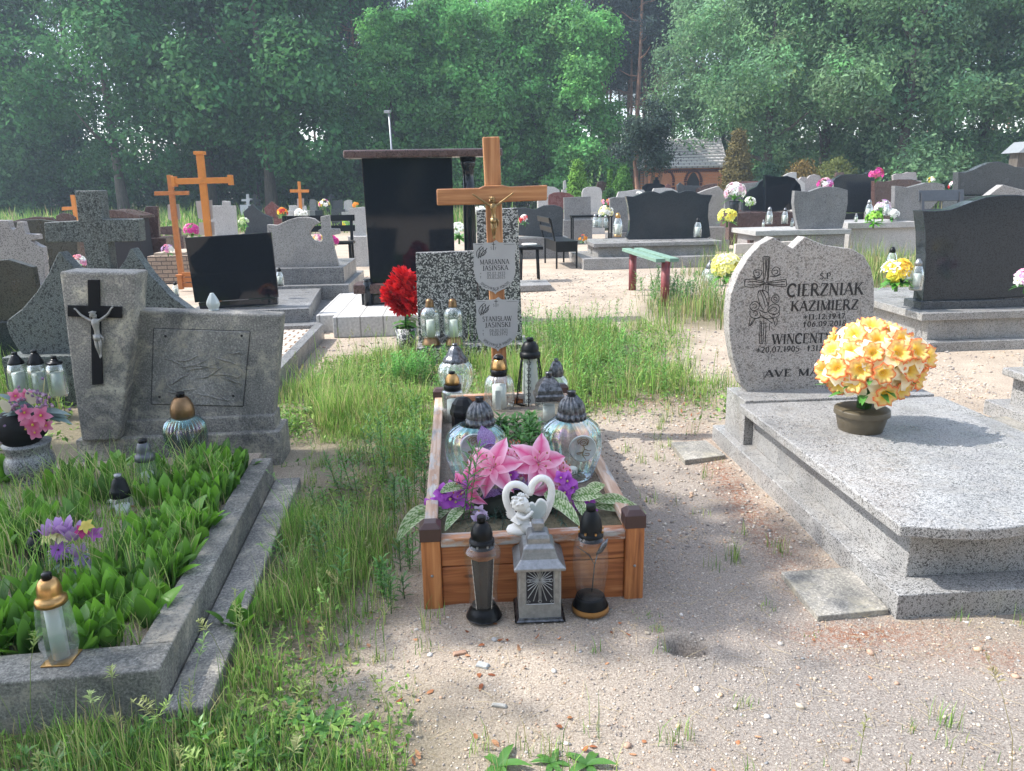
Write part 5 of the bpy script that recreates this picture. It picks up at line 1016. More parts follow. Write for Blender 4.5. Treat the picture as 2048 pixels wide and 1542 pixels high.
ocross('small orange cross standing alone near the black monument', 23, [(595, 363), (600, 363), (604, 420), (598, 420)], [(580, 379), (617, 379), (617, 385), (580, 385)], .08, 'orange_paint', [[(594, 397), (608, 397), (608, 414), (594, 414)]])
# brick bordered grave
fr = Frame(P(330, 563), rad(4)); root = thing('brick_grave_border', 'low brick walled grave holding the smaller orange cross', 'grave border', (fr.O.x, fr.O.y, 0), fr.yaw)
ua, zt = fr.uz(296, 510); ub, _ = fr.uz(378, 510); mb = MB(); mb.box(((ua + ub) / 2, .5, zt / 2 - .02), (ub - ua, 1.1, zt)); mb.build('brick_wall', 'brick_planter', root, .005)
mb = MB(); mb.box(((ua + ub) / 2, .5, zt + .0), (ub - ua - .16, .9, .05)); mb.build('soil_bed', 'ground_soil', root)
# small orange wooden stand
fr = Frame(P(372, 578), rad(4)); root = thing('wooden_stand', 'small orange wooden grave stand beside the brick bordered grave', 'stand', (fr.O.x, fr.O.y, 0), fr.yaw); ua, zt = fr.uz(356, 552); ub, _ = fr.uz(388, 552)
mb = MB()
for k in range(3): mb.box(((ua + ub) / 2 + .04, .0, .06 + k * .085), (ub - ua - .05, .03, .07))
mb.build('plank', 'orange_wood', root, .003); mb = MB(); mb.box((ua + .03, -.01, zt / 2), (.07, .07, zt)); mb.box((ua + .03, -.01, zt + .01), (.1, .1, .03)); mb.build('post', 'orange_wood', root, .003)

# ================================================================ benches
def bench_at(lb, O, yaw, L, W, h, seat, leg, lt, mat_s, mat_l, back=0, nslat=2, name='bench', group='cemetery benches', panel=0, gap=.02):
    root = thing(name, lb, 'bench', O, yaw, group)
    for k in range(nslat):
        w_ = (W - gap * (nslat - 1)) / nslat; mb = MB(); mb.box((0, -W / 2 + w_ / 2 + k * (w_ + gap), h - seat / 2), (L, w_, seat)); mb.build('seat_plank', mat_s, root, .003)
    for sx in (-1, 1):
        for sy in ((-1, 1) if leg != 'post' else (0,)):
            mb = MB(); x = sx * (L / 2 - lt * 1.2); y = sy * (W / 2 - lt * .6)
            if leg == 'post': mb.tube([(x, 0, -.1), (x, 0, h - seat)], lt, 10)
            else: mb.box((x, y, (h - seat) / 2 - .02), (lt, lt, h - seat + .04))
            mb.build('leg', mat_l, root)
            if back and sy == 1: mb = MB(); mb.box((x, W / 2 + .06, h + back / 2), (lt, lt, back), rx=-.2); mb.build('back_post', mat_l, root)
    if back:
        for k in range(2): mb = MB(); mb.box((0, W / 2 + .07 + .05 * k, h + back * (.5 + .42 * k)), (L, .025, back * .25), rx=-.2); mb.build('back_plank', mat_s, root, .003)
    if panel: mb = MB(); mb.box((0, 0, h - seat - panel / 2), (L - .05, W * .9, panel)); mb.build('box_frame', mat_s, root)
    return root
a_, b_ = P(1322, 605), P(1270, 579); bb = (a_ + b_) / 2; yw = math.atan2(b_.y - a_.y, b_.x - a_.x)
hb = D(1322, 514, a_.y).z; bench_at('low bench of two pale green planks on thick red round posts', (bb.x, bb.y, 0), yw, (b_ - a_).length + .45, .3, hb, .045, 'post', .055, 'green_paint', 'red_paint', gap=.06)
bb = P(1124, 533); bench_at('black metal bench with a slanted backrest seen from its end', (bb.x, bb.y + .5, 0), rad(98), 1.25, .42, .48, .02, 'leg', .03, 'black_metal', 'black_metal', back=.42, nslat=1, panel=.18)
bb = D(1182, 480, 18.0); bench_at('thin black slatted bench beside the white lanterns', (bb.x, 18.0, 0), rad(4), .95, .3, D(1182, 430, 18).z, .05, 'leg', .03, 'black_metal', 'black_metal', nslat=5)
bb = D(1908, 430, 10.6); hbk = D(1908, 392, 10.6).z; bench_at('grey slatted bench backrest above the big black headstone', (bb.x, 10.6, 0), rad(6), 1.2 * .55, .4, .72, .03, 'leg', .04, 'grey_metal', 'grey_metal', back=hbk - .72 + .05, nslat=3)
bb = D(620, 440, 13.5); bench_at('long dark bench with backrest left of the black monument', (bb.x + .1, 13.5, 0), rad(5), 1.25, .4, .62, .04, 'leg', .05, 'black_metal', 'black_metal', back=.42, nslat=2)
# end of a pale bench behind the carved headstone
p_ = P(1475, 560); fr = Frame((p_.x, p_.y), rad(20)); root = thing('bench', 'pale plank bench end sticking out behind the carved headstone', 'bench', (fr.O.x, fr.O.y, 0), fr.yaw, 'cemetery benches')
for yt, yb in ((488, 505), (514, 532)): ua, zt = fr.uz(1471, yt); ub, zb = fr.uz(1530, yb); mb = MB(); mb.box(((ua + ub) / 2 + .3, .02, (zt + zb) / 2), (ub - ua + .6, .05, zt - zb)); mb.build('back_plank', 'pale_wood', root, .01)
for x_ in (.25, .75): mb = MB(); mb.box((x_, .06, .3), (.08, .06, .62)); mb.build('leg', 'brown_plastic', root)
# low round-topped stand near the terrazzo stone
bb = P(1060, 560); root = thing('low_table', 'low black metal table with a white dish beside the terrazzo stone', 'table', (bb.x, bb.y + .2, 0), YAW); zt = D(1060, 497, bb.y).z
mb = MB(); mb.box((0, 0, zt), (.42, .4, .05)); mb.build('table_top', 'black_metal', root, .005)
for x_, y_ in ((.15, -.1), (-.15, .1), (.15, .12), (-.15, -.1)): mb = MB(); mb.tube([(x_, y_, -.02), (x_ * .87, y_, zt)], .016, 6); mb.build('leg', 'black_metal', root)
mb = MB(); mb.lathe([(.1, 0), (.13, .035), (.12, .04)], 20, (0, 0, zt + .026)); o = mb.build('dish', 'white_candle', None, 0, (bb.x, bb.y + .2, 0)); tag(o, 'round white dish on the low black metal table', 'dish')
bb = P(1060, 578, .02); mb = MB(); mb.box((0, 0, .02), (1.1, .7, .09)); o = mb.build('granite_slab', 'granite_light', None, .005, (bb.x - .25, bb.y + .4, 0), YAW); tag(o, 'flat pale granite slab lying behind the terrazzo stone', 'grave slab')
# ================================================================ lanterns
DM = 'dark_silver'
def glassbody(mat, prof, **k): return ('glass', mat, prof, dict(cap=False, **k))
def candle(r, yt, yb, mat='white_candle'): return ('candle', mat, [(r, yb), (r, yt), (r * .6, yt - .5)], dict(n=1))
# three in front of the timber border
root, c, sc = lantern('glass lantern with black inset and black lid, left of three before the timber border', 967, 1250, 0, [
    ('base', 'black_plastic', [(36, 1247), (38, 1240), (34, 1222), (27, 1212), (25, 1207)]), glassbody('glass_clear', [(26, 1208), (31, 1200), (30, 1180), (35, 1140), (39, 1108), (38, 1098), (30, 1090), (25, 1084)]),
    ('lid', 'black_plastic', [(26, 1093), (26, 1078), (22, 1077), (23, 1066), (18, 1052), (11, 1045), (9, 1044)], dict(n=2)), ('chimney_cap', 'black_plastic', [(9, 1046), (9, 1032), (8, 1031)], dict(n=1, parent='lid'))], rbase=37)
mb = MB(); n_ = 10
for i in range(n_):
    t0, t1 = i / n_, (i + 1) / n_
    def pp(t, s): r = (15.5 + 7.5 * t) * sc; z = D(967, 1208 - 96 * t, c.y).z - c.z; return (r * s, -math.sqrt(max(0, (27 * sc) ** 2 - (r * s) ** 2)) * .97, z)
    mb.add([pp(t0, -1), pp(t0, -.4), pp(t0, .4), pp(t0, 1), pp(t1, -1), pp(t1, -.4), pp(t1, .4), pp(t1, 1)], [(0, 1, 5, 4), (1, 2, 6, 5), (2, 3, 7, 6)])
b1 = mb.build('black_inset', 'black_paint', root); mb = MB()
for s in (-1, 1): mb.tube([pp(i / 20, s) for i in range(21)], [.0016 if i % 2 else .0008 for i in range(21)], 4)
mb.build('gold_edge', 'pale_wood', b1)
mb = MB(); mb.ball((0, -24 * sc * .9, D(967, 1150, c.y).z), .005, 8, sc=(1.3, .5, 1)); mb.build('stud', 'gold_metal', b1)
mb = MB()
for k in range(8): th = k * .785 + .4; mb.box((26.4 * sc * math.cos(th), 26.4 * sc * math.sin(th), D(967, 1085, c.y).z), (.006, .006, .008), rz=th)
mb.build('vent_holes', 'silver', root)

root, c, sc = lantern('square silver lantern with pierced cross panel, middle in front of the timber border', 1079, 1243, 0, [
    ('base', DM, [(52, 1243), (53, 1234), (49, 1222), (46, 1216), (45, 1213)], dict(square=True, n=1, bev=.003)), ('body', 'pewter', [(43.5, 1214), (43.5, 1120)], dict(square=True, n=1, bev=.002)),
    ('roof', 'silver', [(52, 1120), (53, 1114), (50, 1112), (38, 1102), (34, 1090), (32, 1083), (24, 1078), (23, 1068), (20, 1062), (14, 1059)], dict(square=True, n=1, bev=.003)),
    ('chimney_cap', 'silver', [(9, 1060), (9, 1050), (13, 1049), (12, 1042), (5, 1040)], dict(square=True, n=1, parent='roof'))], rbase=46, yaw=rad(2))
zc = lambda y: D(1079, y, c.y - 44 * sc).z - c.z; yf = -43.5 * sc
mb = MB(); w_ = 29 * sc; mb.box((0, yf - .0006, (zc(1134) + zc(1208)) / 2), (2 * w_, .001, zc(1134) - zc(1208))); pn = mb.build('dark_panel', 'interior_shade', root)  # black sheet painting the shade of the recess behind the relief
mb = MB(); cx_, cz_ = 0, zc(1161); zt_, zb_ = zc(1134), zc(1208); yq = yf - .002; rel = lambda: (cx_, cz_)
def bar(p, q, wd, yy=0): mb.tube([(p[0], yq - yy, p[1]), (q[0], yq - yy, q[1])], wd, 4, smooth=False)
for p, q in (((-w_, zb_), (w_, zb_)), ((-w_, zt_), (w_, zt_)), ((-w_, zb_), (-w_, zt_)), ((w_, zb_), (w_, zt_))): bar(p, q, .0022)
for k in range(22):
    th = 2 * math.pi * (k + .5) / 22; ex, ez = math.cos(th), math.sin(th); L_ = min(w_ / max(abs(ex), 1e-3), (zt_ - cz_) / ez if ez > .01 else ((cz_ - zb_) / -ez if ez < -.01 else 9)); bar((cx_ + ex * .008, cz_ + ez * .008), (cx_ + ex * L_ * .86, cz_ + ez * L_ * .86), .0016)
for p, q in (((0, zb_ + .012), (0, zt_ - .004)), ((-w_ * .8, cz_), (w_ * .8, cz_))):
    for o_ in (-.0035, .0035): bar((p[0] + (o_ if p[0] == q[0] else 0), p[1] + (o_ if p[1] == q[1] else 0)), (q[0] + (o_ if p[0] == q[0] else 0), q[1] + (o_ if p[1] == q[1] else 0)), .0014, .0008)
for (x, z_) in ((0, zb_ + .012), (0, zt_ - .006), (-w_ * .8, cz_), (w_ * .8, cz_)): mb.tube([(x + .006 * math.cos(t), yq - .001, z_ + .006 * math.sin(t)) for t in [i * .785 for i in range(9)]], .0013, 4)
mb.tube([(.007 * math.sin(t) ** 3, yq - .002, cz_ + .0055 * math.cos(t) - .0018 * math.cos(2 * t)) for t in [i * .45 for i in range(15)]], .0013, 4)
for sx in (-1, 1):
    for sz_ in ((zt_ - .009), (zb_ + .009)): mb.tube([(sx * (w_ - .009) + (.007 - .0006 * i) * math.cos(i * .8), yq, sz_ + (.007 - .0006 * i) * math.sin(i * .8)) for i in range(10)], .0012, 4)
mb.build('pierced_relief', 'pewter', pn)
for s in (-1, 1):
    for s2 in (-1, 1): mb = MB(); mb.box((s * 41 * sc, yf * s2 * 1.0 , (zc(1208) + zc(1130)) / 2), (5 * sc, 4 * sc, zc(1130) - zc(1208))); mb.build('corner_pillar', 'pewter', root, .002)

root, c, sc = lantern('clear glass lantern with metal rosebud and gold banded foot before the timber border', 1184, 1237, 0, [
    ('base', 'black_plastic', [(36, 1235), (38, 1226), (37, 1212), (33, 1198), (30, 1190)]), ('gold_band', 'ochre_plastic', [(38.8, 1229), (39.6, 1218), (38.2, 1207)], dict(parent='base', n=2, cap=False)),
    glassbody('glass_clear', [(27, 1192), (29, 1186), (34, 1160), (38, 1134), (38, 1112), (36, 1092), (33, 1078), (25, 1070)]),
    ('lid', 'black_metal', [(26, 1078), (26, 1066), (24, 1064), (23, 1055), (23, 1050), (21, 1040), (16, 1028), (10, 1021), (9, 1020)], dict(n=2)), ('chimney_cap', 'black_metal', [(10, 1021), (10, 1010), (9, 1009)], dict(n=1, parent='lid'))], rbase=37)
zc = lambda y: D(1184, y, c.y - 30 * sc).z - c.z
mb = MB(); pt_ = lambda x, y, d=26: ((x - 1184) * sc, -d * sc, zc(y)); mb.tube([pt_(1184, 1188, 20), pt_(1185, 1160), pt_(1187, 1130, 30), pt_(1192, 1108, 33)], .0022, 6)
mb.tube([pt_(1187, 1130, 30), pt_(1175, 1108, 34), pt_(1150, 1090, 34)], [.002, .006, .002], 6, flat=.4); mb.tube([pt_(1190, 1108, 32), pt_(1199, 1100, 33), pt_(1206, 1088, 33), pt_(1213, 1078, 32)], [.003, .009, .010, .002], 8); mb.build('metal_rosebud', 'dark_silver', root)
mb = MB()
for k in range(8): th = k * .785 + .2; mb.box((26.2 * sc * math.cos(th), 26.2 * sc * math.sin(th), zc(1072)), (.006, .006, .008), rz=th)
mb.build('vent_holes', 'gold_metal', root)

# big rainbow globes with rose medallion
for (cx, lcx, lb, yo) in ((953, 962, 'large rainbow glass globe lantern partly behind the lilies on the left', 0), (1145, 1146, 'large rainbow glass globe lantern standing right of the pink lilies', -12)):
    root, c, sc = lantern(lb, cx, 980 + yo, ZB, [glassbody('glass_rainbow', [(30, 980 + yo), (38, 968 + yo), (48, 945 + yo), (58, 915 + yo), (60, 893 + yo), (56, 868 + yo), (44, 855 + yo), (31, 848 + yo)], ribs=18, amp=.06, seg=72),
        ('lid', DM, [(27, 850 + yo), (27, 839 + yo), (25, 838 + yo), (25, 828 + yo), (20, 814 + yo), (11, 804 + yo), (9, 803 + yo)], dict(n=2, ribs=16, amp=.2, seg=96, dx=(lcx - cx), twist=1.5)), ('chimney_cap', DM, [(8, 805 + yo), (8, 795 + yo), (9, 794 + yo)], dict(n=1, parent='lid', dx=(lcx - cx))), candle(13, 948 + yo, 975 + yo)], 'large rainbow globe lanterns', rbase=40)
    zc = lambda y: D(cx, y, c.y - 55 * sc).z - c.z; mx = 14 if cx > 1000 else -5; my = 897 + yo + 12 if cx > 1000 else 893
    mb = MB(); R_ = 27 * sc; mb.lathe([(R_, 0), (R_ * .93, .006), (R_ * .9, .003), (.001, .002)], 28, (0, 0, 0)); mb.v = [(x + mx * sc, -z_ - 57 * sc, y_ + zc(my)) for x, y_, z_ in mb.v]; md = mb.build('medallion', 'glass_frost', root)
    mb = MB(); rz_ = lambda x, y: (mx * sc + x * sc, -57.5 * sc - .008, zc(my) + y * sc)
    for l in ([(-6, 14), (0, 20), (8, 16), (6, 8), (-3, 8), (-6, 14)], [(-3, 13), (2, 16), (5, 12), (0, 10)], [(-8, 10), (-10, 18), (-2, 22)], [(8, 8), (11, 16), (6, 21)], [(0, 8), (3, 0), (-1, -10), (6, -22)], [(3, 0), (12, -4), (16, -2)], [(1, -6), (-8, -10), (-12, -8), (-2, -6)], [(2, -12), (10, -14), (12, -9), (4, -9)]): mb.tube([rz_(*p) for p in spline(l, 3)], .0016, 4)
    mb.build('rose_drawing', 'brass_dark', md)
# row at the back of the border
lantern('round ribbed glass lantern with a dark bell lid at the back left border corner', 912, 802, ZB, [glassbody('glass_ribbed', [(20, 802), (24, 782), (32, 762), (34, 744), (30, 730), (23, 722)], ribs=16, amp=.08, seg=64), ('lid', DM, [(24, 724), (23, 717), (17, 710), (13, 700), (7, 692), (5, 691)], dict(n=2, ribs=10, amp=.08, seg=40)), ('chimney_cap', DM, [(5, 692), (5, 687)], dict(n=1, parent='lid')), candle(11, 752, 795)], 'lanterns standing on the bordered grave', rbase=22)
lantern('narrow textured glass lantern with a gold and black lid behind the left globe', 906, 846, ZB, [glassbody('glass_ribbed', [(21, 846), (21, 790), (20, 781), (17, 779)], ribs=24, amp=.04, seg=72), ('lid', 'black_plastic', [(17, 781), (17, 769), (15, 768)], dict(n=1)), ('dome', 'gold_metal', [(14.5, 768), (13, 756), (8, 748), (5, 747)], dict(n=2)), ('chimney_cap', 'black_plastic', [(6, 748), (6, 743)], dict(n=1, parent='dome')), candle(12, 800, 844)], 'lanterns standing on the bordered grave', rbase=20)
root, c, sc = lantern('black eight sided lantern with domed lid just behind the left rainbow globe', 926, 872, ZB, [('body', 'black_plastic', [(24, 872), (26, 862), (23, 856), (23, 832), (25, 826)], dict(n=1, seg=8, smooth=False)), ('lid', 'black_plastic', [(26, 828), (26, 820), (24, 816), (21, 806), (14, 797), (6, 794)], dict(n=1, seg=8, smooth=False, bev=.002))], 'lanterns standing on the bordered grave', rbase=24)
root, c, sc = lantern('ribbed glass lantern with gold dome and wire handle in front of the cross', 999, 823, ZB, [glassbody('glass_ribbed', [(26, 823), (29, 800), (28, 770), (24, 756), (18, 750)], ribs=20, amp=.06, seg=80), ('lid', 'black_plastic', [(15.5, 751), (16, 739), (14, 738)], dict(n=1)), ('dome', 'gold_metal', [(14.5, 739), (14, 730), (10, 720), (8, 718)], dict(n=2, ribs=10, amp=.08, seg=40)), ('chimney_cap', 'black_plastic', [(9, 719), (9, 712)], dict(n=1, parent='dome')), candle(14, 770, 820)], 'lanterns standing on the bordered grave', rbase=26)
mb = MB(); mb.tube([(math.cos(t) * 17 * sc, 0, (D(999, 744, c.y).z - c.z) + math.sin(t) * 36 * sc) for t in [math.pi * i / 14 for i in range(15)]], .0018, 5); mb.build('wire_handle', 'silver', root)
mb = MB(); mb.box((-4 * sc, -27 * sc, D(995, 793, c.y).z - c.z), (10 * sc, .002, 38 * sc)); mb.build('label', 'white_candle', root)
root, c, sc = lantern('tall conical lantern in black filigree metal at the back right', 1062, 812, ZB, [glassbody('glass_frost', [(17, 812), (16, 770), (13, 715)], ribs=10, amp=.05, twist=3, seg=40), ('lid', 'black_metal', [(20, 714), (20, 705), (17, 703), (17, 695), (12, 685), (7, 682)], dict(n=2)), ('chimney_cap', 'black_metal', [(7, 683), (7, 676), (6, 675)], dict(n=1, parent='lid')), ('foot_ring', 'black_metal', [(30, 812), (30, 806), (26, 806)], dict(n=1))], 'lanterns standing on the bordered grave', rbase=28)
mb = MB(); zz = lambda y: D(1062, y, c.y).z - c.z
for k in range(6):
    th = k * 1.047 + .3; e = Vector((math.cos(th), math.sin(th), 0)); mb.tube([e * (18 * sc) + Vector((0, 0, zz(712))), e * (23 * sc) + Vector((0, 0, zz(745))), e * (28 * sc) + Vector((0, 0, zz(785))), e * (30 * sc) + Vector((0, 0, zz(808)))], .004, 5)
    t2 = Vector((-e.y, e.x, 0))
    for j in range(7): y_ = 722 + j * 12; r_ = (19 + 10 * j / 7) * sc; mb.tube([e * r_ + t2 * (.013 * math.sin(a * 1.26)) + Vector((0, 0, zz(y_) + .013 * math.cos(a * 1.26))) for a in range(6)], .0022, 4)
mb.build('filigree', 'black_metal', root)
lantern('small glass lantern with a dark pointed lid at the back right corner', 1114, 803, ZB, [glassbody('glass_ribbed', [(20, 803), (22, 785), (24, 768), (18, 755), (13, 751)], ribs=12, amp=.05, seg=48), ('lid', DM, [(13, 752), (14, 745), (12, 735), (8, 725), (5, 722)], dict(n=2, ribs=8, amp=.15, seg=32)), ('chimney_cap', DM, [(4, 723), (4, 717)], dict(n=1, parent='lid')), candle(8, 775, 800)], 'lanterns standing on the bordered grave', rbase=20)
lantern('square glass lantern with a faceted dark metal dome behind the right globe', 1099, 846, ZB, [('glass', 'glass_ribbed', [(23, 846), (26, 795)], dict(square=True, n=1)), ('lid', DM, [(28, 796), (28, 786), (25, 784), (24, 776), (18, 763), (8, 754), (6, 754)], dict(square=True, n=1, bev=.003)), ('chimney_cap', DM, [(6, 755), (6, 746), (7, 744)], dict(n=1, parent='lid')), candle(12, 810, 844)], 'lanterns standing on the bordered grave', rbase=24)
# on the terrazzo plinth
for cx, lb in ((861, 'left of the two glass lanterns on the terrazzo plinth'), (907, 'right of the two glass lanterns on the terrazzo plinth')):
    lantern(lb, cx, 692, ZTER, [('base', 'brass_dark', [(18, 692), (18, 687), (13, 676), (13, 674)]), glassbody('glass_ribbed', [(13, 675), (18, 668), (18.5, 640), (17, 622), (9, 614)], ribs=12, amp=.06, seg=48), ('lid', 'brass_dark', [(9, 615), (8, 607), (7, 600), (3, 597)], dict(n=2)), candle(8, 640, 673)], 'pair of lanterns on the terrazzo plinth', rbase=18)
# left grave
ZL = KT - .05
root, c, sc = lantern('oval lantern with brass dome and rainbow glass rim below the old tombstone', 366, 935, ZL, [('base', 'brass_dark', [(30, 935), (30, 925), (20, 915)]), glassbody('glass_smoke_rainbow', [(22, 918), (34, 900), (40, 870), (38, 850), (30, 838), (20, 832)], ribs=30, amp=.08, seg=120), ('lid', 'brass_dark', [(22, 834), (23, 822), (21, 810), (14, 796), (9, 793)], dict(n=2)), ('chimney_cap', 'black_plastic', [(8, 794), (8, 785), (7, 784)], dict(n=1, parent='lid')), ('candle', 'glass_dark', [(18, 912), (18, 856)], dict(n=1))], rbase=30)
lantern('tall tapering glass lantern with a grey metal lid among the lily leaves', 288, 995, ZL, [glassbody('glass_ribbed', [(27, 995), (26, 985), (20, 945), (17, 918)], ribs=14, amp=.06, seg=56), ('lid', 'grey_metal', [(19, 920), (19, 910), (15, 906), (14, 895), (10, 886), (8, 885)], dict(n=2)), ('chimney_cap', 'black_plastic', [(8, 886), (8, 878)], dict(n=1, parent='lid')), candle(12, 945, 993)], rbase=26)
lantern('squat round glass lantern with a dark lid in the middle of the lily bed', 237, 1040, ZL, [glassbody('glass_clear', [(22, 1040), (30, 1025), (32, 1010), (26, 998), (17, 990)], ribs=16, amp=.06, seg=64), ('lid', 'black_metal', [(20, 992), (20, 980), (17, 975), (13, 962), (7, 955)], dict(n=2)), ('chimney_cap', 'silver', [(7, 956), (7, 948)], dict(n=1, parent='lid')), ('rim', 'gold_metal', [(29, 1026), (29.5, 1022)], dict(n=1, cap=False)), candle(14, 1010, 1038)], rbase=22)
lantern('green glass lantern with a black dome lid beside the purple flowers', 68, 1148, ZL, [glassbody('glass_green', [(24, 1148), (28, 1130), (27, 1112), (24, 1105)]), ('lid', 'black_metal', [(25, 1112), (25, 1102), (22, 1090), (14, 1076), (8, 1073)], dict(n=2)), ('chimney_cap', 'black_metal', [(8, 1074), (8, 1065)], dict(n=1, parent='lid')), candle(16, 1120, 1146)], rbase=24)
root, c, sc = lantern('tall hexagonal glass lantern with a gold dome on the front kerb of the old grave', 107, 1336, KT, [('base', 'gold_metal', [(30, 1336), (30, 1315)], dict(square=True, n=1, bev=.002)), ('glass', 'glass_ribbed', [(30, 1316), (38, 1290), (38, 1255), (33, 1205)], dict(n=1, seg=6, smooth=False, cap=False, rot=.3)), ('lid', 'gold_metal', [(31, 1206), (31, 1196), (24, 1190), (24, 1178), (19, 1162), (11, 1157)], dict(n=2)), ('chimney_cap', 'black_plastic', [(10, 1158), (10, 1148), (9, 1146)], dict(n=1, parent='lid')), ('candle', 'glass_frost', [(17, 1312), (17, 1215)], dict(n=1))], rbase=30)
# row of three in front of the winged monument
for cx, yt, lb in ((44, 704, 'leftmost of the three black lidded glass lanterns below the winged monument'), (83, 700, 'middle one of the three black lidded glass lanterns below the winged monument'), (120, 712, 'rightmost of the three black lidded glass lanterns below the winged monument')):
    lantern(lb, cx, 792, .02, [glassbody('glass_ribbed', [(15, 792), (18, 780), (18, 745), (15, 730), (12, 727)], ribs=8, amp=.03, seg=40), ('lid', 'black_plastic', [(14, 728), (14, 724), (8, yt + 10), (5, yt + 5)], dict(n=2)), ('chimney_cap', 'black_plastic', [(5, yt + 5), (5, yt), (4, yt)], dict(n=1, parent='lid')), ('candle', 'glass_frost', [(11, 790), (11, 745)], dict(n=1))], 'black lidded lanterns below the winged monument', rbase=16, Yc=5.2)
lantern('small crystal lantern standing on top of the old concrete tombstone', 428, 624, D(428, 624, 4.27).z + .01, [('glass', 'glass_frost', [(9, 624), (9, 616), (12, 608), (9, 598), (5, 590), (3, 586)], dict(n=2, ribs=8, amp=.15, seg=32))], Yc=4.28)
# distance lanterns, one pattern copied
proto, c0, s0 = lantern('white glass lantern with gold cap on the step of the wavy dark grave', 1235, 487, .3, [glassbody('glass_ribbed', [(9, 486), (9, 465), (7, 455), (5, 450)]), ('base', 'gold_metal', [(8, 487), (8, 482)], dict(n=1)), ('lid', 'gold_metal', [(5, 450), (5, 445), (2, 439)], dict(n=1)), candle(5, 462, 484)], 'small lanterns on the graves behind', Yc=14.6)
zmap = D(1235, 487, 14.6).z; proto.location.z = zmap
def lan(lb, px, py, Y, s=1.0, mt=None):
    s *= .78 if Y > 10 else .9; o = copy_tree(proto); p = D(px, py, Y); o.location = p; o.scale = (s, s, s); o['label'] = lb
    if mt:
        for ch in o.children:
            if ch.name.startswith('lid') or ch.name.startswith('base'):
                ch.data = ch.data.copy(); ch.data.materials[0] = M[mt]
    return o
for a_ in [('first white lantern on the pale grave beside the slatted bench', 1190, 463, 16, .8, 'silver'), ('second white lantern on the pale grave beside the slatted bench', 1199, 464, 16, .8, 'silver'), ('third white lantern beside the slatted bench, nearest the dark headstone', 1211, 463, 16, .75, 'silver'),
           ('black framed lantern leaning on the wavy dark headstone at its right', 1394, 486, 15.2, 1.1, 'black_metal'), ('white lantern with silver lid left of the wavy grey headstone', 1537, 458, 15.2, .95, 'silver'), ('round silver lantern nearest the wavy grey headstone', 1583, 459, 15.2, .5, 'silver'), ('lantern with dark lid between the silver ones', 1568, 457, 15.2, .9, 'dark_silver'), ('tiny silver lantern at the left end of the wavy grey grave', 1526, 458, 15.1, .4, 'silver'),
           ('tall silver lantern left of the big black headstone row', 1735, 448, 16, 1.1, 'silver'), ('low silver globe lantern on the pale slab at the right', 1711, 449, 15.8, .5, 'silver'), ('silver lantern between white flowers at the right', 1770, 440, 16.2, .9, 'silver'),
           ('crystal lantern behind the yellow flowers on the big granite grave', 1779, 560, 7.4, .62, 'black_metal'), ('engraved glass lantern against the edge of the big black headstone', 1829, 598, 7.0, .72, 'silver'),
           ('black caged lantern right of the slanted black plate', 562, 582, 9.2, .55, 'black_metal'), ('dark lidded lantern left of the slanted black plate', 354, 600, 8.6, .4, 'black_metal'), ('lantern with dark lid behind the curved wing of the granite monument', 92, 528, 8.8, .42, 'black_metal'), ('small lantern with green light behind the granite arm', 95, 545, 8.2, .3, 'black_plastic'),
           ('lantern on the granite grave with the cross cut out', 640, 520, 13, .5, 'dark_silver')]: lan(*a_)
lantern('round glass lantern with a blue grey lid beside the yellow bouquet on the sand', 1422, 568, 0, [glassbody('glass_ribbed', [(12, 568), (16, 556), (14, 543), (8, 536)], ribs=12, amp=.06, seg=48), ('lid', 'grey_metal', [(9, 537), (8, 530), (4, 525), (3, 521)], dict(n=2)), candle(7, 550, 566)], rbase=12)

# ================================================================ bouquets
# red dahlias in the terrazzo vase
p_ = P(812, 704); root = thing('flower_vase', 'terrazzo vase with a cluster of big red artificial dahlias', 'flowers', (p_.x, p_.y + .08, 0)); sc = mpp(p_.y + .08, 650); c = root.location
mb = MB(); zv = lambda y: D(812, y, c.y).z; mb.lathe([(18 * sc, -.02), (22 * sc, zv(655)), (19 * sc, zv(655)), (18 * sc, zv(665))], 24); mb.build('vase', 'terrazzo', root)
for i, (x, y, r, dy) in enumerate([(806, 562, 33, 0), (786, 588, 30, -.02), (822, 602, 33, -.04), (800, 612, 24, -.03)]):
    mb = MB(); q = D(x, y, c.y + dy) - c; random.seed(i)
    for k in range(150):
        d = Vector((random.gauss(0, 1), random.gauss(0, 1), random.gauss(0, 1))).normalized(); cc = random.choice([(.55, .012, .02), (.7, .03, .03), (.42, .005, .015)])
        mb.leaf(q + d * r * sc * .3, d + Vector((random.uniform(-.3, .3), random.uniform(-.3, .3), random.uniform(-.3, .3))), r * sc * random.uniform(.6, .78), r * sc * .34, up=d.orthogonal(), bend=.25, col=cc, col2=[min(1, v * 1.3 + .01) for v in cc], nseg=3, shape=1.0)
    mb.build('bloom', 'petal', root)
mb = MB()
for k in range(16): th = random.uniform(0, 6.28); mb.leaf(D(815, 640, c.y) - c + Vector((0, 0, random.uniform(-.08, .03))), (math.cos(th), math.sin(th), random.uniform(-.5, .5)), 34 * sc, 14 * sc, col=(.06, .2, .03), col2=(.12, .35, .06))
mb.tube([(0, 0, .1), (.0, 0, zv(600))], .008, 6, col=(.05, .15, .03)); mb.build('leaves', 'leaf_gloss', root)
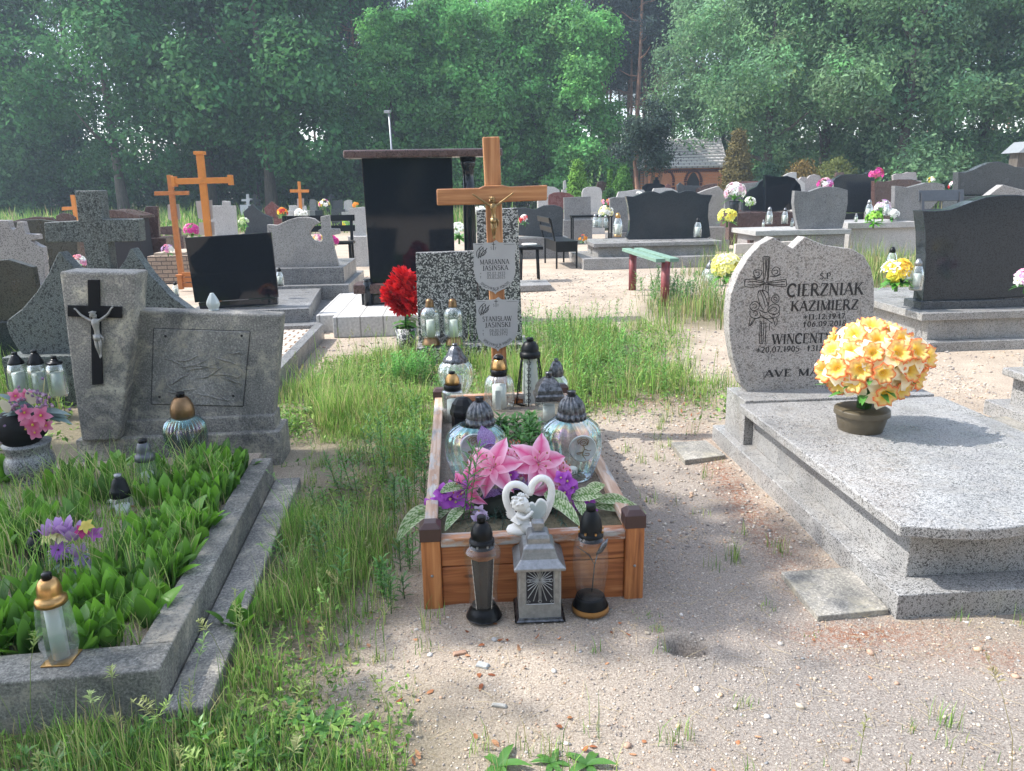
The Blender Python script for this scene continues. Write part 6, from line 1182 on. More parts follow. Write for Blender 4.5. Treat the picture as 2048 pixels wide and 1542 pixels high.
# yellow and orange daffodils in a brown pot
zsl_w = zsl; root, c, sc = lantern('brown pot with a round mass of red edged yellow daffodils on the granite slab', 1737, 870, zsl_w, [('pot', 'brown_pot', [(39, 868), (41, 862), (47, 834), (48, 828), (52, 827), (52, 817), (49, 815)], dict(n=1, bev=.001))], rbase=38, name='potted_flowers', cat='flowers')
C0 = D(1746, 728, c.y) - c; random.seed(21); mb = MB(); spots = []
for k in range(900):
    d = Vector((random.gauss(0, 1), random.gauss(0, 1), random.gauss(0, 1))).normalized()
    if d.z < -.62: continue
    if all((d - s_).length > .40 for s_ in spots): spots.append(d)
for i, d in enumerate(spots):
    kr = random.uniform(.85, 1.06); q = C0 + Vector((d.x * 88, d.y * 85, d.z * 72)) * sc * kr; dd = (d + Vector((random.uniform(-.3, .3), -.35 + random.uniform(-.3, .2), .1 + random.uniform(-.3, .3)))).normalized(); mb = MB(); nn, a_, b_ = basis(dd); Rf = 38 * sc * random.uniform(.85, 1.1)
    flower(mb, q, dd, Rf * 1.08, 6, .66, (.97, .8, .35), (1, .95, .78), .12, 1, rnd=.12, bend=.3)
    vs = [q + dd * .004]; cs = [(.9, .6, .05)]; n_ = 28
    for rr_, hh, cc in ((.12, .02, (.9, .5, .03)), (.26, .2, (.95, .7, .15)), (.42, .3, (.98, .72, .3)), (.5, .31, (.97, .45, .15)), (.58, .27, (.85, .12, .06))):
        for k in range(n_): th = 2 * math.pi * k / n_; w_ = 1 + (.13 * math.sin(th * 7 + i) if rr_ > .4 else 0); vs.append(q + (a_ * math.cos(th) + b_ * math.sin(th)) * Rf * rr_ * w_ + dd * Rf * (hh + (.1 * math.sin(th * 11 + i) if rr_ > .4 else 0))); cs.append(cc)
    fs = [(0, 1 + k, 1 + (k + 1) % n_) for k in range(n_)] + [(1 + j * n_ + k, 1 + (j + 1) * n_ + k, 1 + (j + 1) * n_ + (k + 1) % n_, 1 + j * n_ + (k + 1) % n_) for j in range(4) for k in range(n_)]
    mb.add(vs, fs, cs, True); mb.build('daffodil', 'petal', root)
mb = MB(); mb.tube([(0, 0, .06), C0 * .9], [.03, .05], 8, col=(.05, .12, .03)); mb.ball(C0, 66 * sc, 12, col=(.3, .26, .05))
for k in range(34): th = random.uniform(0, 6.28); mb.leaf(Vector((0, 0, .1)) + C0 * random.uniform(.25, .6), (math.cos(th), math.sin(th), random.uniform(.1, .9)), random.uniform(80, 105) * sc, 22 * sc, col=(.06, .2, .04), col2=(.1, .3, .06))
mb.build('leaves', 'leaf_gloss', root)
# big arrangement of lilies on the bordered grave
YB = 2.98; base_p = P(1020, 1052, ZB); root = thing('flower_arrangement', 'arrangement of pink lilies, purple mesh ribbon and variegated leaves on the bordered grave', 'flowers', (base_p.x, YB, ZB)); c = root.location; sc = mpp(YB, 1000)
def at(x, y, dy=0.0):
    q = D(x, y, YB + dy)
    if q.z < ZB + .015 and y < 1064: q = P(x, y, ZB + .02)
    return q - c
def striped(a_, b_, W, sag, rise):
    mb = MB(); n, m = 22, 10; d = b_ - a_; L = d.length; s = d.normalized().cross(Vector((0, -.8, .6))).normalized(); nr = s.cross(d.normalized()); vs = []; cs = []
    for i in range(n + 1):
        t = i / n; w_ = W / 2 * math.sin(math.pi * min(.999, t * .96 + .035)) ** .75; p = a_ + d * t + Vector((0, 0, rise * L * 4 * t * (1 - t)))
        for j in range(m + 1):
            q = (j / m - .5) * 2; vs.append(p + s * w_ * q + nr * abs(q) * w_ * .25); k = math.sin((t * 9 - abs(q) * 2.2) * 6.28 + math.sin(q * 9)) ; e = abs(q) > .82
            cs.append((.62, .68, .46) if e or (k > .1 and abs(q) > .12) else (.13, .26, .07))
    fs = [(i * (m + 1) + j, i * (m + 1) + j + 1, (i + 1) * (m + 1) + j + 1, (i + 1) * (m + 1) + j) for i in range(n) for j in range(m)]
    mb.add(vs, fs, cs, True); return mb
def lily(x, y, dy, nrm, R, c0=(.9, .36, .54), c1=(.98, .78, .87)):
    mb = MB(); q = at(x, y, dy); flower(mb, q, nrm, R * sc * 1.05, 6, .6, c0, c1, .5, 1, rnd=.1, bend=.6, shape=.8, stripe=(.75, .1, .28), ruffle=.07)
    nn, a_, b_ = basis(nrm); l = mb.build('lily', 'petal', root); mb = MB()
    for k in range(6): th = k * 1.047; e = (nn + (a_ * math.cos(th) + b_ * math.sin(th)) * .45).normalized(); mb.tube([q, q + e * R * sc * .6], [.0012, .0009], 4, col=(.8, .6, .65)); mb.ball(q + e * R * sc * .62, .0035, 6, col=(.5, .2, .1), sc=(1, 1, 1.6))
    mb.build('stamens', 'petal', l)
random.seed(4)
lily(988, 935, -.03, (-.3, -.8, .6), 60); lily(1076, 926, -.01, (.25, -.8, .55), 60); lily(936, 975, -.04, (-.7, -.7, .1), 50, (.7, .12, .35), (.9, .5, .75)); lily(1100, 970, .0, (.6, -.6, -.1), 46); lily(1022, 925, .03, (0, -.6, .8), 48); lily(1118, 940, .05, (.6, -.5, .5), 40); lily(958, 932, .05, (-.5, -.5, .6), 42); lily(1030, 905, .1, (.0, .1, 1), 40); lily(1050, 940, .06, (-.1, -.5, .9), 36, (.75, .12, .4), (.9, .55, .8)); lily(962, 958, .04, (-.5, -.4, .8), 36)
def mesh_rose(x, y, dy, R):
    mb = MB(); q = at(x, y, dy); n_ = 60; vs = []
    for k in range(n_): t = k / n_; th = t * 4.2 * math.pi; r = R * sc * (.15 + .85 * t); vs += [q + Vector((r * math.cos(th), -.02 * (1 - t), r * math.sin(th) * .9)), q + Vector((r * math.cos(th) * .8, .03, r * math.sin(th) * .75))]
    mb.add(vs, [(2 * k, 2 * k + 1, 2 * k + 3, 2 * k + 2) for k in range(n_ - 1)], (.2, .09, .38), True); mb.build('mesh_ribbon', 'ribbon', root)
m_, nt_, b_ = newmat('ribbon'); v_ = coord(nt_); n1 = voro(nt_, v_, 300); r_ = ramp(nt_, [(.3, (.13, .045, .24)), (.55, (.38, .25, .55))]); nt_.links.new(n1, r_.inputs[0]); nt_.links.new(r_.outputs[0], b_.inputs['Base Color']); b_.inputs['Roughness'].default_value = .6; b_.inputs['Alpha'].default_value = .82
mesh_rose(1035, 960, -.05, 26); mesh_rose(1000, 985, -.04, 30); mesh_rose(985, 905, .08, 34); mesh_rose(975, 925, .06, 30)
mb = MB()
for (x, y, dy, dx_, dz_, L_) in ((1000, 985, -.05, -.9, -.5, 44), (1010, 990, -.05, -.6, -.8, 40), (980, 895, .1, -.3, .8, 50)): mb = MB(); mb.leaf(at(x, y, dy), (dx_, -.2, dz_), L_ * sc, 38 * sc, up=(0, -1, 0), col=(.2, .1, .36), col2=(.34, .22, .5), fold=.1, ruffle=.05); mb.build('mesh_ribbon', 'ribbon', root)
for i, (x, y, R) in enumerate([(900, 998, 22), (912, 1004, 18), (858, 1010, 14), (872, 1004, 14), (1135, 962, 18), (1158, 1006, 18), (1178, 1002, 14), (1185, 1022, 10), (1122, 955, 14), (885, 985, 18), (925, 985, 20), (930, 1008, 16), (945, 962, 18), (905, 975, 14), (1130, 985, 18), (1145, 975, 15), (1115, 1000, 16), (1170, 990, 13), (1022, 950, 16)]):
    mb = MB(); random.seed(i); flower(mb, at(x, y, -.05), (random.uniform(-.4, .4), -1, .3), R * sc * 1.2, 4, .85, (.38, .04, .5), (.62, .2, .68), .3, 1, (.8, .7, .3)); mb.build('orchid_bloom', 'petal', root)
mb = MB(); random.seed(3)
for (x, y) in ((958, 1022), (966, 1034), (955, 1038)): flower(mb, at(x, y, -.1), (random.uniform(-.3, .3), -1, .2), 15 * sc, 5, .7, (.65, .45, .7), (.85, .72, .88), .2, 1, (.8, .5, .1))
mb.build('pale_blossoms', 'petal', root)
for i, (x0, y0, x1, y1, w_, bd) in enumerate([(880, 1018, 806, 1070, 20, .35), (1100, 1000, 1160, 1052, 22, .2), (1190, 1000, 1262, 1005, 20, .12), (868, 1012, 792, 1085, 26, .3), (900, 1016, 838, 1070, 24, .25), (930, 1018, 890, 1062, 20, .2), (1090, 985, 1142, 1030, 32, .2), (1140, 995, 1205, 990, 26, .1), (1165, 990, 1210, 970, 22, .1), (1185, 1012, 1292, 1026, 26, .15), (1150, 1000, 1175, 1042, 18, .2), (925, 975, 880, 985, 18, .2)]):
    a_, b_ = at(x0, y0, -.05), at(x1, y1, -.12); striped(a_, b_, w_ * sc * 1.1, 0, bd * .55).build('variegated_leaf', 'petal', root)
mb = MB(); random.seed(8)      # fir sprigs
for (x0, y0, x1, y1) in ((960, 1030, 900, 1048), (1000, 1030, 930, 1058), (1040, 1020, 1010, 1062), (1100, 1010, 1130, 1048), (1090, 1000, 1200, 1035), (1060, 1010, 1160, 1030), (940, 1000, 870, 1020), (1000, 1010, 880, 985), (1000, 1012, 900, 1035), (985, 1010, 965, 1062), (1010, 1000, 1005, 1060), (1060, 1000, 1150, 975), (1070, 1000, 1170, 985), (1080, 990, 1090, 1060), (960, 985, 905, 960), (1110, 960, 1165, 945), (1090, 940, 1060, 990), (1020, 980, 985, 1040), (1000, 960, 940, 1010), (1075, 960, 1060, 1030)):
    a_, b_ = at(x0, y0, .0), at(x1, y1, -.06); mb.tube([a_, b_], [.002, .001], 4, col=(.05, .04, .02)); n_ = 46
    for k in range(n_): t = k / n_; q = a_ + (b_ - a_) * t; d = ((b_ - a_).normalized() * .7 + Vector((random.gauss(0, 1), random.gauss(0, 1), random.gauss(0, 1))).normalized()); mb.leaf(q, d, .028, .0034, col=(.012, .045, .03), col2=(.04, .11, .075), nseg=2, bend=0)
mb.build('fir_sprigs', 'leaf_gloss', root)
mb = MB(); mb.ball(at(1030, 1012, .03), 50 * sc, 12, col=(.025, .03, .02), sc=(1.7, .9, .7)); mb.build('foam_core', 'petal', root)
# angel figurine
AY = TB.w(.35, .09).y; p_ = P(1056, 1070, hr); root = thing('angel_figurine', 'white plaster cherub hugging a small heart inside a big heart frame', 'figurine', (p_.x, p_.y + .03, hr), rad(4)); c = root.location; sc = mpp(c.y, 1010)
def ag(x, y, dy=0): q = D(x, y, c.y + dy) - c; return Vector((q.x, dy, q.z))
mb = MB(); hp = [(1060, 1058), (1035, 1040), (1016, 1010), (1012, 985), (1022, 970), (1038, 969), (1052, 978), (1060, 986), (1066, 968), (1080, 957), (1096, 962), (1104, 980), (1100, 1008), (1088, 1035), (1070, 1056)]
mb.tube([ag(x, y, .012) for x, y in spline(hp + [hp[0]], 4)], .0135, 10, flat=1.0); mb.build('heart_frame', 'plaster', root)
mb = MB(); mb.lathe([(33 * sc, 0), (36 * sc, .012), (33 * sc, .024), (26 * sc, .03)], 24, (-8 * sc, .0, -.002)); mb.v = [(x, y * .6, z) for x, y, z in mb.v]; mb.build('cloud_base', 'plaster', root)
mb = MB(); mb.ball(ag(1040, 1007, -.02), 17 * sc, 16, sc=(1, .95, 1.02)); mb.ball(ag(1056, 1011, -.03), 3.2 * sc, 6); mb.ball(ag(1053, 1018, -.022), 9 * sc, 10); mb.tube([ag(1044, 1016, -.03), ag(1046, 1022, -.03)], 6 * sc, 8)
for (x, y) in ((1046, 1005), (1053, 1005)): mb.ball(ag(x, y, -.048), 1.6 * sc, 6)
hd = mb.build('head', 'plaster', root)
mb = MB(); random.seed(5)
for k in range(54):
    d = Vector((random.gauss(0, 1), random.gauss(0, 1), random.gauss(0, 1))).normalized()
    if d.z < -.1 and d.y < 0 or (d.x > .35 and d.z < .45): continue
    mb.tube([ag(1040, 1006, -.02) + d * 17 * sc + Vector((math.cos(t), math.sin(t * .7) * .4, math.sin(t))) * 3.2 * sc for t in (0, 1.2, 2.4, 3.6)], [1.4 * sc, 2.4 * sc, 2.2 * sc, .8 * sc], 5)
mb.build('curly_hair', 'plaster', hd)
nd = [(ag(1042, 1052, -.01), 15 * sc), (ag(1040, 1040, -.012), 14 * sc), (ag(1041, 1028, -.014), 11.5 * sc), (ag(1043, 1022, -.016), 7 * sc), (ag(1034, 1030, -.03), 5.5 * sc), (ag(1048, 1038, -.045), 4.8 * sc), (ag(1060, 1028, -.045), 4 * sc), (ag(1064, 1022, -.045), 3.4 * sc), (ag(1054, 1030, -.0), 5 * sc), (ag(1064, 1034, -.02), 4 * sc), (ag(1054, 1058, -.03), 9 * sc), (ag(1066, 1058, -.045), 7 * sc), (ag(1078, 1062, -.04), 4.5 * sc)]
skin_fig('body', nd, [(0, 1), (1, 2), (2, 3), (2, 4), (4, 5), (5, 6), (6, 7), (2, 8), (8, 9), (0, 10), (10, 11), (11, 12)], 'plaster', root)
mb = MB(); q = ag(1028, 1030, .01)
for k in range(6): mb.leaf(q, (-.8, .1, .6 - k * .28), (20 - k * 1.5) * sc, 8 * sc, up=(0, -1, 0), col=(1, 1, .999), fold=.1, bend=.1)
mb.build('wing', 'plaster', root)
mb = MB(); hpts = [(1072, 1040), (1058, 1026), (1055, 1012), (1063, 1006), (1070, 1010), (1078, 1000), (1089, 1004), (1092, 1018), (1086, 1032)]; mb.prism([(ag(x, y, -.02).x, ag(x, y, -.02).z) for x, y in curve(hpts, 4)], -.03, -.012); mb.build('small_heart', 'glass_frost', root, .004)
mb = MB(); mb.tube([ag(x, y, -.022) for x, y in spline(hpts + [hpts[0]], 4)], 2.6 * sc, 7); mb.build('small_heart_rim', 'plaster', root)

# granite urn with orchids on the left grave
root, c, sc = lantern('mossy granite urn with pink orchids and silvery leaves at the left edge', 45, 992, ZL - .04, [('urn', 'granite_mid', [(40, 992), (44, 985), (44, 962), (38, 950), (46, 935), (44, 915), (38, 905), (40, 895), (44, 885)], dict(n=2))], rbase=42, name='flower_urn', cat='flowers')
def lb_(x, y, dy=0): return D(x, y, c.y + dy) - c
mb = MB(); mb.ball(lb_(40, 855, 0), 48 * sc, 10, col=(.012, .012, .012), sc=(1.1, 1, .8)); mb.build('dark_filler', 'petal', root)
for i, (x, y, R) in enumerate([(46, 826, 20), (62, 850, 24), (48, 858, 20), (78, 832, 24), (66, 866, 18), (88, 852, 16), (28, 792, 16), (48, 790, 14)]):
    mb = MB(); random.seed(i + 40); flower(mb, lb_(x, y, -.08), (random.uniform(-.1, .5), -1, random.uniform(-.2, .5)), R * sc, 5, .6, (.62, .08, .22), (.75, .32, .45), .25, 1, (.7, .5, .1)); mb.build('orchid_bloom', 'petal', root)
mb = MB(); random.seed(41)
for k in range(110): x, y = random.choice([(70, 800), (90, 808), (30, 815), (5, 865), (55, 790)]); mb.ball(lb_(x + random.gauss(0, 13), y + random.gauss(0, 9), random.uniform(-.1, 0)), 3.2 * sc, 5, col=random.choice([(.45, .25, .4), (.55, .4, .5), (.3, .2, .32)]))
mb.build('tiny_blossoms', 'petal', root); mb = MB()
for k in range(16): th = random.uniform(-.5, .6) if k % 2 else random.uniform(2, 4); mb.leaf(lb_(70, 825, -.03), (math.cos(th), -.3, math.sin(th) * .6 + .1), random.uniform(50, 85) * sc, 16 * sc, col=(.04, .12, .11), col2=(.25, .33, .32), up=(0, -.5, 1))
for (x, y) in ((12, 815), (60, 800)): mb.leaf(lb_(x, y + 10, -.08), (0, -.2, 1), 32 * sc, 20 * sc, col=(.55, .5, .38), col2=(.65, .6, .48), bend=.1)
mb.build('leaves', 'leaf_gloss', root)
# purple spring bouquet lying on the left grave
q0 = P(125, 1150, ZL); root = thing('flower_bunch', 'low bunch of purple tulips and a violet gerbera lying in the lily bed', 'flowers', (q0.x, q0.y, ZL)); c = root.location; sc = mpp(c.y, 1100)
def pb(x, y, dy=-.02): return D(x, y, c.y + dy) - c
mb = MB(); random.seed(2); flower(mb, pb(117, 1100, -.05), (.1, -.8, .7), 26 * sc, 20, .22, (.3, .1, .45), (.5, .25, .66), .12, 1, None, shape=.5); flower(mb, pb(117, 1100, -.055), (.1, -.8, .7), 18 * sc, 18, .24, (.34, .1, .5), (.5, .22, .62), .35, 1, (.1, .03, .06), shape=.5); mb.build('gerbera', 'petal', root)
for (x, y, L_) in ((110, 1050, 30), (128, 1048, 34), (148, 1060, 38), (96, 1058, 22), (158, 1098, 26)):
    mb = MB()
    for k in range(5): th = k * 1.26; mb.leaf(pb(x, y + L_ * .5, -.03) + Vector((math.cos(th), math.sin(th), 0)) * 6 * sc, (.25 * math.cos(th), .25 * math.sin(th) - .1, 1), L_ * sc, L_ * .6 * sc, up=(math.cos(th), math.sin(th), 0), bend=-.25, col=(.42, .22, .5), col2=(.55, .36, .62))
    mb.build('tulip', 'petal', root)
mb = MB()
for (x, y, cc) in ((95, 1075, (.7, .65, .3)), (108, 1068, (.75, .7, .35)), (125, 1072, (.75, .68, .4)), (172, 1052, (.6, .5, .12)), (165, 1062, (.45, .05, .2)), (190, 1068, (.35, .1, .35)), (160, 1120, (.4, .28, .55)), (150, 1140, (.45, .35, .62)), (178, 1132, (.42, .3, .58)), (225, 1218, (.6, .5, .75))): flower(mb, pb(x, y, -.04), (random.uniform(-.4, .4), -.7, .7), 18 * sc, 5, .6, cc, [min(1, q * 1.15) for q in cc], .2, 1)
mb.build('small_blossoms', 'petal', root); mb = MB()
for k in range(26): th = random.uniform(0, 6.28); mb.leaf(pb(140, 1120, 0), (math.cos(th), math.sin(th) * .6 - .2, random.uniform(-.1, .6)), 50 * sc, 12 * sc, col=(.05, .12, .07), col2=(.22, .32, .24))
mb.build('leaves', 'leaf_gloss', root)
# flowers on the graves behind
W_, PK, MG, YE, RD, OR = (.8, .8, .76), (.75, .35, .5), (.6, .06, .32), (.8, .65, .08), (.6, .05, .05), (.8, .35, .05)
GLf = (.07, .22, .03)
posy('yellow roses in a bunch lying on the sand by the pale bench', 1452, 535, 10.6, 32, [(.85, .78, .25), (.9, .85, .5)], nfl=26, frpx=16, leaves=14, leafcol=GLf)
posy('yellow and white flowers on the big granite grave at the right', 1795, 548, 7.1, 34, [YE, W_, (.85, .6, .1)], nfl=10, frpx=17, leaves=34, leafcol=GLf)
posy('pale pink roses in a tall dark vase beside the black round headstones', 1470, 385, 17.5, 23, [(.75, .5, .58), (.8, .65, .7), W_], nfl=26, frpx=8, leaves=16, leafcol=GLf, pot=('granite_dark', 40, 7, 9))
posy('yellow flowers in a low bowl behind the wavy dark headstone', 1455, 433, 16.5, 20, [YE, (.85, .8, .2)], nfl=14, frpx=8, leafcol=GLf)
posy('magenta bunch right of the smaller orange cross', 383, 462, 14, 17, [MG, (.65, .12, .4), PK], nfl=16, frpx=7, leafcol=GLf)
posy('lilac flowers on the brick bordered grave', 335, 500, 12.8, 12, [(.5, .3, .6), PK, W_], nfl=14, frpx=6)
posy('pink and coral flowers below the arm of the granite cross', 157, 526, 8.5, 18, [PK, (.8, .3, .3), W_], nfl=16, frpx=7)
posy('magenta flowers seen through the cut out cross headstone', 664, 484, 11.2, 14, [MG, (.7, .1, .35)], nfl=10, frpx=7)
posy('pink flowers behind the crescent opening', 636, 476, 11.4, 9, [PK, YE, W_], nfl=8, frpx=5)
posy('white lilies on the black bench side grave', 602, 428, 15, 12, [W_], nfl=8, frpx=8)
posy('orange and red flowers by the red pointed headstone', 565, 425, 19, 11, [OR, RD, YE], nfl=12, frpx=5)
posy('yellow and white flowers left of the black monument in the far row', 648, 409, 26, 12, [YE, W_, MG], nfl=16, frpx=4.5)
posy('orange flowers in a dark box near the far pale headstone', 712, 411, 24, 7, [OR], nfl=8, frpx=4)
posy('green and yellow plant on the grave left of the black monument', 697, 447, 15, 13, [YE, (.3, .5, .1)], nfl=8, frpx=4, leaves=20, leafcol=GLf)
posy('white flowers with long green leaves behind the column', 918, 465, 12, 22, [W_, (.7, .75, .6)], nfl=12, frpx=9, leaves=26, leafcol=GLf)
posy('white chrysanthemums behind the cross upright', 960, 425, 12, 14, [W_], nfl=12, frpx=8)
posy('red and white flowers right of the terrazzo stone', 1050, 440, 13, 12, [RD, W_], nfl=8, frpx=6)
posy('white flowers behind the white lanterns beside the slatted bench', 1212, 425, 17, 16, [W_, (.75, .72, .4)], nfl=20, frpx=6)
posy('red and orange flowers right of the light arched headstone', 1213, 405, 22, 11, [RD, OR, W_, PK], nfl=14, frpx=4)
posy('tiny orange flowers on the ground by the pale grave', 1166, 478, 15.5, 10, [OR, YE, RD], nfl=16, frpx=3, leafcol=GLf)
posy('white rose lying on the wavy headstone row', 1278, 389, 20, 6, [W_], nfl=5, frpx=5)
posy('pink and purple carnations above the wavy grey headstone', 1650, 371, 17, 17, [PK, (.6, .35, .6), W_, MG], nfl=20, frpx=6)
posy('magenta bouquet raised over the dark pointed headstone', 1752, 349, 18, 15, [MG, (.7, .15, .3)], nfl=16, frpx=7)
posy('mass of white and pink flowers on the pale slab at the right', 1765, 415, 16.5, 18, [W_, (.75, .6, .7), (.6, .4, .6)], nfl=24, frpx=6)
posy('white flower heads right of the mass of white and pink ones', 1785, 430, 16.2, 14, [W_], nfl=16, frpx=6)
posy('bright green leafy bunch in front of the white flowers at the right', 1748, 438, 15.6, 17, [(.2, .5, .05), (.3, .55, .08)], nfl=10, frpx=9, leaves=20, leafcol=(.1, .35, .02))
posy('white and green bunch in front of the round black headstones', 1500, 405, 17.2, 12, [W_, (.3, .5, .1)], nfl=12, frpx=6, leafcol=GLf)
posy('pink and white flowers left of the tall dark crested headstone', 1909, 372, 13, 12, [PK, W_, RD], nfl=12, frpx=5)
posy('pale yellow flowers on the far right row behind the wavy grey headstone', 1862, 361, 20, 8, [YE, W_], nfl=8, frpx=4)
posy('orange bouquet lying in front of the slanted black headstone plate', 470, 648, 7.4, 26, [OR, PK, (.8, .5, .3), (.5, .2, .3)], nfl=16, frpx=13)
posy('white blossoms left of the dark concave headstone', 488, 445, 16, 12, [W_, (.6, .7, .4)], nfl=14, frpx=4)
posy('pink bouquet on the big granite grave in front of its black headstone', 2052, 560, 6.6, 26, [(.7, .45, .65), W_, PK], nfl=16, frpx=12)
posy('yellow fabric flowers low before the big black headstone', 2075, 520, 6.5, 22, [YE, (.85, .7, .3)], nfl=10, frpx=12)
# ================================================================ small vegetation and ground litter
RECTS = [(LG, -1.7, .15, -.02, LEN + .3), (CG, -.01, 1.3, -.01, L1 + .1), (TB, -.02, WT + .02, -.02, LT + .05), (Frame((-1.80, 5.45)), -1.3, .03, -.1, 2.6), (Frame(D(940, 700, 6.95)), -.5, .5, -.25, .25), (Frame(D(820, 600, 8.9)), -1.2, 1.4, -.95, 1.5), (Frame((3.26, 6.8)), -.1, 3, 0, 2), (Frame(D(400, 900, 4.18), rad(5)), -1.1, .75, -.1, .25), (Frame(D(210, 700, 5.6)), -1.0, .95, -.15, .35)]
def blocked(x, y, grow=0.0):
    b = np.zeros(len(x), bool)
    for fr, u0, u1, v0, v1 in RECTS:
        dx, dy = x - fr.O.x, y - fr.O.y; u = dx * fr.u.x + dy * fr.u.y; v = dx * fr.n.x + dy * fr.n.y; b |= (u > u0 - grow) & (u < u1 + grow) & (v > v0 - grow) & (v < v1 + grow)
    return b
def scatter(n, x0, x1, y0, y1, rng, maskf=None, grow=0.0):
    x = rng.uniform(x0, x1, n); y = rng.uniform(y0, y1, n); k = ~blocked(x, y, grow)
    if maskf is not None: k &= rng.uniform(0, 1, n) < maskf(x, y)
    return x[k], y[k]
def blades(name, x, y, h, w, rng, cols, lean=.45, zf=gh, kind='stuff'):
    n = len(x); h = h * np.clip(.95 + 1.3 * smooth_noise(x, y, 41, 4.5), .35, 1.9); z = zf(x, y); th = rng.uniform(0, 6.283, n); a = np.stack([np.cos(th), np.sin(th), 0 * th], 1) * (w / 2)[:, None]
    th2 = rng.uniform(0, 6.283, n); L = rng.uniform(.1, 1, n) * lean; d = np.stack([np.cos(th2) * L, np.sin(th2) * L, 0 * L], 1)
    b = np.stack([x, y, z - .01], 1); up = np.array([0, 0, 1.0])
    p1 = b + up * (h * .55)[:, None] + d * (h * .25)[:, None]; p2 = b + up * (h * (1 - .25 * L))[:, None] + d * (h * .95)[:, None]
    v = np.stack([b - a, b + a, p1 - a * .8, p1 + a * .8, p2], 1).reshape(-1, 3); o = np.arange(n)[:, None] * 5
    f = np.concatenate([o + [0, 1, 3], o + [0, 3, 2], o + [2, 3, 4]]); 
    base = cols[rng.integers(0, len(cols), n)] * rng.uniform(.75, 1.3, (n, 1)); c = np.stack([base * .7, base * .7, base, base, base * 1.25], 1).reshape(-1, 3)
    ob = np_mesh(name, v, f, 'grass_blades', c); tag(ob, kind=kind); return ob
rg = np.random.default_rng(3)
def gmask(pw=1.0, f=5.0, thr=-.1):
    def m(x, y):
        g_ = grassmask(x, y); nz = smooth_noise(x, y, 31, f) + .6 * smooth_noise(x, y, 33, f * 3); return np.clip(g_ ** pw * np.clip(.55 + nz * 1.3, .04, 1.2), 0, 1) * (g_ > .06)
    return m
GCOL = np.array([(.15, .3, .05), (.2, .38, .07), (.3, .47, .1), (.12, .24, .055), (.4, .48, .16), (.46, .4, .2)]); 
DRY = np.array([(.3, .26, .13), (.36, .3, .16), (.16, .24, .06), (.12, .26, .05)])
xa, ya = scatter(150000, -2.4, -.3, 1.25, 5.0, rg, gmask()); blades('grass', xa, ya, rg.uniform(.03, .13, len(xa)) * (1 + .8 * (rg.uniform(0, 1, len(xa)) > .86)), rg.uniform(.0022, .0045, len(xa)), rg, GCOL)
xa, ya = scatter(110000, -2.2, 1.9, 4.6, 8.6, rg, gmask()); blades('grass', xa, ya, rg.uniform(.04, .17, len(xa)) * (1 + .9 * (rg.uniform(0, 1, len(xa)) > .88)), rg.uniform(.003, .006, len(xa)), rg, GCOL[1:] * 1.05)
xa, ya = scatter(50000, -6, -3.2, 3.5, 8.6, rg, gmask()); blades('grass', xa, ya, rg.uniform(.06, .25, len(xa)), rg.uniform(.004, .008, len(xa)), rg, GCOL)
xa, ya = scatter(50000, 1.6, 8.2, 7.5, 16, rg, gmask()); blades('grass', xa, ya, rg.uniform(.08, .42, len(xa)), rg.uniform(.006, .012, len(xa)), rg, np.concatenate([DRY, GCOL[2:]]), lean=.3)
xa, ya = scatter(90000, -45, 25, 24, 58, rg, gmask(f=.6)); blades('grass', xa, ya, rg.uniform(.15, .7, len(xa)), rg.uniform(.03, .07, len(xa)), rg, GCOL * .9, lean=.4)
# low tangled leaves under the grass
def mat_leaves(n, x0, x1, y0, y1, s0, s1, hz):
    x, y = scatter(n, x0, x1, y0, y1, rg, gmask(f=4.0)); m_ = len(x); c = np.stack([x, y, gh(x, y) + rg.uniform(0, hz, m_)], 1); cl = GCOL[rg.integers(0, 4, m_)] * rg.uniform(.5, 1.1, (m_, 1))
    nr = np.tile([0, 0, 1.], (m_, 1)); nn = nr + rg.normal(0, .5, (m_, 3)); nn /= np.linalg.norm(nn, axis=1)[:, None]; t = np.cross(nn, rg.normal(0, 1, (m_, 3))); t /= np.linalg.norm(t, axis=1)[:, None]; b = np.cross(nn, t); s = rg.uniform(s0, s1, m_)[:, None]
    v = np.stack([c - t * s, c + b * s * .4, c + t * s, c - b * s * .4], 1).reshape(-1, 3); tag(np_mesh('ground_cover', v, np.arange(m_ * 4).reshape(-1, 4), 'grass_blades', np.repeat(cl, 4, 0)), kind='stuff')
mat_leaves(60000, -2.6, -.3, 1.25, 5.0, .006, .018, .045); mat_leaves(60000, -2.2, 1.9, 4.6, 8.6, .01, .026, .07); mat_leaves(20000, -5, -2, 3.2, 8, .012, .03, .08); mat_leaves(50000, -40, 15, 26, 58, .08, .2, .35)
# sparse single blades and tufts on the gravel
tx, ty, th_ = [], [], []
for k in range(230):
    cx, cy = rg.uniform(-.9, 1.9), rg.uniform(1.3, 6.0) if k % 3 else rg.uniform(1.3, 1.9); n = rg.integers(3, 26); tx += list(rg.normal(cx, .022, n)); ty += list(rg.normal(cy, .02, n)); th_ += list(rg.uniform(.02, .1, n))
tx, ty, th_ = map(np.array, (tx, ty, th_)); kk = ~blocked(tx, ty); tx, ty, th_ = tx[kk], ty[kk], th_[kk]; blades('grass', tx, ty, th_, np.full(len(tx), .003), rg, GCOL)
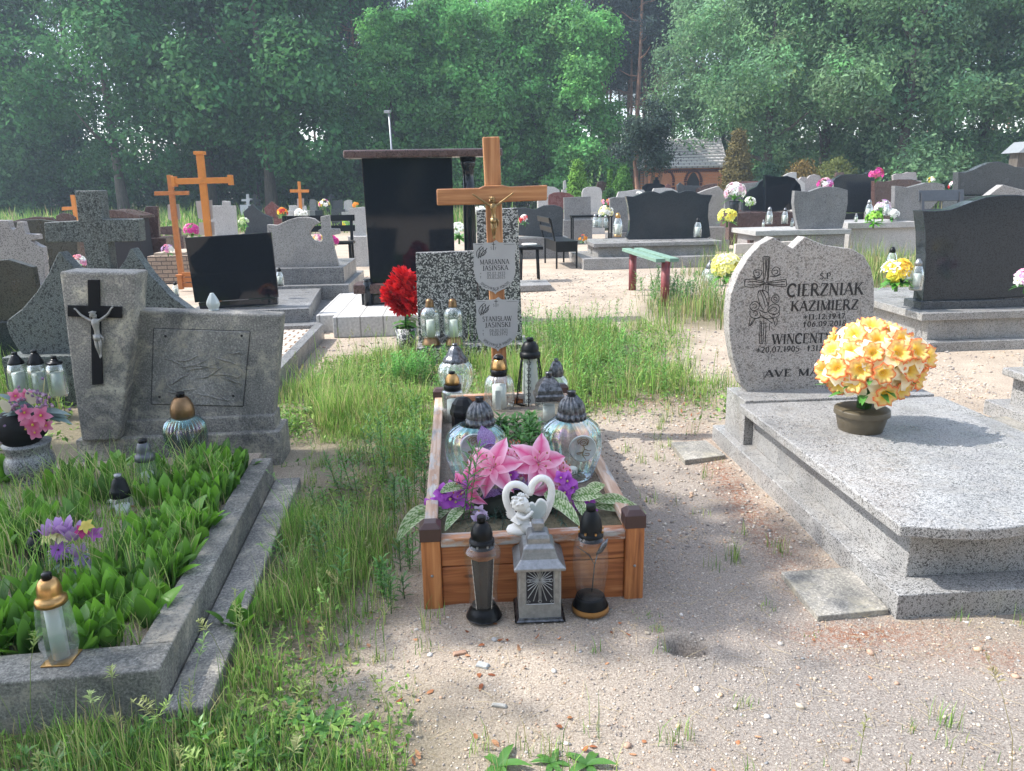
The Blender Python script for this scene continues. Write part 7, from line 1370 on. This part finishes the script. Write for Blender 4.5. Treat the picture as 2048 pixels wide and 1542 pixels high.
# seeding grass stems
def stems(name, spots, rng, hh, headlen, col, lean=.2):
    mb = MB()
    for (x, y) in spots:
        h = rng.uniform(*hh); th = rng.uniform(0, 6.28); l = rng.uniform(.05, lean) * h; z = float(gh(x, y)); p = [Vector((x + math.cos(th) * l * t * t, y + math.sin(th) * l * t * t, z + h * t * (1 - .08 * t))) for t in (0, .35, .7, 1)]
        cc = [c * rng.uniform(.8, 1.2) for c in col]; mb.tube(p, [.0013, .0011, .0009, .0006], 3, col=tuple(cc), cap=False, smooth=False)
        n = int(headlen * 260)
        for k in range(n):
            t = 1 - headlen / h * (k / n) * 1.0; q = p[2].lerp(p[3], max(0, (t - .7) / .3)) if t > .7 else p[1].lerp(p[2], (t - .35) / .35); d = Vector((rng.normal(), rng.normal(), 1.2)); mb.leaf(q, d, .016 + .014 * (k / n), .005, col=tuple(c * 1.15 for c in cc), nseg=2, bend=.3)
    o = mb.build(name, 'grass_blades'); tag(o, kind='stuff')
sp = []
for (x0, x1, y0, y1, n) in ((-2.2, -.35, 1.35, 2.1, 60), (-1.15, -.45, 2.0, 5.0, 60), (-1.6, 1.5, 4.8, 8.2, 210), (-.3, 1.8, 1.35, 1.7, 6), (1.4, 2.8, 7, 10, 60), (3.5, 8, 10.5, 15.5, 160), (-4.5, -3, 4.5, 8, 30)):
    x, y = scatter(n, x0, x1, y0, y1, rg); sp += list(zip(x, y))
stems('grass_seed_heads', sp, rg, (.16, .42), .07, (.24, .29, .1), .45)
# leafy weeds
def weeds(name, spots, rng, hh, col, L=.055, W=.012, ln=26, zf=None, mat='leaf_gloss', droop=.3):
    mb = MB()
    for (x, y) in spots:
        h = rng.uniform(*hh); z = float(gh(x, y)) if zf is None else zf; lx, ly = rng.normal(0, .12) * h, rng.normal(0, .12) * h; n = int(ln * h / hh[1]) + 4; k_ = rng.uniform(.75, 1.25)
        mb.tube([(x, y, z), (x + lx, y + ly, z + h)], [.0022, .001], 4, col=(col[0] * .8, col[1] * .8, col[2]), cap=False)
        for k in range(n):
            t = .12 + .88 * (k / n) ** .8; th = k * 2.4 + rng.uniform(-.3, .3); q = (x + lx * t, y + ly * t, z + h * t); s = (1 - .55 * abs(t - .55)) * rng.uniform(.8, 1.15)
            mb.leaf(q, (math.cos(th), math.sin(th), .25 + t * .9), L * s, W * s, col=tuple(c * k_ * .85 for c in col), col2=tuple(c * k_ * (1 + .4 * t) for c in col), nseg=2, bend=droop)
    o = mb.build(name, mat); return o
def wsp(n, x0, x1, y0, y1): x, y = scatter(n, x0, x1, y0, y1, rg, grow=.01); return list(zip(x, y))
o = weeds('weeds', wsp(150, .1, 1.15, 5.2, 8.0), rg, (.16, .42), (.13, .3, .05)); tag(o, kind='stuff')
o = weeds('weeds', wsp(90, -.95, -.4, 2.5, 6.6), rg, (.08, .26), (.08, .2, .035)); tag(o, kind='stuff')
o = weeds('weeds', wsp(60, -2.0, -.4, 1.35, 1.95), rg, (.03, .12), (.09, .22, .035), L=.05, W=.016, ln=10); tag(o, kind='stuff')
bc = P(1365, 600); o = weeds('weeds', [(bc.x + rg.normal(0, .28), bc.y + rg.normal(0, .4)) for _ in range(80)], rg, (.15, .42), (.11, .26, .06), L=.09, W=.018); tag(o, kind='stuff')
bc = P(1070, 690); 
# rosettes of broad leaves in the foreground
mb = MB()
for k in range(38):
    if k < 3: p_ = P(rg.uniform(980, 1180), rg.uniform(1495, 1560))
    elif k < 30: p_ = P(rg.uniform(20, 760), rg.uniform(1400, 1540))
    else: p_ = P(rg.uniform(1040, 1400), rg.uniform(730, 790))
    n = rg.integers(5, 9); s = rg.uniform(.7, 1.3)
    for i in range(n): th = i * 6.28 / n + rg.uniform(-.3, .3); mb.leaf((p_.x, p_.y, float(gh(p_.x, p_.y)) + .003), (math.cos(th), math.sin(th), rg.uniform(.25, .8)), .075 * s, .022 * s, col=(.05, .15, .025), col2=(.11, .26, .05), bend=.5, ruffle=.06)
o = mb.build('broad_leaf_weeds', 'leaf_gloss'); tag(o, kind='stuff')
# countable larger plants
def plant(lb, x, y, z, n, hh, r, col, L, W, ln, seed, name='leafy_plant'):
    rn = np.random.default_rng(seed); root = thing(name, lb, 'plant', (x, y, z)); o = weeds('foliage', [(rn.normal(0, r), rn.normal(0, r)) for _ in range(n)], rn, hh, col, L, W, ln, zf=0.0); o.parent = root; return root
p_ = P(825, 762); plant('bright green bushy plant in front of the terrazzo vase', p_.x, p_.y + .1, 0, 46, (.12, .27), .12, (.12, .33, .06), .05, .014, 24, 5)
q = P(934, 985, ZB); plant('upright narrow leaved weed in front of the left rainbow globe', TB.w(.17, .3).x, TB.w(.17, .3).y, ZB, 2, (.26, .34), .006, (.1, .27, .05), .07, .010, 34, 6)
for i, (x, y, h) in enumerate([(1035, 905, .14), (1062, 880, .16), (1010, 870, .13), (1088, 890, .12), (1040, 860, .12)]):
    q = P(x, y + 10, ZB); plant(['broad leaved weed nearest the lilies between the two rainbow globes', 'tall broad leaved weed left of the right rainbow globe', 'broad leaved weed beside the gold domed lantern', 'low weed touching the right rainbow globe', 'weed at the middle of the bordered grave'][i], q.x, q.y, ZB, 6, (h * .7, h * 1.15), .03, (.08, .22, .04), .075, .022, 13, 50 + i)
for i_, (x_, y_) in enumerate([(830, 1010), (842, 1130), (820, 900), (800, 1190)]):
    q = P(x_, y_); plant(['leafy weed beside the left side planks of the timber border', 'small leafy weed at the foot of the front left corner post', 'slender leafy weed left of the timber border near its far half', 'low leafy weed in the sand just left of the front corner post'][i_], q.x - .05, q.y, 0, 4, (.08, .2), .025, (.12, .3, .06), .045, .011, 16, 70 + i_)
q = P(855, 930); plant('tuft of long bright leaves against the left side of the timber border', q.x - .03, q.y, 0, 9, (.1, .22), .05, (.1, .28, .05), .09, .014, 16, 9)
q = D(1165, 380, 24); plant('leafy sapling top sticking up behind the clipped spruce', D(1165, 380, 31).x, 31, 0, 30, (1.0, 2.6), .25, (.16, .3, .08), .16, .07, 30, 11)
# lily of the valley filling the old grave
def lily_leaves(name, spots, z):
    mb = MB()
    for (x, y) in spots:
        k_ = rg.uniform(.55, 1.3); th = rg.uniform(0, 6.28); n = rg.integers(2, 4)
        for i in range(n):
            a_ = th + i * 2.6 + rg.uniform(-.4, .4); el = rg.uniform(.9, 3.0); L_ = rg.uniform(.10, .17)
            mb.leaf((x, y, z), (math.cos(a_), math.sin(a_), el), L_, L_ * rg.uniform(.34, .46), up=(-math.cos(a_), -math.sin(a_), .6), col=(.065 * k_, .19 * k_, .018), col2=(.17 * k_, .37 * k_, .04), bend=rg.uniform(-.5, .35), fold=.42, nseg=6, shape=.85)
    o = mb.build(name, 'leaf_gloss'); tag(o, kind='stuff')
sp = []; gaps = [P(366, 930, ZL), P(288, 990, ZL), P(237, 1035, ZL), P(300, 1040, ZL), P(220, 1075, ZL), P(130, 1110, ZL), P(68, 1140, ZL), P(180, 1120, ZL), P(45, 990, ZL)]
for k in range(3600):
    u_ = rg.uniform(-1.32, iu - .01); v_ = rg.uniform(iv + .015, LEN + .03); p_ = LG.w(u_, v_, ZL)
    right = (u_ > iu - .55 + .08 * math.sin(v_ * 5)); dens = .95 if right else (.6 if v_ < 1.2 or v_ > 1.85 else .3)
    if rg.uniform() > dens * .3: continue
    if any((p_.x - g_.x) ** 2 + ((p_.y - g_.y + .07) * .62) ** 2 < (.1 if i not in (5, 7, 8) else .15) ** 2 for i, g_ in enumerate(gaps)): continue
    if right and rg.uniform() < .0: continue
    sp.append((p_.x, p_.y))
print('lily', len(sp)); lily_leaves('lily_of_the_valley', sp, ZL)
q = P(470, 1265); lily_leaves('lily_of_the_valley', [(q.x + dx, q.y + dy) for dx, dy in ((0, 0), (.03, .02), (-.03, .01), (.02, -.02))], 0)
xa = []; 
for k in range(5200):
    u_ = rg.uniform(-1.35, iu - .01); v_ = rg.uniform(iv + .02, LEN - .12); p_ = LG.w(u_, v_); xa.append((p_.x, p_.y))
xa = np.array(xa); blades('grass', xa[:, 0], xa[:, 1], rg.uniform(.05, .26, len(xa)), rg.uniform(.003, .0055, len(xa)), rg, GCOL, lean=.6, zf=lambda x, y: np.full(len(x), ZL))
# pebbles and grit
def pebbles(n, x0, x1, y0, y1, smin, smax, maskf, zf=gh, grow=0, cols=None):
    x, y = scatter(n, x0, x1, y0, y1, rg, maskf, grow) if zf is gh else (rg.uniform(x0, x1, n), rg.uniform(y0, y1, n)); n = len(x); s = smin * (smax / smin) ** (rg.uniform(0, 1, n) ** 3.2)
    ico = np.array([(0, 0, 1), (.89, 0, .45), (.28, .85, .45), (-.72, .53, .45), (-.72, -.53, .45), (.28, -.85, .45), (.72, .53, -.45), (-.28, .85, -.45), (-.89, 0, -.45), (-.28, -.85, -.45), (.72, -.53, -.45), (0, 0, -1)])
    fi = np.array([(0, 1, 2), (0, 2, 3), (0, 3, 4), (0, 4, 5), (0, 5, 1), (1, 6, 2), (2, 7, 3), (3, 8, 4), (4, 9, 5), (5, 10, 1), (2, 6, 7), (3, 7, 8), (4, 8, 9), (5, 9, 10), (1, 10, 6), (6, 11, 7), (7, 11, 8), (8, 11, 9), (9, 11, 10), (10, 11, 6)])
    v = ico[None] * rg.uniform(.8, 1.2, (n, 12, 1)) * np.stack([s * rg.uniform(.8, 1.5, n), s * rg.uniform(.7, 1.2, n), s * rg.uniform(.4, .8, n)], 1)[:, None]; th = rg.uniform(0, 6.28, n); c_, s_ = np.cos(th)[:, None], np.sin(th)[:, None]
    v = np.stack([v[..., 0] * c_ - v[..., 1] * s_, v[..., 0] * s_ + v[..., 1] * c_, v[..., 2]], 2) + np.stack([x, y, zf(x, y) + s * .25], 1)[:, None]
    cl = cols if cols is not None else np.array([(.42, .35, .28), (.36, .3, .25), (.5, .44, .37), (.28, .25, .23), (.52, .47, .41), (.4, .28, .2), (.24, .21, .19), (.46, .36, .26)]); c = np.repeat(cl[rg.integers(0, len(cl), n)] * rg.uniform(.8, 1.15, (n, 1)), 12, 0)
    return np_mesh('gravel', v.reshape(-1, 3), (fi[None] + (np.arange(n) * 12)[:, None, None]).reshape(-1, 3), 'pebble', c, smooth=True)
nog = lambda x, y: np.clip(1.1 - grassmask(x, y) * 1.2, .1, 1)
tag(pebbles(60000, -1.0, 2.4, 1.25, 3.2, .0011, .005, nog), kind='stuff'); tag(pebbles(40000, -.6, 3.6, 3.0, 6.5, .002, .011, nog), kind='stuff')
tag(pebbles(380, -1.0, 2.2, 1.3, 2.6, .004, .013, nog, cols=np.array([(.5, .46, .42), (.5, .42, .33), (.5, .36, .24), (.3, .3, .3), (.6, .56, .52), (.42, .28, .2), (.44, .38, .3)])), kind='stuff')
tag(pebbles(16000, -3, 4.5, 6, 14, .004, .018, nog), kind='stuff')
# dry leaves, twigs and needles
mb = MB()
def dry(n, x0, x1, y0, y1, L0, L1, cols, wr=.5):
    x, y = scatter(n, x0, x1, y0, y1, rg)
    for a, b in zip(x, y): th = rg.uniform(0, 6.28); cc = cols[rg.integers(0, len(cols))]; mb.leaf((a, b, float(gh(a, b)) + .004), (math.cos(th), math.sin(th), rg.uniform(-.1, .35)), rg.uniform(L0, L1), rg.uniform(L0, L1) * wr, col=cc, nseg=3, bend=rg.uniform(-.6, .6), fold=rg.uniform(-.4, .5))
BR = [(.3, .11, .05), (.36, .16, .08), (.22, .08, .04), (.42, .22, .12)]
dry(70, -.9, 1.9, 1.3, 1.6, .02, .045, BR); dry(110, -1.3, .2, 1.4, 2.6, .015, .035, BR); dry(60, .2, 1.4, 4.9, 5.6, .02, .04, BR); dry(16, .1, 1.2, 1.7, 2.5, .015, .03, BR)
o = mb.build('dry_leaves', 'dry_leaf'); tag(o, kind='stuff'); mb = MB()
dry(1500, 1.0, 1.3, 2.6, 4.4, .006, .014, BR, .12); dry(900, .95, 1.6, 2.2, 2.42, .006, .014, BR, .12); dry(900, 1.5, 2.4, 2.05, 2.3, .006, .014, BR, .12); dry(1200, -.6, 1.2, 1.3, 1.5, .006, .016, BR, .12); dry(700, -1.3, -.5, 3.6, 4.6, .006, .016, BR, .12)
o = mb.build('needle_litter', 'dry_leaf'); tag(o, kind='stuff'); mb = MB(); x, y = scatter(1500, -1.6, 2.0, 1.3, 3.6, rg)
for a, b in zip(x, y): th = rg.uniform(0, 6.28); L_ = rg.uniform(.02, .09); z = float(gh(a, b)) + .006; mb.tube([(a, b, z), (a + L_ * math.cos(th), b + L_ * math.sin(th), z + rg.uniform(0, .012))], .0006, 3, col=(.45, .36, .22), cap=False, smooth=False)
o = mb.build('straw_litter', 'dry_leaf'); tag(o, kind='stuff')
# shards of wood and stone beside the lanterns
for lb, x, y, L_, W_2, col in (('piece of reddish bark on the gravel left of the silver lantern', 920, 1300, .05, .018, (.32, .2, .14)), ('grey slate shard on the gravel below the black based lantern', 965, 1325, .045, .025, (.33, .34, .34)), ('striped grey wood chip on the gravel in the foreground', 998, 1400, .05, .014, (.34, .33, .3))):
    p_ = P(x, y, .005); mb = MB(); mb.box((0, 0, .006), (L_, W_2, .008), rz=rg.uniform(-.8, .8), rx=.15, taper=.8, col=col); o = mb.build('stone_shard' if 'slate' in lb else 'wood_chip', 'pebble', None, .002, (p_.x, p_.y, float(gh(p_.x, p_.y)))); tag(o, lb, 'debris')
# tree that shades the foreground, standing outside the view on the left
def shadow_center(x, y, h): return (x + SUNV.x / SUNV.z * h, y + SUNV.y / SUNV.z * h)
bl = []
for (x, y, rx, ry, h, rz_) in ((-2.0, 3.4, 1.35, 1.5, 8.0, 1.0), (-.45, 3.1, 1.0, 1.15, 7.2, .7), (.2, 3.3, .6, .9, 7.6, .5), (-1.5, 1.6, 1.0, .5, 7.4, .5), (.6, 2.9, .5, .5, 7.2, .5)):
    cx, cy = shadow_center(x, y, h); bl.append((cx, cy, h, rx * .95, ry * .95, rz_))
TX, TY = -8.4, 5.6; root = thing('shade_tree', 'broadleaf tree left of the view whose crown shades the foreground graves', 'tree', (TX, TY, -.05))
bl = [(a - TX, b - TY, c_, d, e, f) for a, b, c_, d, e, f in bl]
cr = crown_mesh('crown', bl, 430, 26, .075, (.08, .15, .05), 77, .2, .0); cr.parent = root; mb = MB(); mb.tube([(0, 0, -.1), (.1, -.1, 3), (.5, -.6, 7)], [.26, .2, .1], 10)
for b in bl: mb.tube([(.3, -.3, 5), (b[0] * .6, b[1] * .6, (5 + b[2]) / 2 + .3), (b[0], b[1], b[2])], [.09, .06, .02], 6)
mb.build('trunk', 'bark', root)
# ================================================================ air
mh = bpy.data.materials.new('haze_air'); mh.use_nodes = True; M['haze_air'] = mh; nt = mh.node_tree; nt.nodes.clear()
out = nt.nodes.new('ShaderNodeOutputMaterial'); pv = nt.nodes.new('ShaderNodeVolumePrincipled')
pv.inputs['Color'].default_value = (.68, .84, 1.0, 1); pv.inputs['Density'].default_value = .0014; pv.inputs['Anisotropy'].default_value = .2
nt.links.new(pv.outputs[0], out.inputs['Volume'])
mb = MB(); mb.box((0, 62, 14.2), (330, 210, 32.0)); o = mb.build('haze', 'haze_air'); tag(o, kind='stuff')
